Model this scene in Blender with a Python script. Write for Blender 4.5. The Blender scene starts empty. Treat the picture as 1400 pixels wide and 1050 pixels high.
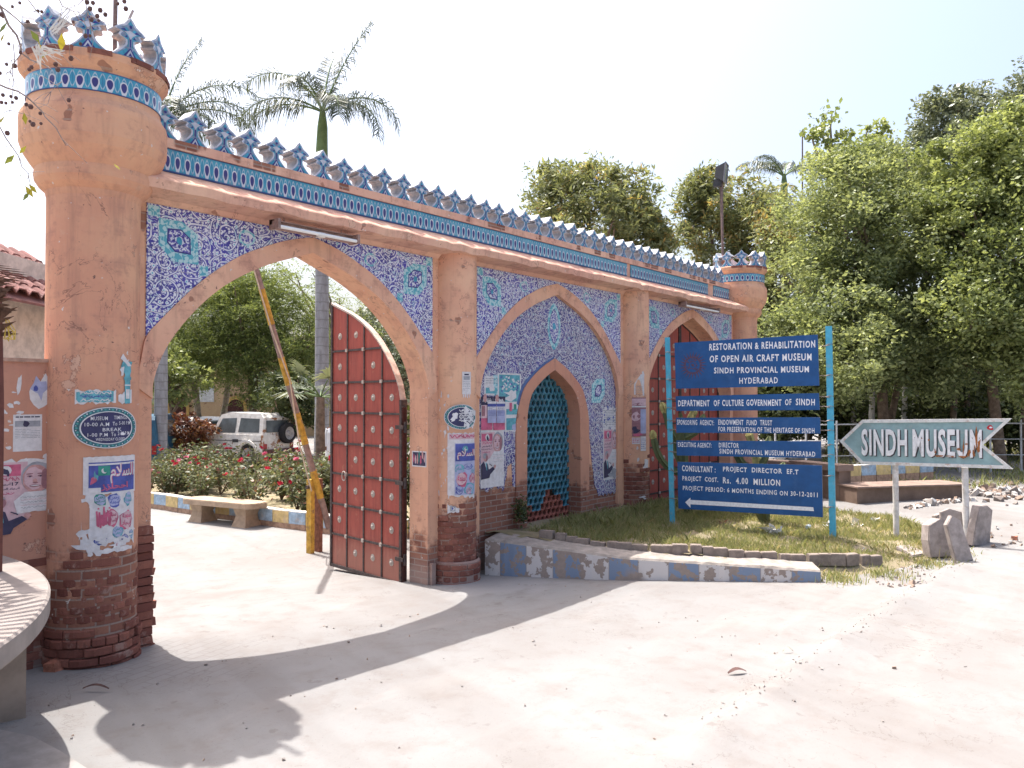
import bpy, math, random
import numpy as np
from mathutils import Vector, Matrix
random.seed(7); RNG = np.random.default_rng(11)
SC = bpy.context.scene
COL = SC.collection
# ------------------------------------------------------------------ camera
YAW = math.radians(39.0); PITCH = math.atan(20/1100); FPX = 1100.0
EYE = np.array([-3.144, -7.238, 2.2])
F0 = np.array([math.cos(YAW), math.sin(YAW), 0]); RT = np.array([math.sin(YAW), -math.cos(YAW), 0]); UP0 = np.array([0, 0, 1.])
FW = F0*math.cos(PITCH)+UP0*math.sin(PITCH); UPV = UP0*math.cos(PITCH)-F0*math.sin(PITCH)
cam = bpy.data.objects.new('camera', bpy.data.cameras.new('camera'))
COL.objects.link(cam)
cam.matrix_world = Matrix(((RT[0], UPV[0], -FW[0], EYE[0]), (RT[1], UPV[1], -FW[1], EYE[1]), (RT[2], UPV[2], -FW[2], EYE[2]), (0, 0, 0, 1)))
cam.data.sensor_width = 36; cam.data.lens = FPX/1400*36
cam.data.clip_start = .05; cam.data.clip_end = 1500
SC.camera = cam
# ------------------------------------------------------------------ sky, sun, exposure
SUN = Vector((.035, .43, 1.0)).normalized()
w = bpy.data.worlds.new('World'); SC.world = w; w.use_nodes = True
nt = w.node_tree
sky = nt.nodes.new('ShaderNodeTexSky'); sky.sky_type = 'NISHITA'; sky.sun_disc = False
sky.sun_elevation = math.asin(SUN.z); sky.sun_rotation = math.atan2(SUN.x, SUN.y)
sky.air_density = 1.0; sky.dust_density = 7.0; sky.ozone_density = 1.1
nt.links.new(sky.outputs[0], nt.nodes['Background'].inputs[0])
nt.nodes['Background'].inputs[1].default_value = .15
sl = bpy.data.lights.new('sun', 'SUN'); sl.energy = 3.5; sl.angle = math.radians(.5); sl.color = (1, .965, .91)
so = bpy.data.objects.new('sun', sl); COL.objects.link(so); so.rotation_euler = SUN.to_track_quat('Z', 'Y').to_euler()
so.location = (0, 0, 30)
SC.view_settings.view_transform = 'Standard'; SC.view_settings.look = 'None'
SC.view_settings.exposure = 1.25; SC.view_settings.gamma = 1
SC.cycles.max_bounces = 8; SC.cycles.transparent_max_bounces = 8

# ------------------------------------------------------------------ helpers
def ray(x, y): return FW+RT*(x-700)/FPX-UPV*(y-525)/FPX
def onwall(x, y, v=0.0):
    d = ray(x, y); return EYE+d*(v-EYE[1])/d[1]
def onz(x, y, z=0.0):
    d = ray(x, y); return EYE+d*(z-EYE[2])/d[2]
def atd(x, y, D):
    d = ray(x, y); return EYE+d*D/(d@F0)

class N:
    """small shader builder"""
    def __init__(s, name, rough=.85, spec=.3):
        s.m = bpy.data.materials.new(name); s.m.use_nodes = True; s.t = s.m.node_tree
        s.b = s.t.nodes['Principled BSDF']; s.b.inputs['Roughness'].default_value = rough
        s.b.inputs['Specular IOR Level'].default_value = spec
    def node(s, t, **k):
        n = s.t.nodes.new(t)
        for a, b in k.items(): setattr(n, a, b)
        return n
    def put(s, sock, v):
        if isinstance(v, bpy.types.NodeSocket): s.t.links.new(v, sock)
        elif isinstance(v, (tuple, list)): sock.default_value = tuple(v)+((1,) if len(v) == 3 and sock.type == 'RGBA' else ())
        else: sock.default_value = v
    def pos(s): return s.node('ShaderNodeNewGeometry').outputs['Position']
    def uv(s): return s.node('ShaderNodeUVMap').outputs[0]
    def attr(s, n, out='Color'): return s.node('ShaderNodeAttribute', attribute_name=n).outputs[out]
    def xyz(s, v):
        n = s.node('ShaderNodeSeparateXYZ'); s.put(n.inputs[0], v); return n.outputs[0], n.outputs[1], n.outputs[2]
    def comb(s, x, y, z=0.0):
        n = s.node('ShaderNodeCombineXYZ')
        for i, a in enumerate((x, y, z)): s.put(n.inputs[i], a)
        return n.outputs[0]
    def noise(s, v, scale, detail=4, rough=.6, dist=0):
        n = s.node('ShaderNodeTexNoise'); s.put(n.inputs['Vector'], v)
        for k, a in (('Scale', scale), ('Detail', detail), ('Roughness', rough), ('Distortion', dist)): n.inputs[k].default_value = a
        return n.outputs[0]
    def noisec(s, v, scale, detail=2):
        n = s.node('ShaderNodeTexNoise'); s.put(n.inputs['Vector'], v); n.inputs['Scale'].default_value = scale; n.inputs['Detail'].default_value = detail
        return n.outputs[1]
    def voro(s, v, scale, rand=1, out='Distance', dims='3D', feature='F1'):
        n = s.node('ShaderNodeTexVoronoi', voronoi_dimensions=dims, feature=feature); s.put(n.inputs['Vector'], v)
        n.inputs['Scale'].default_value = scale; n.inputs['Randomness'].default_value = rand
        return n.outputs[out]
    def ma(s, op, a, b=0.0, c=0.0):
        n = s.node('ShaderNodeMath', operation=op)
        for i, v in enumerate((a, b, c)): s.put(n.inputs[i], v)
        return n.outputs[0]
    def vm(s, op, a, b=(0, 0, 0), out=0):
        n = s.node('ShaderNodeVectorMath', operation=op); s.put(n.inputs[0], a); s.put(n.inputs[1], b); return n.outputs[out]
    def vscale(s, a, k):
        n = s.node('ShaderNodeVectorMath', operation='SCALE'); s.put(n.inputs[0], a); n.inputs['Scale'].default_value = k; return n.outputs[0]
    def mix(s, f, a, b, mode='MIX'):
        n = s.node('ShaderNodeMix', data_type='RGBA', blend_type=mode); s.put(n.inputs[0], f); s.put(n.inputs[6], a); s.put(n.inputs[7], b); return n.outputs[2]
    def ss(s, v, lo, hi):
        n = s.node('ShaderNodeMapRange', interpolation_type='SMOOTHSTEP'); s.put(n.inputs[0], v)
        n.inputs[1].default_value = lo; n.inputs[2].default_value = hi; return n.outputs[0]
    def brick(s, v, bw=.23, bh=.075, mortar=.01, c1=(.2, .085, .062), c2=(.31, .145, .1), cm=(.3, .225, .19)):
        n = s.node('ShaderNodeTexBrick'); s.put(n.inputs['Vector'], v)
        for k, a in (('Scale', 1), ('Brick Width', bw), ('Row Height', bh), ('Mortar Size', mortar), ('Mortar Smooth', .3), ('Bias', 0)): n.inputs[k].default_value = a
        s.put(n.inputs['Color1'], c1); s.put(n.inputs['Color2'], c2); s.put(n.inputs['Mortar'], cm)
        return n.outputs[0], n.outputs[1]
    def bump(s, h, strength=.3, dist=.01):
        n = s.node('ShaderNodeBump'); s.put(n.inputs['Height'], h); n.inputs['Strength'].default_value = strength; n.inputs['Distance'].default_value = dist
        s.t.links.new(n.outputs[0], s.b.inputs['Normal'])
    def col(s, v): s.put(s.b.inputs['Base Color'], v); return s
    def rgh(s, v): s.put(s.b.inputs['Roughness'], v); return s

def flatmat(name, c, rough=.8, spec=.25, var=.18, scale=9, metal=0, dirt=None):
    """a plain painted surface with mottling, so that nothing is one flat tone"""
    n = N(name, rough, spec); p = n.pos()
    f = n.noise(p, scale, 5, .65)
    lo = tuple(a*(1-var) for a in c); hi = tuple(min(1, a*(1+var)) for a in c)
    cc = n.mix(n.ss(f, .3, .7), lo, hi)
    if dirt: cc = n.mix(n.ma('MULTIPLY', n.ss(n.noise(p, scale*.7, 6, .7), .52, .68), dirt[1]), cc, dirt[0])
    n.col(cc); n.b.inputs['Metallic'].default_value = metal
    return n.m

class MB:
    """collects shapes and links them as one mesh object"""
    def __init__(s): s.v = []; s.f = []; s.mi = []; s.uv = []; s.sm = []
    def face(s, pts, m=0, uv=None, smooth=False):
        i = len(s.v); s.v += [tuple(map(float, p)) for p in pts]; s.f.append(tuple(range(i, i+len(pts)))); s.mi.append(m); s.sm.append(smooth)
        if uv is None:
            a = np.array(pts, float); n = np.zeros(3)
            for k in range(1, len(a)-1): n += np.cross(a[k]-a[0], a[k+1]-a[0])
            n = np.abs(n); k = int(np.argmax(n))
            uv = [(p[0], p[2]) if k == 1 else (p[1], p[2]) if k == 0 else (p[0], p[1]) for p in a]
        s.uv.append(uv)
    def mesh(s, V, Fc, m=0, smooth=False):
        for f in Fc: s.face([V[i] for i in f], m, None, smooth)
    def box(s, x0, x1, y0, y1, z0, z1, m=0, skip=''):
        A = [(x0, y0, z0), (x1, y0, z0), (x1, y1, z0), (x0, y1, z0), (x0, y0, z1), (x1, y0, z1), (x1, y1, z1), (x0, y1, z1)]
        for k, f in (('b', (3, 2, 1, 0)), ('t', (4, 5, 6, 7)), ('f', (0, 1, 5, 4)), ('r', (1, 2, 6, 5)), ('k', (2, 3, 7, 6)), ('l', (3, 0, 4, 7))):
            if k not in skip: s.face([A[i] for i in f], m)
    def obox(s, c, ax, ay, az, m=0, jit=0):
        """box from a centre and three half axes"""
        c, ax, ay, az = (np.array(q, float) for q in (c, ax, ay, az))
        A = [c+sx*ax+sy*ay+sz*az+(RNG.normal(0, jit, 3) if jit else 0) for sz in (-1, 1) for sx, sy in ((-1, -1), (1, -1), (1, 1), (-1, 1))]
        for f in ((3, 2, 1, 0), (4, 5, 6, 7), (0, 1, 5, 4), (1, 2, 6, 5), (2, 3, 7, 6), (3, 0, 4, 7)): s.face([A[i] for i in f], m)
    def tube(s, pts, r, n=8, m=0, caps=True, smooth=True):
        P = [np.array(p, float) for p in pts]; R = r if hasattr(r, '__len__') else [r]*len(P)
        t = P[1]-P[0]; t /= np.linalg.norm(t)+1e-9
        a = np.cross(t, (0, 0, 1) if abs(t[2]) < .9 else (1, 0, 0)); a /= np.linalg.norm(a); rings = []
        for i, p in enumerate(P):
            t = (P[min(i+1, len(P)-1)]-P[max(i-1, 0)]); t = t/(np.linalg.norm(t)+1e-9)
            a = a-t*(a@t); a /= np.linalg.norm(a)+1e-9; b = np.cross(t, a)
            rings.append([p+R[i]*(math.cos(2*math.pi*k/n)*a+math.sin(2*math.pi*k/n)*b) for k in range(n)])
        base = len(s.v)
        for rg in rings: s.v += [tuple(q) for q in rg]
        L = 0
        for i in range(len(P)-1):
            L2 = L+np.linalg.norm(P[i+1]-P[i])
            for k in range(n):
                k2 = (k+1) % n
                s.f.append((base+i*n+k, base+i*n+k2, base+(i+1)*n+k2, base+(i+1)*n+k)); s.mi.append(m); s.sm.append(smooth)
                s.uv.append([(k*.1, L), (k*.1+.1, L), (k*.1+.1, L2), (k*.1, L2)])
            L = L2
        if caps:
            for rg, rev in ((rings[0], True), (rings[-1], False)): s.face(rg[::-1] if rev else rg, m)
    def lathe(s, prof, c, n=32, m=0, a0=0, a1=2*math.pi, smooth=False, rref=None):
        cx, cy = c
        for (r0, z0), (r1, z1) in zip(prof[:-1], prof[1:]):
            rr = rref or max(r0, r1, .01)
            for k in range(n):
                t0 = a0+(a1-a0)*k/n; t1 = a0+(a1-a0)*(k+1)/n
                q = [(cx+r0*math.cos(t0), cy+r0*math.sin(t0), z0), (cx+r0*math.cos(t1), cy+r0*math.sin(t1), z0), (cx+r1*math.cos(t1), cy+r1*math.sin(t1), z1), (cx+r1*math.cos(t0), cy+r1*math.sin(t0), z1)]
                u = [(t0*rr, z0), (t1*rr, z0), (t1*rr, z1), (t0*rr, z1)]
                if r0 < 1e-6: q = [q[0], q[2], q[3]]; u = [u[0], u[2], u[3]]
                elif r1 < 1e-6: q = q[:3]; u = u[:3]
                if abs(z1-z0) < 1e-6: u = [(p[0], p[1]) for p in q]
                s.face(q, m, u, smooth)
    def prism(s, poly, fn, d0, d1, m=0, mside=None):
        """poly of (a,b); fn(a,b,d) gives the point; d0 is the seen side, d1 the far side"""
        n = len(poly); s.face([fn(a, b, d0) for a, b in poly], m); s.face([fn(a, b, d1) for a, b in poly[::-1]], m if mside is None else mside)
        for i in range(n):
            (a, b), (c, d) = poly[i], poly[(i+1) % n]
            s.face([fn(a, b, d1), fn(c, d, d1), fn(c, d, d0), fn(a, b, d0)], m if mside is None else mside)
    def strip(s, lo, hi, v0, v1, m=0, fn=None, ends=True):
        """solid between two (u,z) chains of equal length, from depth v0 (seen) to v1"""
        fn = fn or (lambda u, z, v: (u, v, z)); n = len(lo)
        for i in range(n-1):
            a, b, c, d = lo[i], lo[i+1], hi[i+1], hi[i]
            s.face([fn(*a, v0), fn(*b, v0), fn(*c, v0), fn(*d, v0)], m); s.face([fn(*a, v1), fn(*d, v1), fn(*c, v1), fn(*b, v1)], m)
            s.face([fn(*a, v0), fn(*a, v1), fn(*b, v1), fn(*b, v0)], m); s.face([fn(*d, v0), fn(*c, v0), fn(*c, v1), fn(*d, v1)], m)
        if ends:
            for i, fl in ((0, 1), (n-1, 0)):
                q = [fn(*lo[i], v0), fn(*hi[i], v0), fn(*hi[i], v1), fn(*lo[i], v1)]; s.face(q[::-1] if fl else q, m)
    def data(s, name, mats, smooth=None):
        me = bpy.data.meshes.new(name); me.from_pydata(s.v, [], s.f)
        for m in (mats if isinstance(mats, (list, tuple)) else [mats]): me.materials.append(m)
        me.polygons.foreach_set('material_index', s.mi)
        me.polygons.foreach_set('use_smooth', [bool(x) if smooth is None else smooth for x in s.sm])
        ul = me.uv_layers.new(name='UVMap'); ul.data.foreach_set('uv', np.array([c for q in s.uv for p in q for c in p[:2]], np.float32))
        me.validate(); me.update(); return me
    def build(s, name, mats, parent=None, world=True, smooth=None):
        return link(name, s.data(name, mats, smooth), parent, world)

def wloc(o):
    v = Vector((0, 0, 0))
    while o: v = v+o.location; o = o.parent
    return v
def link(name, data, parent=None, world=True):
    o = bpy.data.objects.new(name, data); COL.objects.link(o)
    if parent:
        o.parent = parent
        if world: o.location = -wloc(parent)
    return o
def tag(o, label=None, cat=None, group=None, kind=None):
    for k, v in (('label', label), ('category', cat), ('group', group), ('kind', kind)):
        if v: o[k] = v
    return o
def thing(name, loc, label, cat, group=None, rz=0):
    o = bpy.data.objects.new(name, None); COL.objects.link(o); o.location = loc; o.rotation_euler.z = rz; o.empty_display_size = .2
    return tag(o, label, cat, group)
def copy_tree(o, parent=None):
    c = o.copy(); COL.objects.link(c); c.parent = parent
    for ch in list(o.children): copy_tree(ch, c)
    return c

def npmesh(name, V, nper, mats, tint=None, mi=None, smooth=False):
    """V: (n*nper,3) array of separate faces with nper corners; tint: (n,) value per face"""
    n = len(V)//nper; me = bpy.data.meshes.new(name)
    me.vertices.add(len(V)); me.vertices.foreach_set('co', V.astype(np.float32).ravel())
    me.loops.add(len(V)); me.loops.foreach_set('vertex_index', np.arange(len(V), dtype=np.int32))
    me.polygons.add(n); me.polygons.foreach_set('loop_start', np.arange(0, len(V), nper, dtype=np.int32))
    for m in (mats if isinstance(mats, (list, tuple)) else [mats]): me.materials.append(m)
    if mi is not None: me.polygons.foreach_set('material_index', mi.astype(np.int32))
    if tint is not None:
        a = me.attributes.new('tint', 'FLOAT', 'FACE'); a.data.foreach_set('value', tint.astype(np.float32))
    me.update(); me.validate(); return me

_txt = {}
def text2d(sx, bold=.012, res=2, space=1.0):
    """a line of the built-in font as 2-D vertices and faces"""
    if (sx, bold, space) in _txt: return _txt[(sx, bold, space)]
    c = bpy.data.curves.new('line', 'FONT'); c.body = sx; c.size = 1; c.offset = bold; c.resolution_u = res; c.fill_mode = 'FRONT'; c.space_character = space
    o = bpy.data.objects.new('line', c); COL.objects.link(o)
    me = bpy.data.meshes.new_from_object(o.evaluated_get(bpy.context.evaluated_depsgraph_get()))
    V = np.array([v.co[:2] for v in me.vertices]); Fc = [tuple(p.vertices) for p in me.polygons]
    bpy.data.objects.remove(o); bpy.data.curves.remove(c); bpy.data.meshes.remove(me)
    _txt[(sx, bold, space)] = (V, Fc); return V, Fc

class Flat:
    """layers of paper or paint on a surface; fn(x,z,off) maps to the place"""
    def __init__(s, fn, seg=None): s.mb = MB(); s.fn = fn; s.seg = seg; s.k = 0; s.c = 0
    def poly(s, pts, m=0, lay=None):
        lay = s.k if lay is None else lay; s.c += 1; e = (s.c % 280)*4e-6      # never two sheets in one plane
        s.mb.face([s.fn(x, z, .0015+.0012*lay+e) for x, z in pts], m)
    def rect(s, x0, x1, z0, z1, m=0, lay=1):
        n = 1 if not s.seg else max(1, int(abs(x1-x0)/s.seg+.99))
        for i in range(n):
            a = x0+(x1-x0)*i/n; b = x0+(x1-x0)*(i+1)/n
            s.poly([(a, z0), (b, z0), (b, z1), (a, z1)], m, lay)
    def ragged(s, x0, x1, z0, z1, m=0, lay=0, jag=.02, n=14, tl=0, bl=0, br=0, tr=0):
        """sheet with torn top and bottom edges"""
        xs = np.linspace(x0, x1, n+1)
        top = [z1-abs(random.gauss(0, jag))-tl*(1-i/n)-tr*i/n for i in range(n+1)]; bot = [z0+abs(random.gauss(0, jag))+bl*(1-i/n)+br*i/n for i in range(n+1)]
        for i in range(n): s.poly([(xs[i], bot[i]), (xs[i+1], bot[i+1]), (xs[i+1], top[i+1]), (xs[i], top[i])], m, lay)
    def blob(s, cx, cz, rx, rz, m=0, lay=2, n=14, jag=.12, sl=0):
        P = []
        for i in range(n):
            t = 2*math.pi*i/n; k = 1+random.gauss(0, jag); x = rx*k*math.cos(t); z = rz*k*math.sin(t); P.append((cx+x+sl*z, cz+z))
        for i in range(n): s.poly([(cx, cz), P[i], P[(i+1) % n]], m, lay)
    def text(s, t, x0, x1, z0, z1, m=1, lay=2, bold=.012, space=1.0, wob=0):
        V, Fc = text2d(t, bold, 2, space); lo = V.min(0); hi = V.max(0)
        Q = [(x0+(x1-x0)*(v[0]-lo[0])/(hi[0]-lo[0]), z0+(z1-z0)*(v[1]-lo[1])/(hi[1]-lo[1])) for v in V]
        if wob:      # hand-painted: letters drift a little in height and lean
            a_, b_ = random.uniform(0, 6), random.uniform(0, 6); h_ = z1-z0
            Q = [(x+wob*h_*.5*math.sin(x*31+b_)*((z-z0)/h_), z+wob*h_*(math.sin(x*17+a_)+.6*math.sin(x*47+b_))*(.4+.6*(z-z0)/h_)) for x, z in Q]
        for f in Fc: s.poly([Q[i] for i in f], m, lay)
    def scribble(s, x0, x1, z0, z1, m=1, lay=2, n=5, w=None):
        """a line of flowing script strokes"""
        h = z1-z0; w = w or h*.16
        for i in range(n):
            c = x0+(x1-x0)*(i+.5)/n; L = (x1-x0)/n*random.uniform(.8, 1.3); ph = random.uniform(0, 6); P = []
            for k in range(9):
                t = k/8; P.append((c-L/2+L*t, z0+h*(.5+.38*math.sin(ph+t*random.choice((5, 7, 8)))*(1-.3*t))))
            for (a, b), (c2, d) in zip(P[:-1], P[1:]):
                dx, dz = c2-a, d-b; l = math.hypot(dx, dz)+1e-6; nx, nz = -dz/l*w/2, dx/l*w/2
                s.poly([(a-nx, b-nz), (c2-nx, d-nz), (c2+nx, d+nz), (a+nx, b+nz)], m, lay)
            if random.random() < .6: s.rect(c-w*.5, c+w*.5, z0+h*.9, z0+h*.9+w, m, lay)
            if random.random() < .5: s.rect(c+L*.25, c+L*.25+w, z0+h*.2, z1, m, lay)
    def lines(s, x0, x1, z0, z1, n, m=1, lay=2, fill=.35):
        """rows of print too small to read"""
        h = (z1-z0)/n
        for i in range(n):
            z = z1-h*(i+.5); x = x0
            while x < x1:
                L = random.uniform(.1, .3)*(x1-x0); s.rect(x, min(x1, x+L), z-h*fill/2, z+h*fill/2, m, lay); x += L+h*.4
                if random.random() < .06: break
    def build(s, name, mats, parent=None): return s.mb.build(name, mats, parent)
# ------------------------------------------------------------------ materials
COPING = dict(cornice_plaster=1)
def plaster(name, brick_to=.55, fade=.35, base=(.68, .395, .25), low=(.5, .255, .175), seed=0.0, ground=.1):
    n = N(name, .9, .15); p = n.vm('ADD', n.pos(), (seed, seed*.7, 0)); x, y, z = n.xyz(n.pos())
    big = n.noise(p, 1.1, 5, .6); mid = n.noise(p, 5.5, 6, .7); fine = n.noise(p, 38, 4, .7)
    c = n.mix(n.ss(big, .3, .72), base, tuple(a*b for a, b in zip(base, (.86, .74, .78))))
    c = n.mix(n.ma('MULTIPLY', n.ss(mid, .48, .7), .45), c, (.36, .19, .15))
    c = n.mix(n.ma('MULTIPLY', n.ss(mid, .26, .4, ) if 0 else n.ma('SUBTRACT', 1, n.ss(mid, .28, .42)), .5), c, (.6, .38, .27))
    # damp stain streaks running down
    st = n.noise(n.vm('MULTIPLY', p, (9, 9, .7)), 1, 5, .65)
    c = n.mix(n.ma('MULTIPLY', n.ss(st, .5, .72), .32), c, (.24, .14, .115))
    # the redder repainted lower part
    lowm = n.ma('SUBTRACT', 1, n.ss(n.ma('ADD', z, n.ma('MULTIPLY', n.ma('SUBTRACT', mid, .5), .7)), 2.0, 2.75))
    c = n.mix(n.ma('MULTIPLY', lowm, .6), c, low)
    # thin joints where the render has worn away
    bc, bm = n.brick(n.uv(), .235, .078, .009)
    edge = n.ma('ADD', n.ma('SUBTRACT', z, n.ma('MULTIPLY', n.ma('SUBTRACT', big, .5), 1.9)), n.ma('MULTIPLY', n.ma('SUBTRACT', mid, .5), -.9))
    bare = n.ma('SUBTRACT', 1, n.ss(edge, brick_to-fade*.3, brick_to+fade*.3))
    if name in COPING:
        cz_ = n.ma('MULTIPLY', n.ss(z, 4.56, 4.575), n.ss(n.noise(n.vm('MULTIPLY', n.pos(), (1, 1, .2)), 2.6, 3, .5), .55, .58)); bare = n.ma('MAXIMUM', bare, cz_)
    spots = n.ma('MULTIPLY', n.ss(n.noise(p, 3.3, 3, .5), .68, .7), .75)
    wear = n.ma('MAXIMUM', bare, spots)
    bc = n.mix(n.ma('MULTIPLY', n.ss(fine, .5, .7), .45), bc, (.17, .075, .06))
    c = n.mix(wear, c, bc)
    # ghost of the courses under the paint
    c = n.mix(n.ma('MULTIPLY', bm, n.ma('MULTIPLY', n.ss(mid, .48, .66), .22)), c, (.33, .18, .135))
    # flaked patches showing pale undercoat, each with a dark broken edge
    fk = n.noise(n.vm('ADD', p, (11, 3, 5)), 2.4, 7, .68)
    c = n.mix(n.ma('MULTIPLY', n.ss(fk, .635, .642), .5), c, (.62, .43, .33)); c = n.mix(n.ma('MULTIPLY', n.ma('MULTIPLY', n.ss(fk, .622, .634), n.ma('SUBTRACT', 1, n.ss(fk, .636, .646))), .7), c, (.22, .11, .085))
    # hairline cracks
    ck = n.ma('ABSOLUTE', n.ma('SUBTRACT', n.noise(n.vm('ADD', p, (2, 8, 1)), 1.6, 6, .6, .6), .5)); c = n.mix(n.ma('MULTIPLY', n.ma('SUBTRACT', 1, n.ss(ck, .002, .005)), n.ma('MULTIPLY', n.ss(big, .5, .6), .6)), c, (.17, .09, .075))
    # chips and limewash spots
    c = n.mix(n.ss(n.noise(p, 17, 3, .55), .71, .725), c, (.62, .56, .53))
    c = n.mix(n.ss(n.noise(n.vm('ADD', p, (5, 9, 2)), 23, 3, .6), .71, .73), c, (.2, .11, .09))
    # cement and dust splashes near the ground
    dust = n.ma('MULTIPLY', n.ma('SUBTRACT', 1, n.ss(n.ma('ADD', z, n.ma('MULTIPLY', mid, .3)), ground, ground+.3)), .55)
    c = n.mix(dust, c, (.36, .29, .26))
    n.col(c)
    n.bump(n.ma('ADD', n.ma('ADD', n.ma('MULTIPLY', mid, .5), n.ma('MULTIPLY', fine, .25)), n.ma('MULTIPLY', n.ma('MULTIPLY', bm, wear), -.9)), .5, .012)
    return n.m
M_WALL = plaster('gate_plaster', .45, .5, base=(.74, .45, .295), low=(.6, .33, .22))
M_TOWER = plaster('tower_plaster', .75, .4, seed=3.3)
M_COLUMN = plaster('column_plaster', .95, .5, base=(.76, .47, .31), low=(.64, .36, .24), seed=8.1)
M_LEFTWALL = plaster('left_wall_plaster', .7, .6, base=(.53, .28, .2), seed=5.2)
M_RING = plaster('arch_ring_plaster', -.6, .5, base=(.74, .45, .31), low=(.68, .4, .27), seed=6.6)
M_CORNICE = plaster('cornice_plaster', -.6, .5, base=(.72, .46, .335), low=(.66, .41, .3), seed=1.7)

def bricks(name):
    n = N(name, .92, .12); p = n.pos(); t = n.attr('tint', 'Fac')
    c = n.mix(t, (.16, .06, .048), (.29, .12, .088))
    m = n.noise(p, 16, 6, .7)
    c = n.mix(n.ma('MULTIPLY', n.ss(m, .5, .68), .7), c, (.16, .07, .055))
    c = n.mix(n.ma('MULTIPLY', n.ss(n.noise(p, 7, 5, .7), .55, .68), .5), c, (.42, .3, .25))
    n.col(c); n.bump(n.noise(p, 60, 5, .7), .6, .01); return n.m
M_BRICK = bricks('bare_brick')
M_MORTAR = flatmat('mud_mortar', (.22, .13, .1), .95, .1, .3, 14)

def arabesque(name, cob=(.05, .04, .3), white=(.66, .67, .72), teal=(.1, .42, .52), fine=1.0, warm=0.0, lk=.25):
    """glazed tile: cobalt ground, white scrolling vines, leaves and flowers"""
    n = N(name, .28, .5); p3 = n.pos(); x, y, z = n.xyz(p3); p = n.comb(x, z, 0)
    wob = n.vscale(n.vm('SUBTRACT', n.noisec(p, 7, 1), (.5, .5, .5)), .06); q = n.vm('ADD', p, wob)
    # spirals that wind round the cell centres
    cp = n.voro(q, 2.5*fine, .45, 'Position', '2D'); d = n.vm('SUBTRACT', q, n.vscale(cp, 1.0))
    dx, dy, _ = n.xyz(d); r = n.vm('LENGTH', d, out=1); th = n.ma('ARCTAN2', dy, dx)
    sp = n.ma('FRACT', n.ma('ADD', n.ma('MULTIPLY', r, 9.5*fine), n.ma('DIVIDE', th, 2*math.pi)))
    dist = n.ma('ABSOLUTE', n.ma('SUBTRACT', sp, .5)); vine = n.ma('SUBTRACT', 1, n.ss(dist, .065, .1))
    # leaves bent round the vines
    lv = n.vm('ADD', p, n.vscale(n.vm('SUBTRACT', n.noisec(p, 22*fine, 2), (.5, .5, .5)), .05/fine))
    leaf = n.ma('SUBTRACT', 1, n.ss(n.voro(lv, 20*fine, .9, 'Distance', '2D'), lk, lk+.07))
    curl = n.ma('SUBTRACT', 1, n.ss(n.ma('ABSOLUTE', n.ma('SUBTRACT', n.noise(p, 15*fine, 1.5, .5, .8), .5)), .018, .034))
    gap = n.ss(dist, .13, .2)
    w_ = n.ma('MAXIMUM', vine, n.ma('MULTIPLY', n.ma('MAXIMUM', leaf, curl), gap))
    # flowers with pale blue hearts
    fv = n.voro(q, 7.5*fine, .8, 'Distance', '2D'); flo = n.ma('SUBTRACT', 1, n.ss(fv, .15, .19)); heart = n.ma('SUBTRACT', 1, n.ss(fv, .05, .09))
    w_ = n.ma('MAXIMUM', w_, flo)
    tone = n.noise(p, 3, 3, .6); cobv = n.mix(n.ss(tone, .3, .7), tuple(a*.75 for a in cob), tuple(a*1.25 for a in cob))
    tw = n.mix(n.ss(n.noise(p, 9, 2), .58, .66), white, tuple(a*.6+b*.4 for a, b in zip(white, teal)))
    c = n.mix(w_, cobv, tw); c = n.mix(n.ma('MULTIPLY', heart, flo), c, teal)
    # joints between the square tiles, grime and lost glaze
    gx = n.ma('ABSOLUTE', n.ma('SUBTRACT', n.ma('FRACT', n.ma('DIVIDE', x, .2)), .5)); gz = n.ma('ABSOLUTE', n.ma('SUBTRACT', n.ma('FRACT', n.ma('DIVIDE', z, .2)), .5))
    c = n.mix(n.ma('MULTIPLY', n.ss(n.ma('MAXIMUM', gx, gz), .486, .494), .8), c, (.27, .24, .24))
    c = n.mix(n.ma('MULTIPLY', n.ss(n.noise(p, 2.6, 6, .7), .5, .75), .3+warm), c, (.42, .36, .33))
    c = n.mix(n.ss(n.noise(p, 12, 3, .6), .715, .73), c, (.5, .38, .3))
    n.col(c); n.rgh(n.ma('ADD', .22, n.ma('MULTIPLY', tone, .3))); return n.m
M_TILE = arabesque('cobalt_scroll_tile', fine=1.3)
M_TILE_PALE = arabesque('washed_scroll_tile', cob=(.05, .04, .22), white=(.56, .54, .56), fine=1.25, warm=.05, lk=.2)
def tealtile(name, a, b, sc):
    n = N(name, .3, .5); x, y, z = n.xyz(n.pos()); p = n.comb(x, z, 0)
    q = n.vm('ADD', p, n.vscale(n.vm('SUBTRACT', n.noisec(p, 20, 1), (.5, .5, .5)), .05))
    f = n.voro(q, sc, .8, 'Distance', '2D'); m = n.ma('SUBTRACT', 1, n.ss(f, .3, .38))
    ln = n.ma('SUBTRACT', 1, n.ss(n.ma('ABSOLUTE', n.ma('SUBTRACT', n.noise(p, sc*.8, 1, .5, .6), .5)), .02, .045))
    n.col(n.mix(n.ma('MAXIMUM', m, ln), a, b)); return n.m
M_MEDAL = tealtile('turquoise_medallion', (.09, .36, .45), (.42, .6, .63), 17)
M_MEDALW = tealtile('white_rosette', (.6, .62, .67), (.09, .07, .34), 24)
M_NAVY = flatmat('navy_glaze', (.03, .028, .19), .3, .5)
M_TURQ = flatmat('turquoise_glaze', (.045, .27, .4), .3, .5, .3, 12)
M_GLWHITE = flatmat('white_glaze', (.46, .48, .55), .35, .45, .15, 14)
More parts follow.
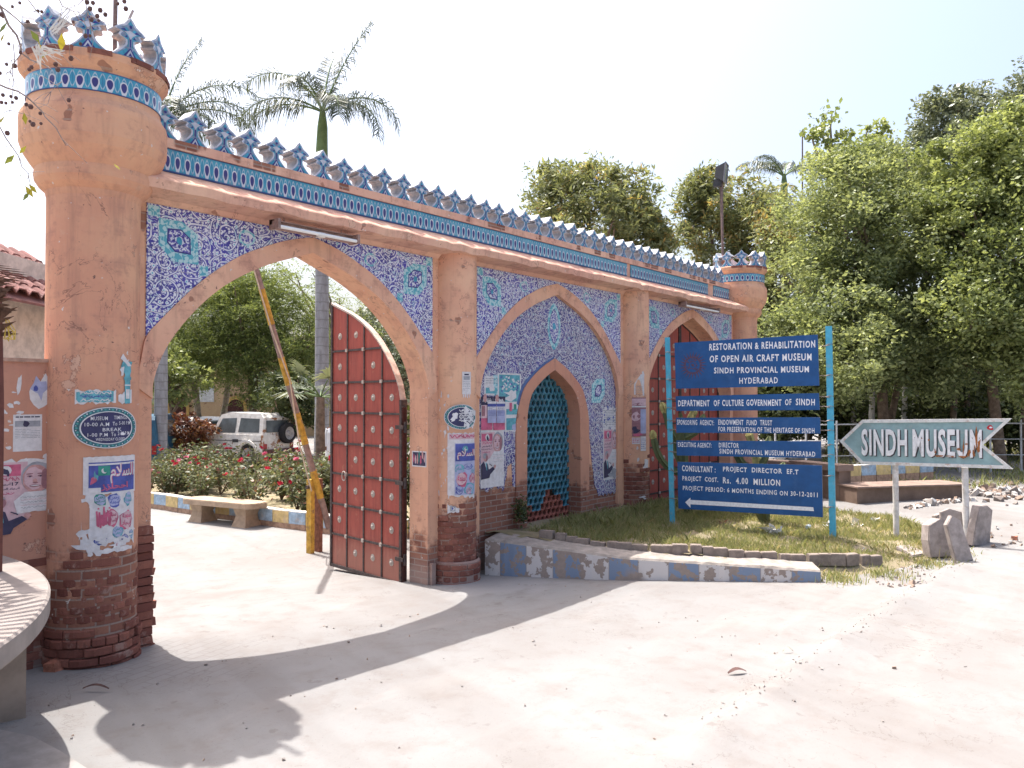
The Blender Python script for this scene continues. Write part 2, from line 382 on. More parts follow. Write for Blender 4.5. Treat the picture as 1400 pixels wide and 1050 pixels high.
M_MERLON = flatmat('weathered_merlon_glaze', (.33, .34, .37), .55, .3, .25, 12, dirt=((.3, .25, .22), .6))

def frieze(name, u0=0., period=.1, z0=4.33, h=.22):
    n = N(name, .3, .5); uv = n.uv(); x, z, _ = n.xyz(uv)
    fx = n.ma('SUBTRACT', n.ma('FRACT', n.ma('DIVIDE', n.ma('SUBTRACT', x, u0), period)), .5); fz = n.ma('SUBTRACT', n.ma('DIVIDE', n.ma('SUBTRACT', z, z0), h), .5)
    # interlaced white ribbons
    wv = n.ma('MULTIPLY', n.ma('COSINE', n.ma('MULTIPLY', fx, 2*math.pi)), .36)
    rb = n.ma('MINIMUM', n.ma('ABSOLUTE', n.ma('SUBTRACT', fz, wv)), n.ma('ABSOLUTE', n.ma('ADD', fz, wv)))
    ribbon = n.ma('SUBTRACT', 1, n.ss(rb, .035, .06))
    # the drop: dark heart in a white line
    ex = n.ma('DIVIDE', fx, .3); ez = n.ma('DIVIDE', n.ma('ADD', fz, .04), .3); ez2 = n.ma('MULTIPLY', ez, n.ma('ADD', 1, n.ma('MULTIPLY', ez, .25)))
    e = n.ma('SQRT', n.ma('ADD', n.ma('MULTIPLY', ex, ex), n.ma('MULTIPLY', ez2, ez2)))
    c = n.mix(n.ss(n.noise(n.pos(), 9, 4), .3, .7), (.03, .22, .36), (.06, .33, .45))
    c = n.mix(ribbon, c, (.34, .44, .52))
    c = n.mix(n.ma('SUBTRACT', 1, n.ss(e, .98, 1.05)), c, (.58, .58, .62)); c = n.mix(n.ma('SUBTRACT', 1, n.ss(e, .68, .76)), c, (.035, .03, .16))
    c = n.mix(n.ss(n.ma('ABSOLUTE', fz), .44, .46), c, (.03, .06, .2))
    sx = n.ma('ABSOLUTE', fx); c = n.mix(n.ma('MULTIPLY', n.ss(sx, .47, .485), .6), c, (.02, .1, .2))
    c = n.mix(n.ma('MULTIPLY', n.ss(n.noise(n.pos(), 4, 6, .7), .55, .75), .4), c, (.38, .32, .3))
    n.col(c); return n.m
M_FRIEZE = frieze('drop_pattern_frieze')
M_FRIEZE_T = frieze('tower_frieze', 0, .1066, 4.715, .17)

def door_paint():
    n = N('red_oxide_door', .6, .3); p = n.pos(); x, y, z = n.xyz(p)
    g = n.noise(n.vm('MULTIPLY', p, (6, 6, .8)), 3, 6, .7)
    c = n.mix(n.ss(g, .3, .75), (.34, .075, .055), (.22, .05, .04))
    c = n.mix(n.ma('MULTIPLY', n.ss(n.noise(p, 9, 6, .7), .58, .7), .5), c, (.37, .15, .1))
    c = n.mix(n.ma('MULTIPLY', n.ma('SUBTRACT', 1, n.ss(n.ma('ADD', z, n.ma('MULTIPLY', g, .5)), .2, .7)), .45), c, (.33, .2, .15))
    n.col(c); n.bump(g, .25, .006); return n.m
M_DOOR = door_paint()
M_IRON = flatmat('dark_iron', (.06, .045, .045), .55, .4, .4, 20, .3, dirt=((.16, .09, .06), .6))
M_BOSS = flatmat('pale_door_boss', (.38, .33, .29), .5, .4, .2, 40)
M_LATTICE = flatmat('turquoise_lattice_glaze', (.045, .17, .235), .4, .45, .4, 10, dirt=((.1, .13, .14), .6))
M_LATBRICK = flatmat('lattice_bare_clay', (.28, .1, .075), .9, .15, .35, 14)
M_ADDED_BACKING = flatmat('added_dark_backing', (.1, .065, .05), .9, .1, .3, 5)

# ------------------------------------------------------------------ the lie of the land
_ctl = np.array([(0, -.4, -.03), (-.8, -.3, .0), (-1.3, -1.9, 0), (2.5, -6.5, -.02), (-2, -5, 0), (1.5, -3, -.03), (3.5, -1.2, -.1), (4.25, -.2, -.15), (5, -.25, -.15), (5.5, -2, -.06), (6.83, -4, -.03), (6, -1, -.1),
  (4.1, .4, -.16), (2.3, .2, -.1), (4.35, 2.2, -.28), (.5, .5, -.05), (1.5, 3, -.2), (5, 5, -.24), (5, 9, -.2), (4, 16, -.1), (12, 14, .02), (12.4, 15, .05), (20, 20, .1), (2, 25, .05), (18, 40, .1), (-10, 15, 0),
  (8.5, -4.9, .03), (9.7, -5.4, .1), (9.2, -7, .08), (7, -6, 0), (12, -5, .19), (14, -3, .24), (15.5, -5.2, .25), (18, -2, .3), (22, -4, .33), (22, 2, .35), (14, -9, .2), (25, -12, .35), (40, 0, .5), (60, 30, .6), (9, -2, .05), (9, 0, .05), (12, 0, .1), (13, 3, .05), (-20, -10, 0), (0, -20, 0), (60, -30, .4)], float)
def _tps(r): return np.where(r > 1e-9, r*r*np.log(np.maximum(r, 1e-9)), 0)
_A = _tps(np.linalg.norm(_ctl[:, None, :2]-_ctl[None, :, :2], axis=2))+np.eye(len(_ctl))*.05
_P = np.c_[np.ones(len(_ctl)), _ctl[:, :2]]
_sol = np.linalg.solve(np.block([[_A, _P], [_P.T, np.zeros((3, 3))]]), np.r_[_ctl[:, 2], np.zeros(3)])
RIDGE = [(8.22, -5.09), (5.64, -4.94), (4.03, -4.88), (2.66, -4.84), (1.81, -4.84), (1.14, -4.83), (0.4, -4.86)]
def gz(u, v):
    u = np.atleast_1d(np.asarray(u, float)); v = np.atleast_1d(np.asarray(v, float))
    r = np.sqrt((u[:, None]-_ctl[None, :, 0])**2+(v[:, None]-_ctl[None, :, 1])**2)
    z = _tps(r)@_sol[:-3]+_sol[-3]+_sol[-2]*u+_sol[-1]*v
    far = np.clip((np.hypot(u-5, v)-35)/25, 0, 1); z = z*(1-far)+.4*far
    z = np.clip(z, -.4, .7)
    # the worn lip where two slabs of the road meet
    best = np.full(len(u), 9.)
    for (a, b), (c, d) in zip(RIDGE[:-1], RIDGE[1:]):
        L2 = (c-a)**2+(d-b)**2; t = np.clip(((u-a)*(c-a)+(v-b)*(d-b))/L2, 0, 1)
        best = np.minimum(best, np.hypot(u-a-t*(c-a), v-b-t*(d-b)))
    side = np.zeros(len(u))
    for (a, b), (c, d) in zip(RIDGE[:-1], RIDGE[1:]):
        L2 = (c-a)**2+(d-b)**2; t = np.clip(((u-a)*(c-a)+(v-b)*(d-b))/L2, 0, 1); ds = np.hypot(u-a-t*(c-a), v-b-t*(d-b)); cr = (c-a)*(v-b)-(d-b)*(u-a); side = np.where(ds <= best+1e-9, np.sign(cr), side)
    # a raised track edge: soft crest, steeper towards the gate side, fading away to the right
    wv_ = 1+.35*np.sin(u*3.1+v)+.25*np.sin(u*7.3-v*4); wd = np.where(side > 0, .30, .10)
    z = z+.05*wv_*np.exp(-(best/wd)**2)+np.where(side > 0, .035*np.exp(-(best/1.6)**2), 0)
    z = z+.006*np.sin(u*2.1+1.3*np.sin(v*1.7))*np.sin(v*2.6+u)
    return z
def g1(u, v): return float(gz(u, v)[0])

def ground_mat():
    n = N('dusty_concrete_and_earth', .95, .1); p = n.pos(); x, y, z = n.xyz(p)
    a = n.noise(p, .45, 5, .6); b = n.noise(p, 3.5, 6, .7); c2 = n.noise(p, 42, 5, .75)
    c = n.mix(n.ss(a, .35, .68), (.236, .232, .228), (.208, .197, .19))
    c = n.mix(n.ma('MULTIPLY', n.ss(b, .46, .72), .5), c, (.185, .16, .147))
    c = n.mix(n.ma('MULTIPLY', n.ss(c2, .55, .75), .4), c, (.16, .135, .12))
    # long drag marks of tyres and brooms
    wv = n.noise(n.vm('MULTIPLY', p, (.5, 1.4, 1)), 1.1, 5, .6, .8)
    c = n.mix(n.ma('MULTIPLY', n.ss(wv, .5, .75), .4), c, (.3, .28, .265))
    # cement apron of grey pavers at the foot of the tower and the jambs
    bc, bm = n.brick(n.comb(n.ma('ADD', x, n.ma('MULTIPLY', y, .3)), n.ma('SUBTRACT', y, n.ma('MULTIPLY', x, .3)), 0), .22, .11, .008, (.22, .212, .21), (.19, .18, .18), (.14, .125, .115))
    rr = n.vm('LENGTH', n.vm('SUBTRACT', n.comb(x, y, 0), (.35, -.55, 0)), out=1)
    m = n.ma('SUBTRACT', 1, n.ss(n.ma('ADD', rr, n.ma('MULTIPLY', n.ma('SUBTRACT', b, .5), 1.4)), .55, .85))
    c = n.mix(n.ma('MULTIPLY', m, .45), c, bc)
    rr2 = n.vm('LENGTH', n.vm('SUBTRACT', n.comb(x, y, 0), (4.7, -.6, 0)), out=1)
    m2 = n.ma('SUBTRACT', 1, n.ss(n.ma('ADD', rr2, n.ma('MULTIPLY', n.ma('SUBTRACT', b, .5), 1.2)), .5, .9))
    c = n.mix(n.ma('MULTIPLY', m2, .5), c, (.3, .29, .285))
    # fine cracks, tyre-darkened lanes and drifted pale dust
    ck = n.ma('ABSOLUTE', n.ma('SUBTRACT', n.noise(p, .9, 7, .62, .4), .5)); c = n.mix(n.ma('MULTIPLY', n.ma('SUBTRACT', 1, n.ss(ck, .0012, .003)), n.ma('MULTIPLY', n.ss(a, .45, .6), .55)), c, (.12, .1, .09))
    ln = n.noise(n.vm('MULTIPLY', n.comb(n.ma('ADD', x, n.ma('MULTIPLY', y, -.25)), n.ma('MULTIPLY', y, .12), 0), (1.5, 1, 1)), 1, 3, .6, .2); c = n.mix(n.ma('MULTIPLY', n.ss(ln, .52, .68), .22), c, (.15, .13, .12))
    sp_ = n.noise(p, 5.2, 5, .62); c = n.mix(n.ma('MULTIPLY', n.ss(sp_, .64, .7), .4), c, (.14, .12, .11))
    # small dark grit
    g = n.voro(p, 24, 1); c = n.mix(n.ma('SUBTRACT', 1, n.ss(g, .045, .07)), c, (.12, .1, .09))
    n.col(c); n.bump(n.ma('ADD', n.ma('MULTIPLY', b, .7), n.ma('MULTIPLY', c2, .35)), .4, .02); return n.m
M_GROUND = ground_mat()
def axis(segs):
    out = [segs[0][0]]
    for a, b, st in segs: out += list(np.linspace(a, b, max(1, int(round((b-a)/st)))+1)[1:])
    return np.array(out)
gu = axis([(-260, -60, 40), (-60, -8, 4), (-8, -2.5, .5), (-2.5, 13, .09), (13, 26, .5), (26, 70, 3), (70, 310, 40)])
gv = axis([(-260, -60, 40), (-60, -12, 4), (-12, -7.6, .4), (-7.6, 1, .09), (1, 22, .5), (22, 70, 3), (70, 310, 40)])
GU, GV = np.meshgrid(gu, gv); GZ = gz(GU.ravel(), GV.ravel())
nu, nv = len(gu), len(gv); idx = np.arange(nu*nv).reshape(nv, nu)
me = bpy.data.meshes.new('ground')
me.from_pydata(np.c_[GU.ravel(), GV.ravel(), GZ].tolist(), [], np.stack([idx[:-1, :-1], idx[:-1, 1:], idx[1:, 1:], idx[1:, :-1]], -1).reshape(-1, 4).tolist())
me.materials.append(M_GROUND); me.polygons.foreach_set('use_smooth', [True]*len(me.polygons))
tag(link('ground', me), kind='structure')
# ------------------------------------------------------------------ the gateway
gate = thing('gateway', (6.88, .2, 0), 'long tiled gateway of salmon plaster with three pointed arches and two round end towers', 'gateway')
VT = .33                                                  # wall thickness
CEN = (2.315, 6.88, 11.445)
OUT = [(-1.93, 2.3), (-1.92, 2.45), (-1.894, 2.6), (-1.855, 2.77), (-1.725, 2.926), (-1.524, 3.138), (-1.315, 3.337), (-1.071, 3.525), (-.866, 3.656), (-.653, 3.757), (-.403, 3.86), (-.18, 3.925), (0, 3.965)]
INN = [(-1.79, -.5), (-1.79, 2.2), (-1.785, 2.36), (-1.70, 2.607), (-1.545, 2.853), (-1.313, 3.114), (-1.069, 3.319), (-.813, 3.476), (-.542, 3.605), (-.307, 3.69), (0, 3.80)]
def mirror(ch): return ch+[(-a, b) for a, b in ch[-2::-1]]
def densify(ch, k=4):
    """Catmull-Rom through the measured points"""
    P = [np.array(p) for p in ch]; o = []
    for i in range(len(P)-1):
        p0 = P[max(i-1, 0)]; p1 = P[i]; p2 = P[i+1]; p3 = P[min(i+2, len(P)-1)]
        for j in range(k):
            t = j/k; o.append(tuple(.5*(2*p1+(p2-p0)*t+(2*p0-5*p1+4*p2-p3)*t*t+(3*p1-p0-3*p2+p3)*t**3)))
    return o+[tuple(P[-1])]
OUTD = densify(OUT, 4); INND = [INN[0]]+densify(INN[1:], 4)
def at_u(ch, u):
    return float(np.interp(u, [p[0] for p in ch], [p[1] for p in ch]))
# body of the wall: solid piers and the masses over the arches
mb = MB(); TOP = 4.30
for a, b in ((.05, .525), (4.105, 5.09), (8.67, 9.655), (13.235, 13.7)): mb.box(a, b, 0, VT, -.5, TOP)
for c in CEN:
    lo = [(c+a, b) for a, b in mirror(INND[1:])]; mb.strip(lo, [(a, TOP) for a, b in lo], 0, VT, ends=False)
mb.build('wall', M_WALL, gate)
mb = MB(); mb.box(.05, 13.7, .0, VT, TOP, 4.63); mb.box(.05, 13.7, -.035, VT+.02, 4.55, 4.64); 
mb.build('parapet', M_CORNICE, gate)
# frieze of drop tiles, with two broken gaps
mb = MB()
for a, b in ((.05, 8.95), (9.08, 12.15), (12.42, 13.7)): mb.box(a, b, -.016, 0, 4.325, 4.548)
mb.build('tile_frieze', M_FRIEZE, gate)
# sloping cornice slab with a rough lip
mb = MB(); us = np.linspace(.1, 13.66, 110); rows = []
for i, u in enumerate(us):
    j = random.gauss(0, .006); k = random.gauss(0, .007)
    rows.append([(u, -.002, 4.325), (u, -.22, 4.225+k*.5), (u, -.335+j, 4.165+k), (u, -.345+j, 4.15+k), (u, -.33+j, 4.07+k), (u, -.05, 4.05), (u, -.002, 4.0)])
for r0, r1 in zip(rows[:-1], rows[1:]):
    for k in range(6): mb.face([r0[k+1], r1[k+1], r1[k], r0[k]], 0)
mb.face(rows[0]); mb.face(rows[-1][::-1])
mb.build('cornice', M_CORNICE, gate)
# peeled paint along the beam under the cornice
fl = Flat(lambda x, z, o: (x, -.001-o, z))
for i in range(46):
    fl.blob(random.uniform(.6, 13.1), random.uniform(4.005, 4.03), random.uniform(.03, .12), random.uniform(.012, .025), 0, 1, 9, .35)
fl.build('peeled_paint', flatmat('pale_undercoat', (.66, .52, .4), .9, .1, .25, 20), gate)
# rings round the three arches
for c in CEN:
    # both chains cut to the same heights so the band follows the curve
    n = 40; o2 = mirror(OUTD); i2 = mirror(INND[1:])
    def resamp(ch):
        P = np.array(ch); d = np.r_[0, np.cumsum(np.linalg.norm(np.diff(P, axis=0), axis=1))]; m = len(P)//2
        L = np.r_[np.linspace(0, d[m], n), np.linspace(d[m], d[-1], n)[1:]]
        return [(c+float(np.interp(t, d, P[:, 0])), float(np.interp(t, d, P[:, 1]))) for t in L]
    mb = MB(); mb.strip(resamp(i2), resamp(o2), -.022, 0.001)
    mb.build('arch_ring', M_RING, gate)
# spandrels of cobalt tile on either side of each arch
for ci, c in enumerate(CEN):
    for s in (-1, 1):
        ch = [p for p in OUTD if p[0] >= -1.856]
        lo = [(c+s*a*-1 if s > 0 else c+a, b) for a, b in ch]
        if s > 0: lo = lo[::-1]
        hi = [(a, 4.0) for a, b in lo]
        mb = MB(); mb.strip(lo, hi, -.012, .001); pan = mb.build('tile_panel', M_TILE, gate)
        # turquoise octagon with a white rosette, small corner squares and a small flower
        def P(x, z, o): return (x, -.012-o, z)
        e = -1 if s < 0 else 1; mx = c+e*1.545; mz = 3.69
        fl = Flat(P)
        def octo(rx, rz, k=.45): return [(mx-rx*e*-1*1, mz+rz*k), (mx+rx*e*k, mz+rz), (mx-rx*e*k*.9, mz+rz), (mx-rx*e, mz+rz*k*.8), (mx-rx*e, mz-rz), (mx-rx*e*-k*.2, mz-rz), (mx+rx*e*.75, mz-rz*.5)]
        fl.poly([(mx+e*.2, mz+.19), (mx-e*.03, mz+.19), (mx-e*.19, mz+.09), (mx-e*.2, mz-.2), (mx+e*.06, mz-.2), (mx+e*.2, mz-.06)], 0, 1)
        fl.poly([(mx+e*.115, mz+.105), (mx-e*.02, mz+.115), (mx-e*.115, mz+.04), (mx-e*.12, mz-.115), (mx+e*.04, mz-.11), (mx+e*.12, mz-.03)], 3, 2)
        fl.poly([(mx+e*.1, mz+.09), (mx-e*.02, mz+.1), (mx-e*.1, mz+.035), (mx-e*.105, mz-.1), (mx+e*.035, mz-.095), (mx+e*.105, mz-.025)], 1, 3)
        fl.blob(mx, mz, .03, .035, 2, 4, 8, .2)
        for t in np.linspace(0, 2*math.pi, 8, endpoint=False): fl.blob(mx+.055*math.cos(t), mz+.055*math.sin(t), .012, .012, 3, 4, 6, .1)
        link('medallion', fl.mb.data('medallion', [M_MEDAL, M_MEDALW, M_TURQ, M_NAVY]), pan, False)
        fl = Flat(P); q = c+e*1.79; fl.rect(min(q-.055, q+.055), max(q-.055, q+.055), 3.885, 3.985, 0, 1)
        link('corner_tile', fl.mb.data('corner_tile', M_MEDAL), pan, False); fl = Flat(P)
        q = c+e*1.29; fl.rect(q-.045, q+.045, at_u(OUTD, -1.29)+.03, at_u(OUTD, -1.29)+.13, 0, 1)
        link('corner_tile', fl.mb.data('corner_tile', M_MEDAL), pan, False); fl = Flat(P)
        q = c+e*.82; fl.blob(q, 3.83, .1, .08, 0, 1, 10, .08); fl.blob(q, 3.83, .075, .06, 1, 2, 10, .08)
        link('flower_tile', fl.mb.data('flower_tile', [M_MEDAL, M_MEDALW, M_TURQ, M_NAVY]), pan, False)
        for chd in pan.children: chd.location = (0, 0, 0)
# ---- the middle bay: recessed tile field, small pointed niche and pierced screen
C2 = CEN[1]; VR = .06
NO = [(-.95, .3), (-.945, 1.9), (-.88, 2.1), (-.77, 2.34), (-.56, 2.52), (-.31, 2.68), (0, 2.82)]
NI = [(-.70, .3), (-.69, 1.9), (-.66, 2.07), (-.56, 2.29), (-.31, 2.48), (-.15, 2.57), (0, 2.64)]
NOd = [NO[0]]+densify(NO[1:], 4); NId = [NI[0]]+densify(NI[1:], 4)
mb = MB()
inn2 = mirror(INND[1:])
for s in (-1, 1):                                        # plaster of the recess, either side of and over the niche
    a, b = C2+s*1.80, C2+s*.946; mb.box(min(a, b), max(a, b), VR, .3, -.3, 1.9)
chn = [(C2+a, b) for a, b in mirror(NOd[1:])]
full = [(C2-1.80, 1.9)]+chn+[(C2+1.80, 1.9)]
mb.strip(full, [(a, max(1.91, b)) if False else (a, 3.86) for a, b in full], VR, .3)
mb.build('recess_plaster', M_COLUMN, gate)
# tile field, ragged along the bottom
def botz(u):
    t = u-C2
    z = .95-.03*math.sin(t*19) if t < 0 else 1.02-.42*min(1, max(0, (t-.98)/.28))
    if -1.2 < t < -1.02: z += .28 if t > -1.15 else .1
    if .95 < t < 1.12: z += .35-.2*math.sin(t*30)
    return z+.02*math.sin(u*53)+.015*math.sin(u*131)
us = sorted(set([round(x, 4) for x in np.linspace(C2-1.78, C2+1.78, 90)]+[C2-.951, C2+.951]))
lo = []; hi = []
mb = MB()
def topz(u): return at_u(mirror(INND[1:]), u-C2)+.0
def niche(u): return at_u(mirror(NOd[1:]), u-C2) if abs(u-C2) < .95 else -9
for side in ((C2-1.785, C2-.951), (C2+.951, C2+1.785)):
    uu = np.linspace(*side, 34); mb.strip([(u, botz(u)) for u in uu], [(u, topz(u)+.02) for u in uu], VR-.012, VR+.001)
uu = np.linspace(C2-.951, C2+.951, 70); mb.strip([(u, max(niche(u), 1.9)) for u in uu], [(u, topz(u)+.02) for u in uu], VR-.012, VR+.001)
pan = mb.build('tile_panel', M_TILE_PALE, gate)
fl = Flat(lambda x, z, o: (x, VR-.012-o, z))
def almond(cx, cz, rx, rz, m, lay):
    P = [(cx+rx*math.sin(t)*abs(math.sin(t))**.3, cz+rz*math.cos(t)) for t in np.linspace(0, 2*math.pi, 22, endpoint=False)]; fl.poly(P, m, lay)
almond(C2, 3.31, .17, .36, 0, 1); almond(C2, 3.31, .12, .27, 3, 2); almond(C2, 3.31, .11, .255, 1, 3); fl.blob(C2, 3.31, .04, .06, 2, 4, 8, .1)
FN2 = fl.fn
for e in (-1, 1):
    link('medallion', fl.mb.data('medallion', [M_MEDAL, M_MEDALW, M_TURQ, M_NAVY]), pan, False); fl = Flat(FN2)
    mx, mz = C2+e*1.24, 2.33
    fl.poly([(mx+e*.2, mz+.2), (mx-e*.05, mz+.2), (mx-e*.19, mz+.1), (mx-e*.2, mz-.2), (mx+e*.06, mz-.2), (mx+e*.2, mz-.06)], 0, 1)
    fl.poly([(mx+e*.1, mz+.1), (mx-e*.02, mz+.1), (mx-e*.1, mz+.03), (mx-e*.105, mz-.1), (mx+e*.03, mz-.1), (mx+e*.105, mz-.02)], 3, 2)
    fl.blob(mx, mz, .08, .08, 1, 3, 8, .1)
link('medallion', fl.mb.data('medallion', [M_MEDAL, M_MEDALW, M_TURQ, M_NAVY]), pan, False)
# blue edging tiles round the niche ring, on the left flank
mb = MB(); e0 = [(C2+a*1.0, b) for a, b in NOd[5:]]; e1 = [(C2+a*1.055, b+.03) for a, b in NOd[5:]]
mb.strip(e0, e1, VR-.02, VR-.011); mb.build('edging_tiles', flatmat('blue_edging_glaze', (.08, .13, .28), .35, .4), gate)
# niche ring and its deep reveal
mb = MB(); VN = .36
def resn(ch, n=24):
    P = np.array(ch); d = np.r_[0, np.cumsum(np.linalg.norm(np.diff(P, axis=0), axis=1))]; m = len(P)//2
    L = np.r_[np.linspace(0, d[m], n), np.linspace(d[m], d[-1], n)[1:]]
    return [(C2+float(np.interp(t, d, P[:, 0])), float(np.interp(t, d, P[:, 1]))) for t in L]
mb.strip(resn(mirror(NId)), resn(mirror(NOd)), VR-.03, VN)
mb.build('niche_ring', plaster('niche_ring_plaster', .95, .4, base=(.6, .31, .21), seed=2.2), gate)
# pierced screen: a clay lattice of staggered holes, glaze lost near the foot
def lattice():
    mb = MB(); px, pz = .115, .1; V0, V1 = .25, .30; nx = int(1.5/px)+1
    for r in range(int(2.5/pz)+1):
        z0 = .28+r*pz
        for k in range(-1, nx):
            x0 = C2-.76+k*px+(px/2 if r % 2 else 0); x1 = x0+px; z1 = z0+pz
            if x1 < C2-.74 or x0 > C2+.74 or z0 > 2.72: continue
            cx, cz = (x0+x1)/2, (z0+z1)/2; gone = cz < .62+.16*math.sin(cx*7.3)+random.gauss(0, .05); m = 1 if gone else 0
            if random.random() < .008: continue
            H = []
            for j in range(8):
                t = 2*math.pi*(j+.5)/8; H.append((cx+.039*math.cos(t), cz+.041*math.sin(t)))
            sq = [(x1, cz+pz*.2), (cx+px*.2, z1), (cx-px*.2, z1), (x0, cz+pz*.2), (x0, cz-pz*.2), (cx-px*.2, z0), (cx+px*.2, z0), (x1, cz-pz*.2)]
            crn = {0: (x1, z1), 2: (x0, z1), 4: (x0, z0), 6: (x1, z0)}
            j0 = random.gauss(0, .003)
            for j in range(8):
                a, b, c, d = H[j], H[(j+1) % 8], sq[(j+1) % 8], sq[j]
                A = (a[0], V0+.012+j0, a[1]); B = (b[0], V0+.012+j0, b[1])
                if j in crn: mb.face([A, (d[0], V0+j0, d[1]), (crn[j][0], V0+j0, crn[j][1]), (c[0], V0+j0, c[1]), B], m)
                else: mb.face([A, (d[0], V0+j0, d[1]), (c[0], V0+j0, c[1]), B], m)
                mb.face([A, B, (b[0], V1, b[1]), (a[0], V1, a[1])], m)
    mb.box(C2-.95, C2+1.15, .40, .43, .1, 2.9, 2)  # unseen board added behind the screen so its holes stay dark
    return mb
lattice().build('lattice_screen', [M_LATTICE, M_LATBRICK, M_ADDED_BACKING], gate)
mb = MB(); mb.box(C2-.95, C2+.95, -.02, .36, .15, .33); mb.build('niche_sill', M_COLUMN, gate)
# engaged round columns between the bays
def ring_bricks(mb, tints, cx, cy, r, z0, z1, a0, a1, row=.076, L=.215, fringe=.25, prot=.012, keep=lambda t, z: True):
    nr = int((z1-z0)/row)
    for k in range(nr):
        z = z0+k*row; rr = r+random.gauss(.004, .004); n = max(3, int((a1-a0)*rr/L)); off = (k % 2)*.5
        head = random.random() < .35; n = n*2 if head else n
        for j in range(-1, n+1):
            t0 = a0+(a1-a0)*(j+off)/n; t1 = a0+(a1-a0)*(j+1+off)/n
            if t1 < a0+.02 or t0 > a1-.02: continue
            if fringe and (z1-z) < fringe and random.random() > (z1-z)/fringe*1.1: continue
            if not keep((t0+t1)/2, z): continue
            g = .006/rr; t0 += g; t1 -= g; out = rr+random.gauss(0, prot)+(random.random() < .07)*-.03
            zz0 = z+.005+random.gauss(0, .002); zz1 = z+row-.006+random.gauss(0, .002); inn = rr-.09
            m = 3; V = []
            for i in range(m+1):
                t = t0+(t1-t0)*i/m; e = .006 if i in (0, m) else 0
                V.append([(cx+(q)*math.cos(t), cy+(q)*math.sin(t), h) for q, h in ((inn, zz0), (out-.006-e, zz0), (out-e, zz0+.008), (out-e+random.gauss(0, .0015), zz1-.008), (out-.006-e, zz1), (inn, zz1))])
            f0 = len(mb.f)
            for i in range(m):
                for q in range(5): mb.face([V[i][q], V[i+1][q], V[i+1][q+1], V[i][q+1]])
            mb.face(V[0][::-1]); mb.face(V[m])
            tints += [random.random()]*(len(mb.f)-f0)
def tinted(mb, tints, name, mat, parent):
    me = mb.data(name, mat); a = me.attributes.new('tint', 'FLOAT', 'FACE'); a.data.foreach_set('value', np.array(tints, np.float32))
    return link(name, me, parent)
for ci, cu in enumerate((4.595, 9.165)):
    col = MB(); prof = [(.31, -.4), (.31, 4.02)]
    col.lathe([(.306, -.4), (.306, .5), (.31, 1.2), (.312, 3.9), (.312, 4.12)], (cu, .03), 40, 0, math.pi, 2*math.pi, True, .31)
    o = col.build('round_column', M_COLUMN, gate)
    mb = MB(); tt = []
    ring_bricks(mb, tt, cu, .03, .314, -.2 if ci == 0 else .25, 1.02 if ci == 0 else 1.25, math.pi, 2*math.pi, fringe=.6, prot=.006)
    bo = tinted(mb, tt, 'brick_courses', M_BRICK, o)
    if ci == 0:
        mb = MB(); mb.lathe([(.335, -.4), (.335, .1), (.31, .12)], (cu, .0), 30, 0, math.pi, 2*math.pi, True, .4)
        mb.box(4.13, 4.20, -.05, .0, -.4, .12); mb.box(4.99, 5.06, -.05, .0, -.4, .12)
        mp = MB(); tp = []; ring_bricks(mp, tp, cu, 0, .343, -.29, .12, math.pi, 2*math.pi, fringe=.0, prot=.005); tinted(mp, tp, 'plinth_bricks', M_BRICK, o)
        mb.build('plinth', plaster('plinth_plaster', .1, .4, base=(.33, .2, .16), low=(.28, .18, .15), seed=9), o); 
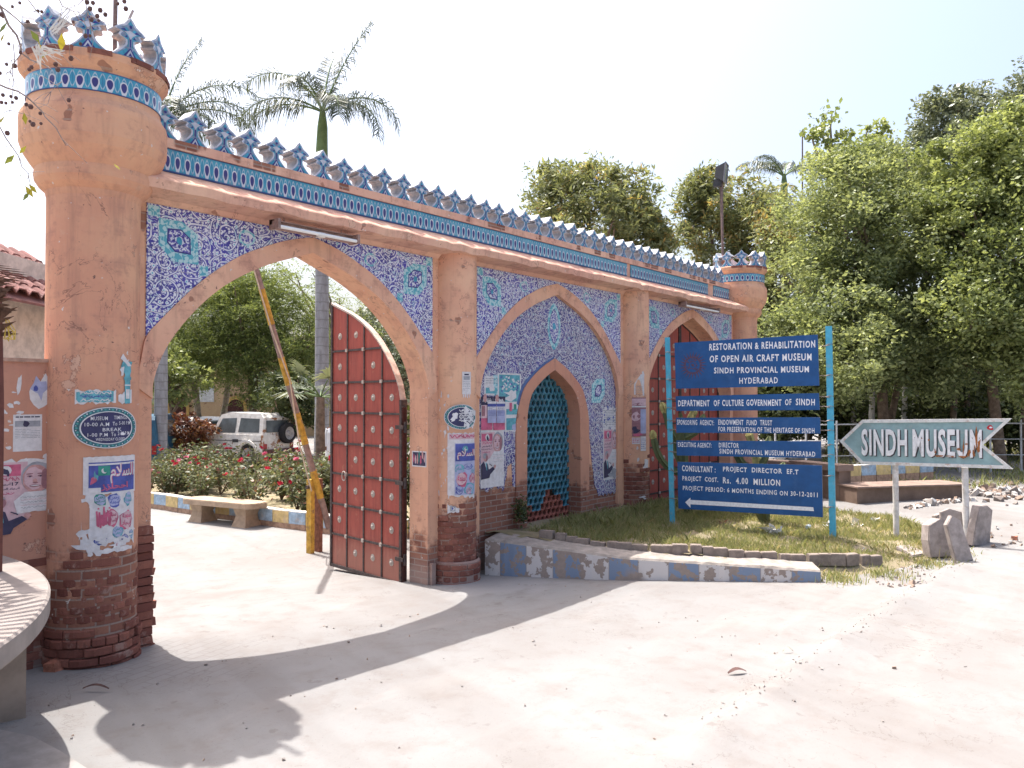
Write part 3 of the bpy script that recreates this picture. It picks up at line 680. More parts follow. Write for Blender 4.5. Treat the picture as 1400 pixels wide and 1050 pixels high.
# merlons: palmette blocks along the parapet, all alike
M_MBLUE = flatmat('mid_blue_glaze', (.2, .25, .35), .35, .45, .35, 30)
def merlon_mesh():
    half = [(0, .41), (.028, .375), (.05, .335), (.075, .315), (.105, .295), (.132, .27), (.128, .255), (.1, .255), (.083, .243), (.095, .225), (.1, .21), (.085, .195), (.055, .195), (.04, .18), (.037, .15), (.045, .125), (.064, .095), (.095, .055), (.13, .02), (.15, 0)]
    out = half+[(-a, b) for a, b in half[::-1] if a > 0]
    cen = [(0, b) for a, b in half]; mb = MB(); D0, D1 = -.0, .19
    # front and back as rows between the two edges (the outline is not convex)
    for d, rv in ((D0, 0), (D1, 1)):
        for (a, b), (c, e) in zip(half[:-1], half[1:]):
            if d == D0:
                ia, ib, ic, ie = max(0, a-.017), b-.012*(b > .3), max(0, c-.017), e-.012*(e > .3)
                for sg_ in (1, -1):
                    q = [(sg_*a, d, b), (sg_*c, d, e), (sg_*ic, d-.002, ie), (sg_*ia, d-.002, ib)]; mb.face(q if sg_ < 0 else q[::-1], 0)
                if ia > 0 or ic > 0:
                    q = [(ia, d-.002, ib), (-ia, d-.002, ib), (-ic, d-.002, ie), (ic, d-.002, ie)]; mb.face(q, 5)
                continue
            q = [(a, d, b), (-a, d, b), (-c, d, e), (c, d, e)] if a > 0 else [(0, d, b), (-c, d, e), (c, d, e)]
            mb.face(q if not rv else q[::-1], 0)
    n = len(out)
    for i in range(n):
        (a, b), (c, e) = out[i], out[(i+1) % n]; mb.face([(a, D0, b), (c, D0, e), (c, D1, e), (a, D1, b)], 4)
    fn = lambda x, z, o: (x, D0-o*1.5, z); fl = Flat(fn)
    def sym(P, m, lay):
        fl.poly(P, m, lay); fl.poly([(-a, b) for a, b in P[::-1]], m, lay)
    sym([(.008, .04), (.03, .095), (.11, .01), (.0, .008)], 1, 1); fl.poly([(0, .105), (.058, .012), (-.058, .012)], 2, 2); fl.poly([(0, .085), (.035, .016), (-.035, .016)], 3, 3); fl.poly([(0, .055), (.018, .02), (-.018, .02)], 2, 4)
    sym([(.02, .25), (.055, .262), (.09, .262), (.05, .285)], 2, 2); sym([(.022, .2), (.05, .2), (.03, .225)], 2, 2)
    sym([(.014, .11), (.016, .28), (.035, .3), (.085, .262), (.04, .24), (.03, .2), (.075, .205), (.024, .18), (.022, .13), (.03, .11)], 1, 1)
    fl.poly([(0, .375), (.022, .34), (0, .31), (-.022, .34)], 1, 1); fl.poly([(0, .275), (.05, .255), (.02, .225), (0, .19), (-.02, .225), (-.05, .255)], 3, 2); fl.blob(0, .315, .014, .018, 2, 3, 6, 0); fl.poly([(.006, .11), (.006, .19), (-.006, .19), (-.006, .11)], 2, 2)
    o = len(mb.v)
    mb.v += fl.mb.v; mb.f += [tuple(i+o for i in f) for f in fl.mb.f]; mb.mi += fl.mb.mi; mb.uv += fl.mb.uv; mb.sm += fl.mb.sm
    return mb.data('merlon', [M_GLWHITE, M_TURQ, M_NAVY, M_GLWHITE, M_MERLON, M_MBLUE])
ML = merlon_mesh()
for i in range(41):
    o = link('merlon', ML, gate, False); o.location = Vector((.635+.306*i, .02, 4.64))-gate.location
    o.scale = (random.uniform(.96, 1.03), 1, .82*random.uniform(.95, 1.03)); o.rotation_euler.y = random.gauss(0, .022); o.rotation_euler.x = random.gauss(0, .03); o.rotation_euler.z = random.gauss(0, .035)
# ---- the two towers
def tower(cx, cy, detailed):
    mb = MB(); R = .368
    prof = [(R-.004, -.5), (R-.004, .8), (R, 1.1), (R, 3.90), (R+.012, 3.955), (R+.06, 4.0), (.46, 4.05), (.466, 4.10), (.46, 4.145), (.5, 4.2), (.55, 4.28), (.577, 4.36), (.58, 4.42), (.58, 4.56), (.572, 4.60), (.53, 4.66), (.522, 4.705), (.522, 4.90), (.54, 4.915), (.565, 4.95), (.585, 4.975), (.588, 5.03), (.56, 5.05), (.02, 5.06)]
    mb.lathe(prof, (cx, cy), 48, 0, 0, 2*math.pi, True, .4)
    t = mb.build('round_tower', M_TOWER, gate, smooth=True)
    mb = MB(); mb.lathe([(.524, 4.715), (.530, 4.717), (.530, 4.883), (.524, 4.885)], (cx, cy), 60, 0, 0, 2*math.pi, False, .509)
    mb.build('tile_band', M_FRIEZE_T, t)
    for k in range(11):
        th = 2*math.pi*(k+.35)/11; m = link('merlon', ML, t, False)
        # the block stands on the rim with its glazed face outwards
        m.location = Vector((cx+.56*math.cos(th), cy+.56*math.sin(th), 5.04)); m.rotation_euler.z = th+math.pi/2+random.gauss(0, .05); m.rotation_euler.x = random.gauss(0, .02); m.scale = (1.02*random.uniform(.95, 1.03), .6, .86*random.uniform(.94, 1.04))
    mb = MB(); tt = []
    for k in range(9):
        a = random.uniform(math.pi, 2*math.pi); mb.obox((cx+.575*math.cos(a), cy+.575*math.sin(a), 5.022), (-.09*math.sin(a), .09*math.cos(a), 0), (.016*math.cos(a), .016*math.sin(a), 0), (0, 0, .022)); tt += [random.random()]*6
    if detailed:
        ring_bricks(mb, tt, cx, cy, R+.0, -.08, .34, -math.pi*1.02, .1, fringe=.1, prot=.007)
        ring_bricks(mb, tt, cx, cy, R-.004, .34, 1.12, -math.pi*1.02, -.12, fringe=.3, prot=.003, keep=lambda t, z: z < .78+.15*math.sin(2.6*t+1)+.09*math.sin(7*t)+random.gauss(0, .04))
        ring_bricks(mb, tt, cx, cy, R+.03, -.08, .26, -math.pi*1.02, .1, fringe=.08, prot=.009)
    else: ring_bricks(mb, tt, cx, cy, R, .0, 1.0, -math.pi, 0, fringe=.5, prot=.006)
    tinted(mb, tt, 'brick_courses', M_BRICK, t)
    return t
tower(0, 0, True); tower(13.76, 0, False)
# broken brick edge of the jamb beside the left tower
mb = MB(); tt = []
for k in range(15):
    z = -.1+k*.076; e = .524+random.choice((0, 0, .01, .02, .035))*(1 if k < 11 else .2)-(.03 if random.random() < .25 else 0)
    mb.obox((e-.1, .07+random.gauss(0, .006), z+.037), (.1, 0, 0), (0, .115, 0), (0, 0, .034), 0, .004); tt += [random.random()]*6
    mb.obox((.44, -.03+random.gauss(0, .006), z+.037), (.075, 0, 0), (0, .04, 0), (0, 0, .034), 0, .003); tt += [random.random()]*6
tinted(mb, tt, 'jamb_bricks', M_BRICK, gate)
# ---- door leaves, boarded and strapped with iron
def leaf_parts(flip):
    """local frame: x from the hinge, y = thickness (seen face at -y), z up"""
    Wd = 1.77; top = [(1.79+a, b) for a, b in INND[1:]]                  # x from hinge 0 to 1.79
    top = [(max(0, min(Wd, a)), b-.05) for a, b in top]
    def zt(x): return float(np.interp(x, [a for a, b in top], [b for a, b in top]))
    xs = np.linspace(0, Wd, 24); mb = MB(); fn = lambda x, z, v: (x, v, z)
    mb.strip([(x, -.02) for x in xs], [(x, zt(x)) for x in xs], -.03, .03, 0, fn)
    # board joints
    strap = MB(); zr = [.02, .43, .865, 1.3, 1.735, 2.17, 2.6, 3.05]; cx = [0.02, .46, .9, 1.33, 1.745]
    for x in cx[1:-1]: strap.box(x-.014, x+.014, -.042, -.031, 0, zt(x)-.02)
    for x in (cx[0], cx[-1]): strap.box(x-.02, x+.024, -.05, .045, -.03, zt(x)-.015)
    strap.box(0, Wd, -.05, .045, -.045, .0)
    for z in zr[1:]:
        x0 = float(np.interp(z, [b for a, b in top], [a for a, b in top])) if z > 2.3 else 0
        strap.box(x0+.01, Wd, -.047, -.03, z-.014, z+.014); strap.box(x0+.01, Wd, .03, .045, z-.014, z+.014)
        for x in cx[1:-1]:
            if x > x0: strap.box(x-.024, x+.024, -.062, -.045, z-.024, z+.024, 1)
    rim = MB(); rim.strip([(x, zt(x)-.01) for x in xs], [(x, zt(x)+.016) for x in xs], -.044, .044, 0, fn)
    boss = []
    for i in range(4):
        for z in [(a+b)/2 for a, b in zip(zr[:-1], zr[1:])]+[3.26]:
            x = (cx[i]+cx[i+1])/2
            if zt(x)-z > .13: boss.append((x, z))
    hinge = MB()
    for z in (.3, 1.28, 2.0): hinge.tube([(-.05, -.02, z-.07), (-.05, -.02, z+.07)], .022, 8); hinge.box(-.05, .12, -.06, -.048, z-.025, z+.025)
    return mb, strap, rim, boss, hinge, zr, cx
_bm = MB()
_bm.lathe([(0.0001, .032), (.014, .03), (.02, .022), (.022, .012), (.036, .012), (.04, .006), (.056, .005), (.06, 0)], (0, 0), 14, 0, 0, 2*math.pi, True)
for k in range(6):
    t = k*math.pi/3; _bm.obox((.047*math.cos(t), .047*math.sin(t), .008), (.006, 0, 0), (0, .006, 0), (0, 0, .004))
BOSS = _bm.data('door_boss', M_BOSS)
def leaf(hu, hv, hz, rz, flip, ring=True):
    P, S, Rm, bs, H, zr, cx = leaf_parts(flip)
    d = P.build('door_leaf', M_DOOR, gate, False); d.location = Vector((hu, hv, hz))-gate.location; d.rotation_euler.z = rz
    if flip: d.scale.x = -1
    S.build('iron_straps', [M_IRON, M_BOSS], d, False); Rm.build('door_rim', [flatmat('sunlit_pale_door_rim', (.4, .33, .29), .7, .3, .3, 10)] if ring else M_IRON, d, False); H.build('hinge', M_IRON, d, False)  # open leaf's rim gets a pale colour to look sunlit
    lost = random.Random(int(hu*10))
    for x, z in bs:
        if lost.random() < .16 or (z < .5 and lost.random() < .5): continue
        for sgn in ((-1,) ):
            b = link('door_boss', BOSS, d, False); b.location = (x, -.031, z); b.rotation_euler = (math.pi/2, lost.uniform(0, 3), 0); b.scale = (.82, .82, .7)
    if ring:
        h = MB(); h.tube([(1.7, -.075+.01*math.cos(t), 1.3-.06+.06*math.cos(t)) if 0 else (1.33+.0, -.07, 1.3) if 0 else (1.36+.05*math.sin(t), -.07, 1.28+.065*math.cos(t)) for t in np.linspace(0, 2*math.pi, 13)], .008, 6); h.build('pull_ring', M_BOSS, d, False)
    return d
# open leaf of the left arch, swung back square to the wall along its right jamb
leaf(4.075, .40, -.17, math.radians(262), True)
# shut pair in the right arch
leaf(CEN[2]-1.775, .30, -.02, 0, False, False); leaf(CEN[2]+1.775, .30, -.02, 0, True, False)
# ------------------------------------------------------------------ blue project notice on two posts
M_SIGNBLUE = flatmat('sign_blue_paint', (.008, .075, .235), .45, .4, .12, 5, dirt=((.05, .13, .3), .35))
M_LETTER = flatmat('white_sign_lettering', (.74, .75, .78), .6, .3, .1, 30)
M_POST = flatmat('turquoise_post_paint', (.07, .38, .55), .45, .4, .12, 12, dirt=((.25, .33, .35), .4))
M_EMBLEM = flatmat('faded_emblem_red', (.09, .055, .1), .6, .3, .2, 40)
M_WIRE = flatmat('rusty_wire', (.25, .2, .18), .6, .4, .3, 40, .4)
A = np.array([8.22, -1.25]); B = np.array([8.67, -3.58]); EL = (B-A)/np.linalg.norm(B-A); NL = np.array([EL[1], -EL[0]])     # towards the road
if NL@(EYE[:2]-A) < 0: NL = -NL
sg = thing('notice_board', (A[0], A[1], .2), 'blue restoration notice of five lettered boards wired between two turquoise posts on the grass', 'sign')
def sp(s, z, o=0.0): q = A+EL*s+NL*o; return (q[0], q[1], z)
def quadpt(c, a, b):   # bilinear inside a board's four measured corners (tl,tr,bl,br)
    tl, tr, bl, br = (np.array(q) for q in c); return (tl*(1-a)+tr*a)*(1-b)+(bl*(1-a)+br*a)*b
BOARDS = [((.058, 3.071), (2.165, 3.122), (.078, 2.355), (2.182, 2.388)), ((.072, 2.237), (2.175, 2.28), (.084, 2.008), (2.186, 2.038)), ((.079, 1.902), (2.19, 1.933), (.083, 1.67), (2.192, 1.699)),
  ((.085, 1.548), (2.198, 1.589), (.089, 1.316), (2.203, 1.348)), ((.098, 1.216), (2.21, 1.245), (.111, .494), (2.218, .505))]
TXT = [[('RESTORATION & REHABILITATION', .603, 2.133, 2.988, .105), ('OF OPEN AIR CRAFT MUSEUM', .607, 2.082, 2.804, .105), ('SINDH PROVINCIAL MUSEUM', .673, 2.045, 2.627, .092), ('HYDERABAD', 1.054, 1.611, 2.47, .09)],
  [('DEPARTMENT', .114, .605, 2.13, .096), ('OF', .668, .755, 2.134, .096), ('CULTURE', .795, 1.115, 2.136, .096), ('GOVERNMENT', 1.155, 1.66, 2.14, .096), ('OF', 1.71, 1.80, 2.148, .09), ('SINDH', 1.86, 2.121, 2.15, .096)],
  [('SPONSORING  AGENCY:', .096, .67, 1.833, .08), ('ENDOWMENT  FUND  TRUST', .737, 1.525, 1.843, .08), ('FOR PRESERVATION OF THE HERITAGE OF SINDH', .736, 2.114, 1.738, .074)],
  [('EXECUTING AGENCY:', .109, .632, 1.488, .075), ('DIRECTOR', .744, 1.04, 1.497, .075), ('SINDH PROVINCIAL MUSEUM HYDERABAD', .751, 2.122, 1.402, .075)],
  [('CONSULTANT :', .173, .69, 1.12, .092), ('PROJECT  DIRECTOR  EF.T', .804, 1.889, 1.127, .095), ('PROJECT  COST.', .179, .73, .958, .092), ('Rs.  4.00  MILLION', .803, 1.636, .967, .095), ('PROJECT PERIOD: 6 MONTHS ENDING ON 30-12-2011', .184, 2.151, .81, .09)]]
for bi, c in enumerate(BOARDS):
    mb = MB(); mb.prism([tuple(quadpt(c, a, b)) for a, b in ((0, 0), (1, 0), (1, 1), (0, 1))], lambda s, z, d: sp(s, z, -d), -.030, -.012)
    bd = mb.build('board', M_SIGNBLUE, sg)
    mb = MB()
    for a, b in ((0, .06), (.94, 1)):
        p = [quadpt(c, a, 0), quadpt(c, b, 0), quadpt(c, b, 1), quadpt(c, a, 1)]; mb.prism([tuple(q) for q in p], lambda s, z, d: sp(s, z, -d), -.012, .012)
    mb.build('batten', M_WIRE, bd)
    fl = Flat(lambda x, z, o: sp(x, z, .0302+o))
    for t, s0, s1, zc, h in TXT[bi]:
        k = .0225*(1 if bi != 4 else .95); fl.text(t, s0, s1, zc-h/2, zc+h/2, 0, 0, .026 if h > .09 else .018, 1.22, .035)
    # tilt each line with the board
    if bi == 4:
        fl.poly([(.22, .598), (.302, .675), (.302, .64), (2.09, .64), (2.10, .585), (.302, .572), (.302, .518)], 0, 0)
    fl.build('lettering', M_LETTER, bd)
    if bi == 0:
        fl = Flat(lambda x, z, o: sp(x, z, .0302+o)); cx, cz = .347, 2.715
        for k in range(24):
            t = k*math.pi/12; a0, a1 = t-.1, t+.1; P = [(cx+.125*math.cos(a0), cz+.125*math.sin(a0)), (cx+.225*math.cos(t-.06), cz+.225*math.sin(t-.06)), (cx+.13*math.cos(a1), cz+.13*math.sin(a1))]; fl.poly(P, 0, 0)
        for k in range(36):
            t0, t1 = k*math.pi/18, (k+1)*math.pi/18
            for r0, r1 in ((.11, .135), (.05, .062)): fl.poly([(cx+r0*math.cos(t0), cz+r0*math.sin(t0)), (cx+r1*math.cos(t0), cz+r1*math.sin(t0)), (cx+r1*math.cos(t1), cz+r1*math.sin(t1)), (cx+r0*math.cos(t1), cz+r0*math.sin(t1))], 0, 0)
        for k in range(14):
            t = random.uniform(0, 6.3); r = random.uniform(.065, .1); fl.blob(cx+r*math.cos(t), cz+r*math.sin(t), .014, .01, 0, 0, 6, .3)
        fl.blob(cx, cz, .025, .025, 0, 0, 8, .1); fl.build('emblem', M_EMBLEM, bd)
for (s0, z0), (s1, z1), wd in (((0, .1), (-.075, 3.164), .034), ((2.345, .08), (2.308, 3.241), .043)):
    mb = MB(); a = np.array(sp(s0, z0, -.04)); b = np.array(sp(s1, z1, -.04)); ex = np.array([EL[0], EL[1], 0])*wd; ey = np.array([NL[0], NL[1], 0])*.03
    mb.obox((a+b)/2, ex, ey, (b-a)/2); mb.build('post', M_POST, sg)
for c in BOARDS:
    for b in (.2, .8):
        for e, sgn, pz in ((0, -1, 0), (1, 1, 0)):
            mb = MB()
            q = quadpt(c, e, b); po = -.05*q[1]/3 if e == 0 else 2.325
            mb.tube([sp(q[0]+.02*-sgn, q[1], .0), sp((q[0]+po)/2, q[1]+random.gauss(0, .01), .01), sp(po, q[1]+random.gauss(0, .02), .0)], .006, 5)
            mb.tube([sp(po-.045, q[1], -.0), sp(po, q[1]+.01, .005), sp(po+.045, q[1], 0), sp(po, q[1]-.012, -.08), sp(po-.045, q[1], 0)], .004, 5)
            mb.build('wire_tie', M_WIRE, sg)

# ------------------------------------------------------------------ arrow-shaped direction sign
A2 = np.array([9.79, -4.15]); E2 = np.array([.11, -.93]); E2 /= np.linalg.norm(E2); N2 = np.array([E2[1], -E2[0]]);
if N2@(EYE[:2]-A2) < 0: N2 = -N2
def sq(s, z, o=0.): q = A2+E2*s+N2*o; return (float(q[0]), float(q[1]), z)
M_ARROW = flatmat('grey_green_sign_paint', (.27, .4, .41), .6, .3, .14, 6, dirt=((.4, .42, .4), .5))
M_ARROWRIM = flatmat('pale_sign_rim', (.62, .62, .6), .6, .3, .14, 14, dirt=((.4, .2, .12), .6))
M_ARROWLET = flatmat('white_raised_letters', (.72, .72, .73), .6, .3, .1, 14)
M_RUST = flatmat('rust', (.3, .12, .05), .9, .1, .4, 25)
M_SHADOWLET = flatmat('dark_letter_edge', (.1, .09, .1), .8, .2, .2, 20)
ar = thing('direction_sign', (A2[0], A2[1], .12), 'grey-green arrow sign pointing left with raised white letters and rust streaks', 'sign')
AO = [(-.807, 1.544), (-.484, 1.877), (1.45, 1.924), (1.103, 1.545), (1.458, 1.222), (-.495, 1.203)]
AI = [(-.745, 1.544), (-.468, 1.832), (1.352, 1.876), (1.045, 1.545), (1.35, 1.268), (-.478, 1.248)]
def splitp(P, fn, mb, d0, d1, m):  # concave outline cut along its middle line
    up = [P[0], P[1], P[2], P[3]]; dn = [P[0], P[3], P[4], P[5]]
    for q in (up, dn): mb.prism(q, fn, d0, d1, m)
fnq = lambda s, z, d: sq(s, z, -d)
mb = MB(); splitp(AI, fnq, mb, -.01, .02, 0); pn = mb.build('panel', M_ARROW, ar)
mb = MB()
for i in range(6):
    a, b, c, d = AO[i], AO[(i+1) % 6], AI[(i+1) % 6], AI[i]; mb.prism([a, b, c, d], fnq, -.03, .028)
mb.build('rim', M_ARROWRIM, ar)
def raised(t, x0, x1, z0, z1, nm, parent):
    V, Fc = text2d(t, .03, 3, 1.12); lo = V.min(0); hi = V.max(0)
    def at(v, shx, shz): return (x0+(x1-x0)*(v[0]-lo[0])/(hi[0]-lo[0])+shx, z0+(z1-z0)*(v[1]-lo[1])/(hi[1]-lo[1])+shz+.012*(v[0]-lo[0])/(hi[0]-lo[0]))
    mb = MB(); ec = {}
    for f in Fc:
        mb.face([sq(*at(V[i], 0, 0), .036) for i in f], 0)
        for i, j in zip(f, f[1:]+f[:1]): ec[(i, j)] = 1
    for (i, j) in ec:
        if (j, i) not in ec: mb.face([sq(*at(V[i], 0, 0), .036), sq(*at(V[j], 0, 0), .036), sq(*at(V[j], .0, 0), .011), sq(*at(V[i], .0, 0), .011)], 1)
    # painted drop edge
    for f in Fc: mb.face([sq(*at(V[i], .014, -.014), .0118) for i in f], 1)
    return mb.build(nm, [M_ARROWLET, M_SHADOWLET], parent)
raised('SINDH', -.493, .132, 1.335, 1.74, 'lettering', pn); raised('MUSEUM', .205, 1.088, 1.345, 1.755, 'lettering', pn)
fl = Flat(lambda x, z, o: sq(x, z, .0365+o))
for x, z, rx, rz in ((1.02, 1.6, .014, .13), (1.045, 1.52, .02, .09), (.99, 1.45, .016, .07), (.86, 1.5, .012, .1), (.8, 1.48, .03, .014), (.7, 1.37, .06, .012), (.55, 1.37, .06, .014), (.84, 1.37, .06, .012), (.42, 1.6, .012, .012), (.5, 1.43, .01, .03), (.9, 1.55, .025, .012), (.93, 1.43, .015, .04), (.33, 1.62, .008, .008)):
    fl.blob(x, z, rx, rz, 0, 1, 9, .35)
fl.build('rust_streaks', M_RUST, pn)
fl = Flat(lambda x, z, o: sq(x, z, .0102+o)); fl.blob(1.19, 1.79, .042, .036, 0, 1, 10, .15); fl.blob(1.195, 1.795, .018, .014, 1, 2, 7, .2); fl.build('sticker', [flatmat('red_sticker', (.5, .03, .04), .5), M_LETTER], pn)
for s0, z0, s1, z1 in ((-.03, .02, -.035, 1.215), (.885, .05, .872, 1.21)):
    mb = MB(); mb.tube([sq(s0, z0, -.03), sq(s1, z1, -.03)], .043, 12); mb.build('post', flatmat('weathered_white_post', (.6, .58, .56), .7, .3, .2, 9, dirt=((.4, .25, .15), .6)), ar)
# broken paving slabs leaning together by the sign
M_SLAB = flatmat('broken_concrete_slab', (.33, .285, .265), .95, .1, .22, 9)
def slab(c, w_, h, t, yaw, tilt, label, roll=0):
    o = thing('concrete_slab', c, label, 'slab', 'broken slabs by the arrow sign'); P = []
    n = 9
    out = [(-w_/2+random.gauss(0, .015), 0), (w_/2+random.gauss(0, .015), 0), (w_/2*random.uniform(.9, 1.02), h*.5), (w_/2*random.uniform(.8, .98), h*random.uniform(.85, .97)), (random.uniform(-.1, .1)*w_, h*random.uniform(.97, 1.03)), (-w_/2*random.uniform(.85, 1), h*random.uniform(.85, 1)), (-w_/2*random.uniform(.95, 1.05), h*.45)]
    mb = MB(); Rm = Matrix.Rotation(yaw, 3, 'Z')@Matrix.Rotation(tilt, 3, 'X')@Matrix.Rotation(roll, 3, 'Y')
    fn = lambda a, b, d: tuple(Rm@Vector((a, d, b)))
    mb.prism([(a*.93, .012+b*.97) for a, b in out], fn, -t/2-.0, t/2); mb.prism(out, fn, -t/2+.012, t/2-.012)
    mb.build('broken_face', M_SLAB, o, False); return o
def slq(px, py, z): q = onz(px, py, z); return (q[0], q[1], z-.04)
FACE = math.atan2(-F0[1], -F0[0])+math.pi/2      # a slab turned square to the road
slab(slq(1281, 757, .10), .33, .5, .17, FACE+.15, math.radians(-5), 'squat concrete slab with an orange scrap at its foot, leftmost of the upright slabs')
slab(slq(1318, 764, .10), .24, .6, .09, FACE+.1, math.radians(-8), 'thin concrete slab leaning hard against the squat one', math.radians(-13))
slab(slq(1304, 741, .13), .3, .52, .1, FACE-.3, math.radians(-4), 'rough slab standing just left of the arrow sign right post', math.radians(-5))
slab(slq(1336, 742, .14), .42, .58, .12, FACE+.55, math.radians(4), 'tall slab with a sloping top, rightmost by the sign post', math.radians(8))
slab(slq(1290, 735, .13), .26, .4, .1, FACE+.2, math.radians(-8), 'low rounded stone slab half hidden at the back of the heap')
o = slab(slq(1258, 758, .09), .3, .3, .09, FACE+.5, math.radians(-75), 'pale slab lying flat in the grass edge')
# ------------------------------------------------------------------ painted kerb wall that holds the grass bed
KF = [(5.0, -.18), (5.27, -1.08), (5.54, -1.98), (6.2, -3.0), (6.83, -3.98)]; KT = [.335, .28, .226, .17, .12]
def kpt(t):  # t in 0..1 along the front
    d = np.r_[0, np.cumsum([math.dist(a, b) for a, b in zip(KF[:-1], KF[1:])])]; s = t*d[-1]
    return np.array([np.interp(s, d, [p[0] for p in KF]), np.interp(s, d, [p[1] for p in KF])]), float(np.interp(s, d, KT)), s
def kerb_paint():
    n = N('peeling_kerb_paint', .9, .15); x, y, z = n.xyz(n.uv()); p = n.pos()
    k = n.ma('DIVIDE', n.ma('ADD', x, .15), .37); band = n.ma('FLOOR', k); par = n.ma('MODULO', band, 2)
    peel = n.noise(p, 6.5, 5, .6); keep = n.ma('SUBTRACT', 1, n.ss(peel, .505, .52))
    patch = n.noise(n.vm('ADD', p, (3, 1, 7)), 1.2, 2); keep = n.ma('MULTIPLY', keep, n.ss(patch, .3, .4))
    paint = n.mix(par, (.68, .66, .65), (.025, .17, .36))
    bare = n.mix(n.ss(n.noise(p, 13, 5, .7), .35, .65), (.27, .2, .155), (.18, .135, .105))
    c = n.mix(keep, bare, paint)
    fx = n.ma('FRACT', k); c = n.mix(n.ma('MULTIPLY', n.ss(n.ma('ABSOLUTE', n.ma('SUBTRACT', fx, .5)), .475, .49), .6), c, (.16, .12, .1))
    c = n.mix(n.ma('MULTIPLY', n.ma('SUBTRACT', 1, n.ss(z, -.02, .09)), .5), c, (.4, .34, .31))
    n.col(c); n.bump(n.ma('ADD', keep, n.noise(p, 30, 4)), .4, .006); return n.m
M_KERB = kerb_paint(); M_KERBTOP = flatmat('worn_kerb_top', (.3, .265, .235), .95, .1, .2, 8)
kb = thing('kerb_wall', (5.6, -1.9, 0), 'low kerb wall with peeling blue and white panels in front of the grass', 'kerb')
mb = MB(); n = 60; S = [kpt(i/n) for i in range(n+1)]
def nrm(i):
    a = S[max(0, i-1)][0]; b = S[min(n, i+1)][0]; d = (b-a)/np.linalg.norm(b-a); return np.array([-d[1], d[0]])*-1 if np.array([-d[1], d[0]])[0] < 0 else np.array([-d[1], d[0]])
rows = []
for i in range(n+1):
    p, zt, s = S[i]; q = nrm(i); j = random.gauss(0, .004); k = random.gauss(0, .004)
    fr = lambda o, z: (p[0]+q[0]*o, p[1]+q[1]*o, z)
    rows.append(([fr(0, -.5), fr(0+j, zt-.025), fr(.02+j, zt+k), fr(.4, zt+.02+k), fr(.4, -.5)], s))
for (r0, s0), (r1, s1) in zip(rows[:-1], rows[1:]):
    mb.face([r0[0], r1[0], r1[1], r0[1]], 0, [(s0, r0[0][2]), (s1, r1[0][2]), (s1, r1[1][2]), (s0, r0[1][2])])
    for k in (1, 2, 3): mb.face([r0[k], r1[k], r1[k+1], r0[k+1]], 1)
mb.face(rows[0][0], 1); mb.face(rows[-1][0][::-1], 1)
mb.build('kerb_body', [M_KERB, M_KERBTOP], kb)
# ------------------------------------------------------------------ raised bed: soil, grass, brick edging
def bedz(u, v):
    """height of the planted bed"""
    u = np.atleast_1d(np.asarray(u, float)); v = np.atleast_1d(np.asarray(v, float))
    P = np.array([(5.2, -.1, .34), (7, -.1, .36), (9, -.1, .36), (12, -.1, .3), (5.9, -1.9, .23), (7.2, -3.8, .12), (6.8, -1.5, .27), (8.2, -1.25, .24), (8.67, -3.58, .2), (9.8, -4.15, .14), (9.9, -5.0, .14), (8.4, -4.5, .09), (11.5, -4, .23), (11.7, -2.6, .26), (10, -2, .26), (12.6, -.5, .28)])
    d = np.sqrt((u[:, None]-P[:, 0])**2+(v[:, None]-P[:, 1])**2)+.05; w8 = d**-3; z = (w8*P[:, 2]).sum(1)/w8.sum(1)
    return z+.012*np.sin(u*5+v*3)+.01*np.sin(v*7-u*2)
BED = [(5.24, .01), (5.51, -1.02), (5.77, -1.88), (6.49, -2.95), (7.12, -3.9), (7.7, -4.45), (8.5, -4.75), (9.25, -4.95), (10.0, -5.05), (10.7, -4.6), (11.5, -3.95), (11.7, -2.6), (12.3, -1.2), (12.6, .01)]
def inpoly(u, v, P):
    u = np.asarray(u); v = np.asarray(v); c = np.zeros(u.shape, bool); j = len(P)-1
    for i in range(len(P)):
        (xi, yi), (xj, yj) = P[i], P[j]
        c ^= ((yi > v) != (yj > v)) & (u < (xj-xi)*(v-yi)/(yj-yi+1e-12)+xi); j = i
    return c
def edge_dist(u, v, P):
    best = np.full(u.shape, 99.)
    for (a, b), (c, d) in zip(P, P[1:]+P[:1]):
        L2 = (c-a)**2+(d-b)**2; t = np.clip(((u-a)*(c-a)+(v-b)*(d-b))/L2, 0, 1); best = np.minimum(best, np.hypot(u-a-t*(c-a), v-b-t*(d-b)))
    return best
n = N('dry_bed_soil', .95, .1); p = n.pos(); a = n.noise(p, 2.2, 6, .7); b = n.noise(p, 30, 5, .7)
c = n.mix(n.ss(a, .35, .65), (.29, .24, .17), (.2, .175, .1)); c = n.mix(n.ma('MULTIPLY', n.ss(b, .5, .7), .5), c, (.2, .15, .1)); n.col(c); n.bump(b, .5, .02); M_SOIL = n.m
xs = np.arange(4.9, 13, .12); ys = np.arange(-5.3, .2, .12); XX, YY = np.meshgrid(xs, ys); ins = inpoly(XX, YY, BED); ed = edge_dist(XX.ravel(), YY.ravel(), BED).reshape(XX.shape)
ZZ = bedz(XX.ravel(), YY.ravel()).reshape(XX.shape); free = (XX > 6.95) & (YY < -.3)
gr = gz(XX.ravel(), YY.ravel()).reshape(XX.shape); sd = np.where(ins, ed, -ed); k = np.clip((sd+.02)/.35, 0, 1); ZZ = np.where(free, gr-.02+(ZZ-gr+.02)*k, ZZ)
ok = (sd > -.13) & ~((XX < 6.95) & ~ins & (YY < 0))
vid = -np.ones(XX.shape, int); V = []; Fc = []
for i in range(XX.shape[0]):
    for j in range(XX.shape[1]):
        if ok[i, j]: vid[i, j] = len(V); V.append((XX[i, j], YY[i, j], ZZ[i, j]))
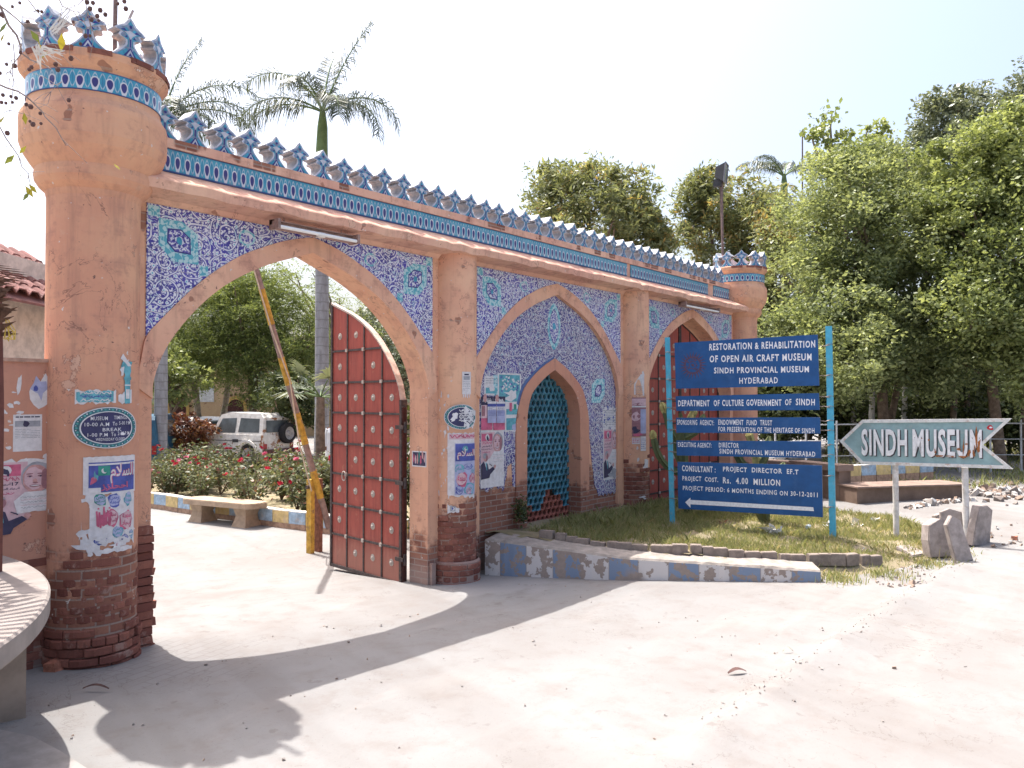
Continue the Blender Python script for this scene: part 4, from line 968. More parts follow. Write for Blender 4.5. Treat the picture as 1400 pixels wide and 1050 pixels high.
for i in range(XX.shape[0]-1):
    for j in range(XX.shape[1]-1):
        q = (vid[i, j], vid[i, j+1], vid[i+1, j+1], vid[i+1, j])
        if min(q) >= 0: Fc.append(q)
me = bpy.data.meshes.new('planting_bed'); me.from_pydata(V, [], Fc); me.materials.append(M_SOIL); tag(link('planting_bed', me), kind='structure')
def bed_at(u, v):
    u = np.asarray(u, float); v = np.asarray(v, float); i = np.clip(((v-ys[0])/.12), 0, len(ys)-1.001); j = np.clip((u-xs[0])/.12, 0, len(xs)-1.001)
    i0 = i.astype(int); j0 = j.astype(int); a = i-i0; b = j-j0
    return ZZ[i0, j0]*(1-a)*(1-b)+ZZ[i0, j0+1]*(1-a)*b+ZZ[i0+1, j0]*a*(1-b)+ZZ[i0+1, j0+1]*a*b
# grass blades
def vnoise(u, v, s, seed):
    r = np.random.default_rng(seed); g = r.random((64, 64)); x = (u*s) % 63; y = (v*s) % 63; i = x.astype(int); j = y.astype(int); a = x-i; b = y-j; a = a*a*(3-2*a); b = b*b*(3-2*b)
    i1 = (i+1) % 64; j1 = (j+1) % 64
    return g[i, j]*(1-a)*(1-b)+g[i1, j]*a*(1-b)+g[i, j1]*(1-a)*b+g[i1, j1]*a*b
def leafmat(name, c0, c1, trans=.35, rough=.55, spec=.3, dry=None):
    n = N(name, rough, spec); t = n.attr('tint', 'Fac'); c = n.mix(t, c0, c1)
    if dry: c = n.mix(n.ss(t, dry[1], dry[1]+.03), c, dry[0])
    c = n.mix(n.ma('MULTIPLY', n.ss(n.noise(n.pos(), 1.3, 3), .4, .65), .35), c, tuple(a*.55 for a in c0))
    n.col(c); tr = n.node('ShaderNodeBsdfTranslucent'); n.put(tr.inputs[0], n.vm('MULTIPLY', c, (1.15, 1.1, .7)))
    mx = n.node('ShaderNodeMixShader'); mx.inputs[0].default_value = trans; out = n.t.nodes['Material Output']
    n.t.links.new(n.b.outputs[0], mx.inputs[1]); n.t.links.new(tr.outputs[0], mx.inputs[2]); n.t.links.new(mx.outputs[0], out.inputs[0]); return n.m
M_GRASS = leafmat('dry_lawn_grass', (.25, .28, .115), (.46, .46, .24), .42, .6, .2, ((.5, .43, .27), .72))
def blades(name, U, V, Z, h, label=None, mat=None, seed=1, wd=.0045):
    r = np.random.default_rng(seed); n = len(U); az = r.uniform(0, 2*np.pi, n); ln = r.normal(0, .35, (n, 2)); d = np.c_[np.cos(az), np.sin(az)]
    base = np.c_[U, V, Z-.01]; mid = base+np.c_[ln*h[:, None]*.35, h*.6]; tip = base+np.c_[ln*h[:, None]*1.1, h*.95]
    wv = np.c_[d*wd, np.zeros(n)]*(h[:, None]/.1)**.5
    P = np.stack([base-wv, base+wv, mid+wv*.7, tip, mid-wv*.7], 1).reshape(-1, 3)
    return npmesh(name, P, 5, mat or M_GRASS, r.random(n)**1.1)
def scatter(n, poly, seed, dens):
    r = np.random.default_rng(seed); P = np.array(poly); lo = P.min(0); hi = P.max(0); u = r.uniform(lo[0], hi[0], n); v = r.uniform(lo[1], hi[1], n)
    k = inpoly(u, v, poly); u, v = u[k], v[k]; k = r.random(len(u)) < dens(u, v); return u[k], v[k]
GP = [(5.9, -.12), (6.0, -1.3), (6.2, -2.1), (7.0, -3.45), (7.5, -4.1), (8.3, -4.55), (9.2, -4.85), (10.0, -4.95), (10.7, -4.5), (11.5, -3.95), (11.7, -2.6), (12.3, -1.2), (12.6, -.05)]
u, v = scatter(230000, GP, 3, lambda u, v: np.clip((vnoise(u, v, 2.3, 4)*.6+vnoise(u, v, 7, 5)*.4-.2)*2.2+.2*np.exp(-((v+.6)/.8)**2), 0, 1)*np.clip(edge_dist(u, v, GP)/.25, .15, 1))
h = np.random.default_rng(9).gamma(6, .0095, len(u))*(1+.5*np.exp(-((v+.7)/.7)**2))
tag(link('lawn_grass', blades('lawn_grass', u, v, bed_at(u, v), h)), 'patchy half-dry grass on the raised bed', 'grass', kind='stuff')
# brick edging stones half sunk along the bed
M_EDGE = flatmat('grey_brown_paver', (.23, .19, .165), .95, .1, .2, 14)
mb = MB(); mb.obox((0, 0, 0), (.098, 0, 0), (0, .05, 0), (0, 0, .07)); mb.obox((0, 0, .073), (.09, 0, 0), (0, .043, 0), (0, 0, .004)); EDG = mb.data('edging_block', M_EDGE)
ROW = [(5.62, -.75), (5.9, -1.7), (6.25, -2.35), (7.0, -3.4), (7.55, -4.05), (8.0, -4.35)]
d = np.r_[0, np.cumsum([math.dist(a, b) for a, b in zip(ROW[:-1], ROW[1:])])]
s = 0.0; i = 0
while s < d[-1]:
    if True:
        x = float(np.interp(s, d, [p[0] for p in ROW])); y = float(np.interp(s, d, [p[1] for p in ROW])); x2 = float(np.interp(s+.05, d, [p[0] for p in ROW])); y2 = float(np.interp(s+.05, d, [p[1] for p in ROW]))
        o = link('edging_block', EDG); o.location = (x+random.gauss(0, .006), y+random.gauss(0, .006), float(bedz(x, y)[0])+.02-max(0, s-3.6)*.05+random.gauss(0, .006)); o.rotation_euler = (random.gauss(0, .03), random.gauss(0, .02), math.atan2(y2-y, x2-x)+random.gauss(0, .03)); o.scale.x = random.choice((1, 1, .98, .72))
        tag(o, 'grey-brown edging block in the half-sunk row between painted kerb and grass', 'edging block', 'edging blocks along the grass')
    s += .2*o.scale.x+.006; i += 1
# ------------------------------------------------------------------ paper, plaques and lamps on the gateway
P_WHITE = flatmat('poster_paper', (.62, .6, .61), .8, .2, .1, 20, dirt=((.5, .44, .4), .4))
P_BLACK = flatmat('poster_black', (.055, .05, .09), .7, .2, .2)
P_BLUE = flatmat('poster_blue', (.08, .1, .32), .7, .2, .25)
P_PINK = flatmat('poster_pink', (.5, .12, .2), .7, .2, .25)
P_TEAL = flatmat('poster_teal', (.12, .34, .4), .7, .2, .25, 16)
P_SKIN = flatmat('printed_skin_tone', (.5, .28, .27), .7, .2, .15, 30)
P_SHADE = flatmat('printed_shadow_tone', (.3, .15, .17), .7, .2, .15, 30)
P_PALE = flatmat('printed_pale_pink', (.58, .4, .43), .7, .2, .12, 12)
P_GREY = flatmat('printed_grey', (.3, .31, .34), .7, .2, .2)
P_GREEN = flatmat('poster_green', (.05, .25, .2), .7, .2, .2)
P_LAV = flatmat('poster_lavender', (.36, .38, .55), .7, .2, .15)
PM = [P_WHITE, P_BLACK, P_BLUE, P_PINK, P_TEAL, P_SKIN, P_SHADE, P_PALE, P_GREY, P_GREEN, P_LAV]
W0, K1, B2, R3, T4, S5, D6, L7, G8, GR, LV = range(11)
def cylmap(cx, cy, r, a0):
    """x = arc length from angle a0 (degrees)"""
    return lambda x, z, o: (cx+(r+o+.004)*math.cos(math.radians(a0)+x/r), cy+(r+o+.004)*math.sin(math.radians(a0)+x/r), z)
def planemap(v): return lambda x, z, o: (x, v-o, z)
def put(fl, name, label, cat, group=None): return tag(fl.build(name, PM), label, cat, group)
R = .368
# oval timings plaque (tower) and its torn twin (column)
def plaque(cx, cz, rx, rz, fn, label, torn):
    t = thing('oval_plaque', fn(cx, cz, 0), label, 'plaque')
    def ell(fl, k0, k1, m, lay, n=40, cut=None):
        for i in range(n):
            a, b = 2*math.pi*i/n, 2*math.pi*(i+1)/n; q = [(cx+rx*k*math.cos(t_), cz+rz*k*math.sin(t_)) for k, t_ in ((k0, a), (k1, a), (k1, b), (k0, b))]
            fl.poly(q, m, lay)
    NAVY = flatmat('plaque_navy', (.03, .03, .1), .4, .4, .2); TEAL = flatmat('plaque_teal_border', (.03, .13, .16), .4, .4, .3, 25); WH = flatmat('plaque_white', (.62, .62, .64), .6)
    mb = MB(); n = 40
    P = [(cx+rx*math.cos(2*math.pi*i/n), cz+rz*math.sin(2*math.pi*i/n)) for i in range(n)]
    for i in range(n):
        (a, b), (c, d) = P[i], P[(i+1) % n]; mb.face([fn(a, b, -.003), fn(c, d, -.003), fn(c, d, .016), fn(a, b, .016)]); 
    f2 = Flat(lambda x, z, o: fn(x, z, .0145+o)); rings = 6
    for k in range(rings):
        ell(f2, k/rings*.76, (k+1)/rings*.76, 0, 0)
    o = f2.mb; mb.v, mb.f = mb.v+o.v, mb.f+[tuple(i+len(mb.v) for i in f) for f in o.f]; mb.mi += o.mi; mb.uv += o.uv; mb.sm += o.sm
    mb.build('plate', NAVY, t)
    f2 = Flat(lambda x, z, o: fn(x, z, .0145+o)); ell(f2, .76, .80, 1, 1); ell(f2, .80, .96, 0, 1); ell(f2, .96, 1.0, 1, 1)
    for i in range(26):
        a = 2*math.pi*i/26; x, z = cx+rx*.88*math.cos(a), cz+rz*.88*math.sin(a); f2.blob(x, z, rx*.035, rz*.05, 2, 2, 6, .2)
        a += .12; f2.blob(cx+rx*.9*math.cos(a), cz+rz*.9*math.sin(a), rx*.02, rz*.03, 1, 2, 5, .2)
    f2.build_ = f2.mb.build('border', [TEAL, WH, flatmat('plaque_green_leaf', (.08, .3, .3), .4)], t)
    f3 = Flat(lambda x, z, o: fn(x, z, .0165+o))
    if not torn:
        for s_, x0, x1, z0, z1 in (('MUSEUM', -.5, -.04, .37, .55), ('TIMINGS', .14, .58, .40, .58), ('10-00 A.M', -.66, .0, .08, .26), ('To', .1, .24, .1, .28), ('5-00 P.M', .3, .7, .13, .3), ('BREAK', -.18, .38, -.17, -.01), ('1-00 P.M', -.58, -.04, -.42, -.25), ('To', .06, .2, -.42, -.24), ('2-00 P.M', .26, .66, -.38, -.2), ('WEDNESDAY CLOSED', -.36, .5, -.63, -.49)):
            f3.text(s_, cx+x0*rx, cx+x1*rx, cz+z0*rz, cz+z1*rz, 0, 0, .006, 1.1)
        f3.blob(cx+.43*rx, cz-.33*rz, .02, .016, 0, 0, 7, .3)
    else:
        f3.blob(cx-.42*rx, cz+.05*rz, rx*.17, rz*.34, 0, 0, 12, .25); f3.blob(cx-.5*rx, cz-.3*rz, rx*.08, rz*.1, 0, 0, 8, .3)
        for k in range(5): f3.scribble(cx-.15*rx, cx+.72*rx, cz+(.42-.2*k)*rz, cz+(.6-.2*k)*rz, 0, 0, 5, .012)
        for k in range(14): f3.blob(cx+random.uniform(.1, .85)*rx, cz+random.uniform(-.8, .75)*rz, .022, .03, 0, 1, 8, .5)
        f3.ragged(cx+.6*rx, cx+.98*rx, cz+.05*rz, cz+.6*rz, 0, 1, .02, 6)
    f3.mb.build('lettering', WH, t)
a0 = -95; 
plaque(0, 1.957, .262, .172, cylmap(0, 0, R, a0), 'oval navy plaque lettered with museum hours in a teal border, on the left tower', False)
plaque(0, 1.965, .222, .16, cylmap(4.595, .03, .312, -116), 'oval plaque with torn white map and broken lettering on the column by the open door', True)
ARB = ('\uFEE1\uFEFC\uFEB4\uFEDF\uFE8D', '\uFEA9\uFE8E\uFE92\uFE8F\uFE8D', '\uFEE6\uFEE3\uFEA3\uFEAE', '\uFEEA\uFEE3\uFE91\uFEB3')
# ---- tower: tall script poster
fl = Flat(cylmap(0, 0, R, -122), .04); L = .43; z0, z1 = .93, 1.72
fl.ragged(-.01, L+.02, z1-.32, z1, W0, 0, .004, 20); fl.ragged(.04, L+.01, z0+.02, z1-.3, W0, 0, .02, 20, bl=.02)
for k in range(26): fl.blob(random.uniform(-.03, .1), random.uniform(z0, z1-.2), random.uniform(.01, .04), random.uniform(.02, .06), W0, 0, 8, .5)
fl.rect(.03, L, z1-.3, z1-.05, B2, 1); fl.rect(.03, L, z1-.075, z1-.06, W0, 2); fl.rect(.03, .12, z1-.3, z1-.26, W0, 2)
fl.rect(.1, .19, z1-.16, z1-.08, GR, 2); fl.blob(.145, z1-.12, .022, .024, W0, 3, 10, .05); fl.blob(.153, z1-.114, .018, .02, GR, 4, 10, .05); fl.blob(.075, z1-.16, .02, .035, T4, 2, 8, .3); fl.blob(.07, z1-.2, .025, .03, R3, 2, 8, .3)
SAL = '\uFEE1\uFEFC\uFEB4\uFEDF\uFE8D'; fl.text(SAL, .19, L-.01, z1-.23, z1-.065, R3, 3, .05); fl.text(SAL, .19, L-.01, z1-.23, z1-.065, W0, 4, .012); fl.text('\uFEB0\uFEB0\uFE8E\uFEA4\uFEA3\uFE8D', .12, L-.08, z1-.29, z1-.225, R3, 3, .03)
for (cx, cz, rx, rz, m, m2) in ((.12, 1.36, .05, .05, GR, W0), (.23, 1.345, .055, .055, B2, W0), (.36, 1.35, .045, .06, T4, W0), (.21, 1.2, .05, .075, R3, W0), (.345, 1.17, .07, .085, R3, W0), (.26, 1.08, .05, .05, T4, B2), (.33, 1.02, .035, .03, B2, W0), (.12, 1.02, .05, .035, B2, W0), (.4, 1.04, .025, .04, T4, W0), (.29, .975, .06, .02, R3, W0)):
    fl.blob(cx, cz, rx, rz, m, 1, 14, .1); fl.blob(cx, cz, rx*.86, rz*.86, LV if m != R3 else L7, 2, 14, .1); fl.text(random.choice(ARB), cx-rx*.72, cx+rx*.72, cz-rz*.62, cz-rz*.02, m, 3, .03); fl.text(random.choice(ARB), cx-rx*.66, cx+rx*.66, cz+rz*.04, cz+rz*.64, m, 3, .03)
fl.scribble(.09, .2, 1.1, 1.3, R3, 3, 4, .014)
for k in range(10): fl.blob(random.uniform(.1, L-.05), random.uniform(.93, 1.05), .04, .02, W0, 4, 9, .4)
fl.ragged(.1, L-.02, .905, .955, W0, 2, .01, 12)
put(fl, 'script_poster', 'tall torn script poster with blue heading and green flag on the left tower', 'poster')
# ---- tower: scraps of turquoise print above the plaque
fl = Flat(cylmap(0, 0, R, -134), .04)
fl.ragged(0, .31, 2.15, 2.28, W0, 0, .012, 14, bl=.0); fl.ragged(.01, .29, 2.165, 2.27, T4, 1, .012, 14)
for k in range(3): fl.scribble(.04, .27, 2.175+.03*k, 2.2+.03*k, W0 if k != 1 else B2, 2, 5, .006)
fl.ragged(.33, .47, 2.15, 2.29, W0, 0, .015, 8, tl=.05); fl.ragged(.39, .45, 2.15, 2.53, T4, 1, .01, 4); fl.rect(.38, .46, 2.36, 2.385, T4, 2); fl.rect(.385, .455, 2.31, 2.32, W0, 2); fl.blob(.42, 2.47, .05, .06, T4, 1, 10, .25); fl.blob(.41, 2.52, .05, .045, W0, 2, 9, .45); fl.blob(.36, 2.43, .02, .03, W0, 1, 7, .4); fl.rect(.4, .44, 2.2, 2.28, W0, 2)
put(fl, 'torn_print', 'torn turquoise print of a minaret above the oval plaque on the left tower', 'poster')
# ---- portraits: one printed sheet in two sizes
def portrait(fl, x0, z0, w_, h, torn):
    fl.k = 0; X = lambda a: x0+w_*a; Z = lambda b: z0+h*b
    if torn:
        fl.ragged(X(-.02), X(1.02), Z(.3), Z(1.03), W0, 0, .012, 16); fl.ragged(X(0), X(.62), Z(.02), Z(.6), L7, 0, .006, 10, br=.12)
    else: fl.rect(X(0), X(1), Z(0), Z(1), W0, 0)
    fl.poly([(X(0), Z(.35)), (X(.6), Z(.5)), (X(.6), Z(.98)), (X(0), Z(.98))], L7, 1)
    fl.rect(X(.03), X(.5), Z(.8), Z(.95), R3, 2); fl.blob(X(.28), Z(.875), w_*.085, h*.065, W0, 3, 12, .03); fl.blob(X(.28), Z(.87), w_*.055, h*.045, K1, 4, 9, .3); fl.rect(X(.3), X(.33), Z(.8), Z(.86), K1, 4)
    fl.scribble(X(.05), X(.48), Z(.73), Z(.79), R3, 3, 5, w_*.012); fl.text('17', X(.37), X(.47), Z(.675), Z(.72), K1, 3, .02); fl.text(ARB[2]+' '+ARB[1], X(.04), X(.35), Z(.675), Z(.72), K1, 3, .02); fl.text(ARB[3]+' '+ARB[0]+' '+ARB[1], X(.02), X(.48), Z(.61), Z(.655), K1, 3, .02); fl.scribble(X(.05), X(.4), Z(.56), Z(.59), R3, 3, 5, w_*.01)
    # large smiling face of an elderly man
    c, d = X(.74), Z(.77); fl.blob(c, d, w_*.235, h*.205, G8, 2, 20, .02); fl.blob(c-w_*.02, d-h*.025, w_*.2, h*.19, S5, 3, 20, .02); fl.blob(c-w_*.05, d-h*.02, w_*.14, h*.15, L7, 4, 18, .04); fl.blob(c+w_*.12, d-h*.03, w_*.06, h*.14, D6, 4, 14, .05)
    for e in (-.09, .07): fl.blob(c+w_*(e-.02), d+h*.015, w_*.045, h*.014, D6, 5, 9, .1); fl.blob(c+w_*(e-.02), d+h*.01, w_*.018, h*.01, K1, 6, 7, .1); fl.blob(c+w_*(e-.02), d+h*.045, w_*.055, h*.009, D6, 5, 8, .1)
    fl.blob(c-w_*.03, d-h*.05, w_*.035, h*.035, S5, 5, 9, .1); fl.blob(c-w_*.03, d-h*.075, w_*.045, h*.01, D6, 6, 8, .1); fl.blob(c-w_*.03, d-h*.115, w_*.09, h*.018, D6, 5, 10, .05); fl.blob(c-w_*.03, d-h*.112, w_*.07, h*.008, W0, 6, 10, .05)
    # the white shirt under it
    fl.poly([(X(.4), Z(.47)), (X(.56), Z(.58)), (X(.95), Z(.58)), (X(1.0), Z(.5)), (X(1), Z(.34 if torn else .3)), (X(.45), Z(.3))], W0, 4)
    for k in range(5): fl.scribble(X(.5), X(.96), Z(.36+.035*k), Z(.385+.035*k), L7 if k % 2 else G8, 5, 6, w_*.006)
    # man in a dark suit at a microphone
    c, d = X(.2), Z(.47); fl.blob(c, d, w_*.1, h*.085, S5, 5, 14, .03); fl.blob(c-w_*.02, d+h*.035, w_*.1, h*.055, G8, 5, 12, .06); fl.blob(c+w_*.04, d-h*.01, w_*.05, h*.06, D6, 6, 9, .08)
    fl.poly([(X(0), Z(.1)), (X(.0), Z(.33)), (X(.13), Z(.4)), (X(.28), Z(.34)), (X(.33), Z(.22)), (X(.52), Z(.27)), (X(.6), Z(.22)), (X(.4), Z(.12)), (X(.36), Z(.05)), (X(0), Z(.03))], K1, 5); fl.poly([(X(.12), Z(.4)), (X(.25), Z(.36)), (X(.22), Z(.25))], W0, 6); fl.poly([(X(.19), Z(.37)), (X(.235), Z(.36)), (X(.26), Z(.2)), (X(.22), Z(.22))], T4, 7)
    fl.blob(X(.6), Z(.27), w_*.05, h*.04, S5, 6, 9, .15); fl.poly([(X(.36), Z(.34)), (X(.47), Z(.3)), (X(.46), Z(.285)), (X(.35), Z(.33))], K1, 6)
# left boundary wall and its papers
lw = thing('boundary_wall', (-1.2, .1, 0), 'low plastered boundary wall with bare brick foot, abutting the left tower', 'wall')
mb = MB(); mb.box(-4.2, -.345, .0, .30, -.5, 2.50); mb.build('wall_body', M_LEFTWALL, lw)
mb = MB(); mb.box(-4.2, -.33, -.02, .32, 2.50, 2.53); mb.build('coping', flatmat('thin_cement_coping', (.42, .27, .21), .95, .1, .25, 9), lw)
mb = MB(); tt = []
for k in range(14):
    for j in range(11):
        x = -2.8+j*.235+(k % 2)*.117; z = -.1+k*.076
        if x > -.42 or (k > 7 and random.random() < (k-7)/6): continue
        mb.obox((x, -.0+random.gauss(0, .006), z+.036), (.11, 0, 0), (0, .014, 0), (0, 0, .033), 0, .002); tt += [random.random()]*6
tinted(mb, tt, 'brick_courses', M_BRICK, lw)
q = onwall(18, 567, 0); q2 = onwall(57, 616, 0)
fl = Flat(planemap(0)); fl.rect(q[0], q2[0], q2[2], q[2], W0, 0); w_ = q2[0]-q[0]; h = q[2]-q2[2]
fl.lines(q[0]+.08*w_, q2[0]-.08*w_, q[2]-.09*h, q[2]-.04*h, 1, K1, 1, .7); fl.rect(q[0]+.06*w_, q2[0]-.06*w_, q[2]-.33*h, q[2]-.17*h, G8, 1); fl.blob(q[0]+.45*w_, q[2]-.25*h, .12*w_, .075*h, K1, 2, 9, .2); fl.lines(q[0]+.07*w_, q2[0]-.07*w_, q2[2]+.35*h, q[2]-.38*h, 6, G8, 1, .3)
put(fl, 'paper_notice', 'white printed notice pasted above the portrait poster on the left boundary wall', 'notice')
q = onwall(-20, 632, 0); q2 = onwall(73, 728, 0); fl = Flat(planemap(0)); portrait(fl, q[0], q2[2], q2[0]-q[0], q[2]-q2[2], True)
put(fl, 'portrait_poster', 'torn pink portrait poster of a smiling elder on the left boundary wall', 'poster')
fl = Flat(planemap(0)); q = onwall(53, 535, 0); fl.blob(q[0], q[2], .07, .12, W0, 0, 12, .3); fl.blob(q[0], q[2]+.02, .05, .08, LV, 1, 10, .3); fl.blob(q[0]-.02, q[2]+.02, .02, .03, B2, 2, 7, .3)
put(fl, 'paper_scrap', 'torn lavender scrap of paper high on the left boundary wall', 'paper scrap')
fl = Flat(planemap(0)); q = onwall(26, 525, 0); fl.blob(q[0], q[2], .018, .09, W0, 0, 9, .35)
for k in range(16): q = onwall(random.uniform(3, 70), random.uniform(530, 630), 0); fl.blob(q[0], q[2], random.uniform(.008, .03), random.uniform(.006, .025), W0, 0, 7, .4)
put(fl, 'paper_flecks', 'white flecks of old paper scattered over the left boundary wall', 'paper scrap')['kind'] = 'stuff'
# ---- the column by the open door
fl = Flat(cylmap(4.595, .03, .312, -115), .04); fl.rect(0, .135, 2.255, 2.545, W0, 0); fl.rect(.02, .115, 2.44, 2.49, G8, 1); fl.lines(.015, .12, 2.3, 2.43, 6, G8, 1, .3); fl.rect(.03, .1, 2.5, 2.52, K1, 1)
for k in range(4): fl.blob(.02+.03*k, 2.24, .01, .03, W0, 0, 6, .4)
put(fl, 'paper_notice', 'narrow white notice above the torn oval plaque on the first column', 'notice')
fl = Flat(cylmap(4.595, .03, .312, -149), .04); fl.ragged(0, .40, .90, 1.77, W0, 0, .015, 16, bl=.06); fl.rect(.02, .4, 1.68, 1.75, P_SKIN and L7, 1); fl.scribble(.03, .39, 1.69, 1.74, R3, 2, 6, .012)
fl.rect(.09, .405, .97, 1.63, LV, 1); fl.rect(.1, .405, 1.4, 1.62, B2, 2); fl.blob(.23, 1.56, .04, .035, T4, 3, 10, .1); fl.blob(.235, 1.56, .022, .022, W0, 4, 10, .1); fl.blob(.245, 1.565, .018, .018, T4, 5, 9, .1)
fl.text(SAL, .12, .395, 1.42, 1.55, R3, 3, .05); fl.text(SAL, .12, .395, 1.42, 1.55, W0, 6, .01)
for (cx, cz, rx, rz, m) in ((.15, 1.3, .06, .06, T4), (.28, 1.33, .07, .04, B2), (.37, 1.28, .04, .05, T4), (.18, 1.17, .08, .09, R3), (.35, 1.17, .05, .07, R3), (.15, 1.03, .05, .06, B2), (.3, 1.04, .08, .08, T4), (.29, 1.03, .05, .06, R3)):
    fl.blob(cx, cz, rx, rz, m, 2, 12, .1); fl.blob(cx, cz, rx*.82, rz*.82, L7 if m == R3 else LV, 3, 12, .1); fl.text(random.choice(ARB), cx-rx*.65, cx+rx*.65, cz-rz*.55, cz+rz*.55, m, 4, .03)
put(fl, 'script_poster', 'pink and blue script poster below the torn oval plaque on the first column', 'poster')
fl = Flat(cylmap(4.595, .03, .312, -149), .04); fl.ragged(.0, .15, .73, .86, W0, 0, .015, 6, tr=.05); fl.rect(.035, .1, .765, .83, P_GREY and G8, 1); fl.blob(.07, .8, .02, .025, W0, 2, 7, .2); fl.blob(.065, .8, .012, .015, B2, 3, 7, .2)
put(fl, 'paper_remnant', 'torn remnant with a dark square at the foot of the first column posters', 'paper scrap')
fl = Flat(cylmap(4.595, .03, .312, -149), .04)
for k in range(24): fl.blob(random.uniform(-.12, .03), random.uniform(.9, 2.4), random.uniform(.004, .016), random.uniform(.01, .045), W0, 0, 7, .5)
put(fl, 'paper_flecks', 'white flecks of old paper scattered beside the first column posters', 'paper scrap')['kind'] = 'stuff'
# small coloured sticker inside the jamb
fl = Flat(lambda x, z, o: (4.104-o, .335-x, z)); qz = 1.43; fl.rect(.05, .31, qz-.1, qz+.1, W0, 0); fl.rect(.065, .295, qz-.085, qz+.085, K1, 1)
for k, m in enumerate((R3, L7, S5, GR, R3, S5, L7)): fl.blob(.085+.032*k, qz-.01+random.gauss(0, .02), .013, .06, m, 2, 8, .25)
put(fl, 'picture_card', 'small dark picture card stuck inside the arch jamb beside the open door', 'picture')
# ---- the cluster in the middle bay
v = VR-.012
def bay(px0, py0, px1, py1): a = onwall(px0, py0, v); b = onwall(px1, py1, v); return a[0], b[0], b[2], a[2]
x0, x1, z0, z1 = bay(662, 513, 684, 541); fl = Flat(planemap(v)); fl.ragged(x0, x1, z0, z1, W0, 0, .01); fl.rect(x0+.03, x1-.08, z0+.03, z1-.17, T4, 1); fl.blob((x0+x1)/2, z0+.1, .06, .05, W0, 2, 8, .3); fl.lines(x0+.03, x1-.03, z1-.12, z1-.03, 3, G8, 1)
put(fl, 'faded_handbill', 'small faded handbill at the upper left of the middle bay', 'poster')
x0, x1, z0, z1 = bay(680, 509, 712, 552); fl = Flat(planemap(v-.004)); fl.ragged(x0, x1, z0, z1, W0, 0, .008); fl.rect(x0+.03, x1-.03, z0+.03, z1-.03, T4, 1)
for k in range(46): fl.blob(random.uniform(x0+.06, x1-.06), random.uniform(z0+.12, z1-.06), .022, .015, W0 if k % 3 else B2, 2, 6, .4)
fl.blob((x0+x1)/2+.03, z0+.12, .13, .06, W0, 3, 12, .3)
put(fl, 'tree_poster', 'faded blue poster with a white speckled tree in the middle bay', 'poster')
x0, x1, z0, z1 = bay(690, 540, 712, 590); fl = Flat(planemap(v-.002)); fl.ragged(x0, x1, z0, z1, W0, 0, .01); fl.rect(x0+.03, x1-.02, z0+.25, z1-.2, T4, 1); fl.lines(x0+.04, x1-.03, z0+.28, z1-.25, 6, W0, 2, .4); fl.rect(x0+.1, x0+.16, z0+.3, z0+.42, R3, 2); fl.rect(x0+.2, x0+.26, z0+.32, z0+.4, GR, 2); fl.rect(x0+.03, x1-.02, z0+.03, z0+.2, T4, 2); fl.blob((x0+x1)/2+.07, z0+.08, .08, .06, LV, 3, 9, .3)
put(fl, 'green_handbill', 'washed-out green handbill beside the pierced screen in the middle bay', 'poster')
for side, (pa, pb) in enumerate(((657, 673), (673.6, 690))):
    x0, x1, z0, z1 = bay(pa, 542, pb, 588); fl = Flat(planemap(v-.008)); fl.rect(x0, x1, z0, z1, W0, 0); fl.rect(x0+.01, x1-.01, z0+.01, z1-.12, L7, 1); fl.rect(x0, x1, z1-.12, z1, K1, 1); fl.scribble(x0+.04, x1-.04, z1-.09, z1-.03, W0, 2, 4, .014); fl.rect(x0+.0, x1-.01, z0+.005, z0+.17, R3, 2); fl.rect(x0+.01, x0+.08, z0+.2, z1-.13, D6, 2); fl.blob(x0+.08, z0+.45, .04, .06, S5, 3, 8, .1)
    put(fl, 'event_poster', 'dark-headed event poster with crimson foot, %s of a pair in the middle bay' % ('left-hand one' if side == 0 else 'right-hand one'), 'poster')
    x0, x1, z0, z1 = bay((665, 677.6)[side], 550, (677, 689)[side], 578); fl = Flat(planemap(v-.02)); fl.rect(x0, x1, z0, z1, LV, 0); fl.rect(x0, x1, z0+.18, z0+.3, W0, 1); fl.lines(x0+.02, x1-.02, z0+.1, z1-.04, 8, B2, 2, .3); fl.rect(x0, x1, z1-.06, z1-.02, B2, 1); fl.rect(x0, x1, z0, z0+.09, LV, 1)
    put(fl, 'lavender_leaflet', 'lavender leaflet stuck over the %s dark-headed poster' % ('left' if side == 0 else 'right'), 'leaflet')
x0, x1, z0, z1 = bay(657, 590, 688, 664); fl = Flat(planemap(v-.003)); fl.rect(x0-.005, x1+.01, z0, z1+.02, W0, 0); portrait(fl, x0, z0+.1, x1-x0, z1-z0-.1, False); put(fl, 'portrait_poster', 'pink portrait poster low on the left side of the middle bay', 'poster')
x0, x1, z0, z1 = bay(825, 586, 845.5, 653); fl = Flat(planemap(v-.003)); fl.rect(x0-.02, x1+.01, z0-.01, z1+.02, W0, 0); portrait(fl, x0, z0, x1-x0, z1-z0, False); fl.blob(x0+.25, z0+.08, .12, .08, G8, 6, 12, .4); put(fl, 'portrait_poster', 'pink portrait poster on the right side of the middle bay', 'poster')
x0, x1, z0, z1 = bay(824, 556, 845, 585); fl = Flat(planemap(v-.002)); fl.ragged(x0, x1, z0, z1, W0, 0, .02); fl.lines(x0+.03, x1-.03, z0+.05, z1-.05, 9, P_GREY and G8, 1, .4)
for k in range(30): fl.blob(random.uniform(x0, x1), random.uniform(z0, z1), .02, .02, B2 if k % 2 else G8, 2, 6, .5)
put(fl, 'faded_handbill', 'grey worn handbill above the right-hand portrait in the middle bay', 'poster')
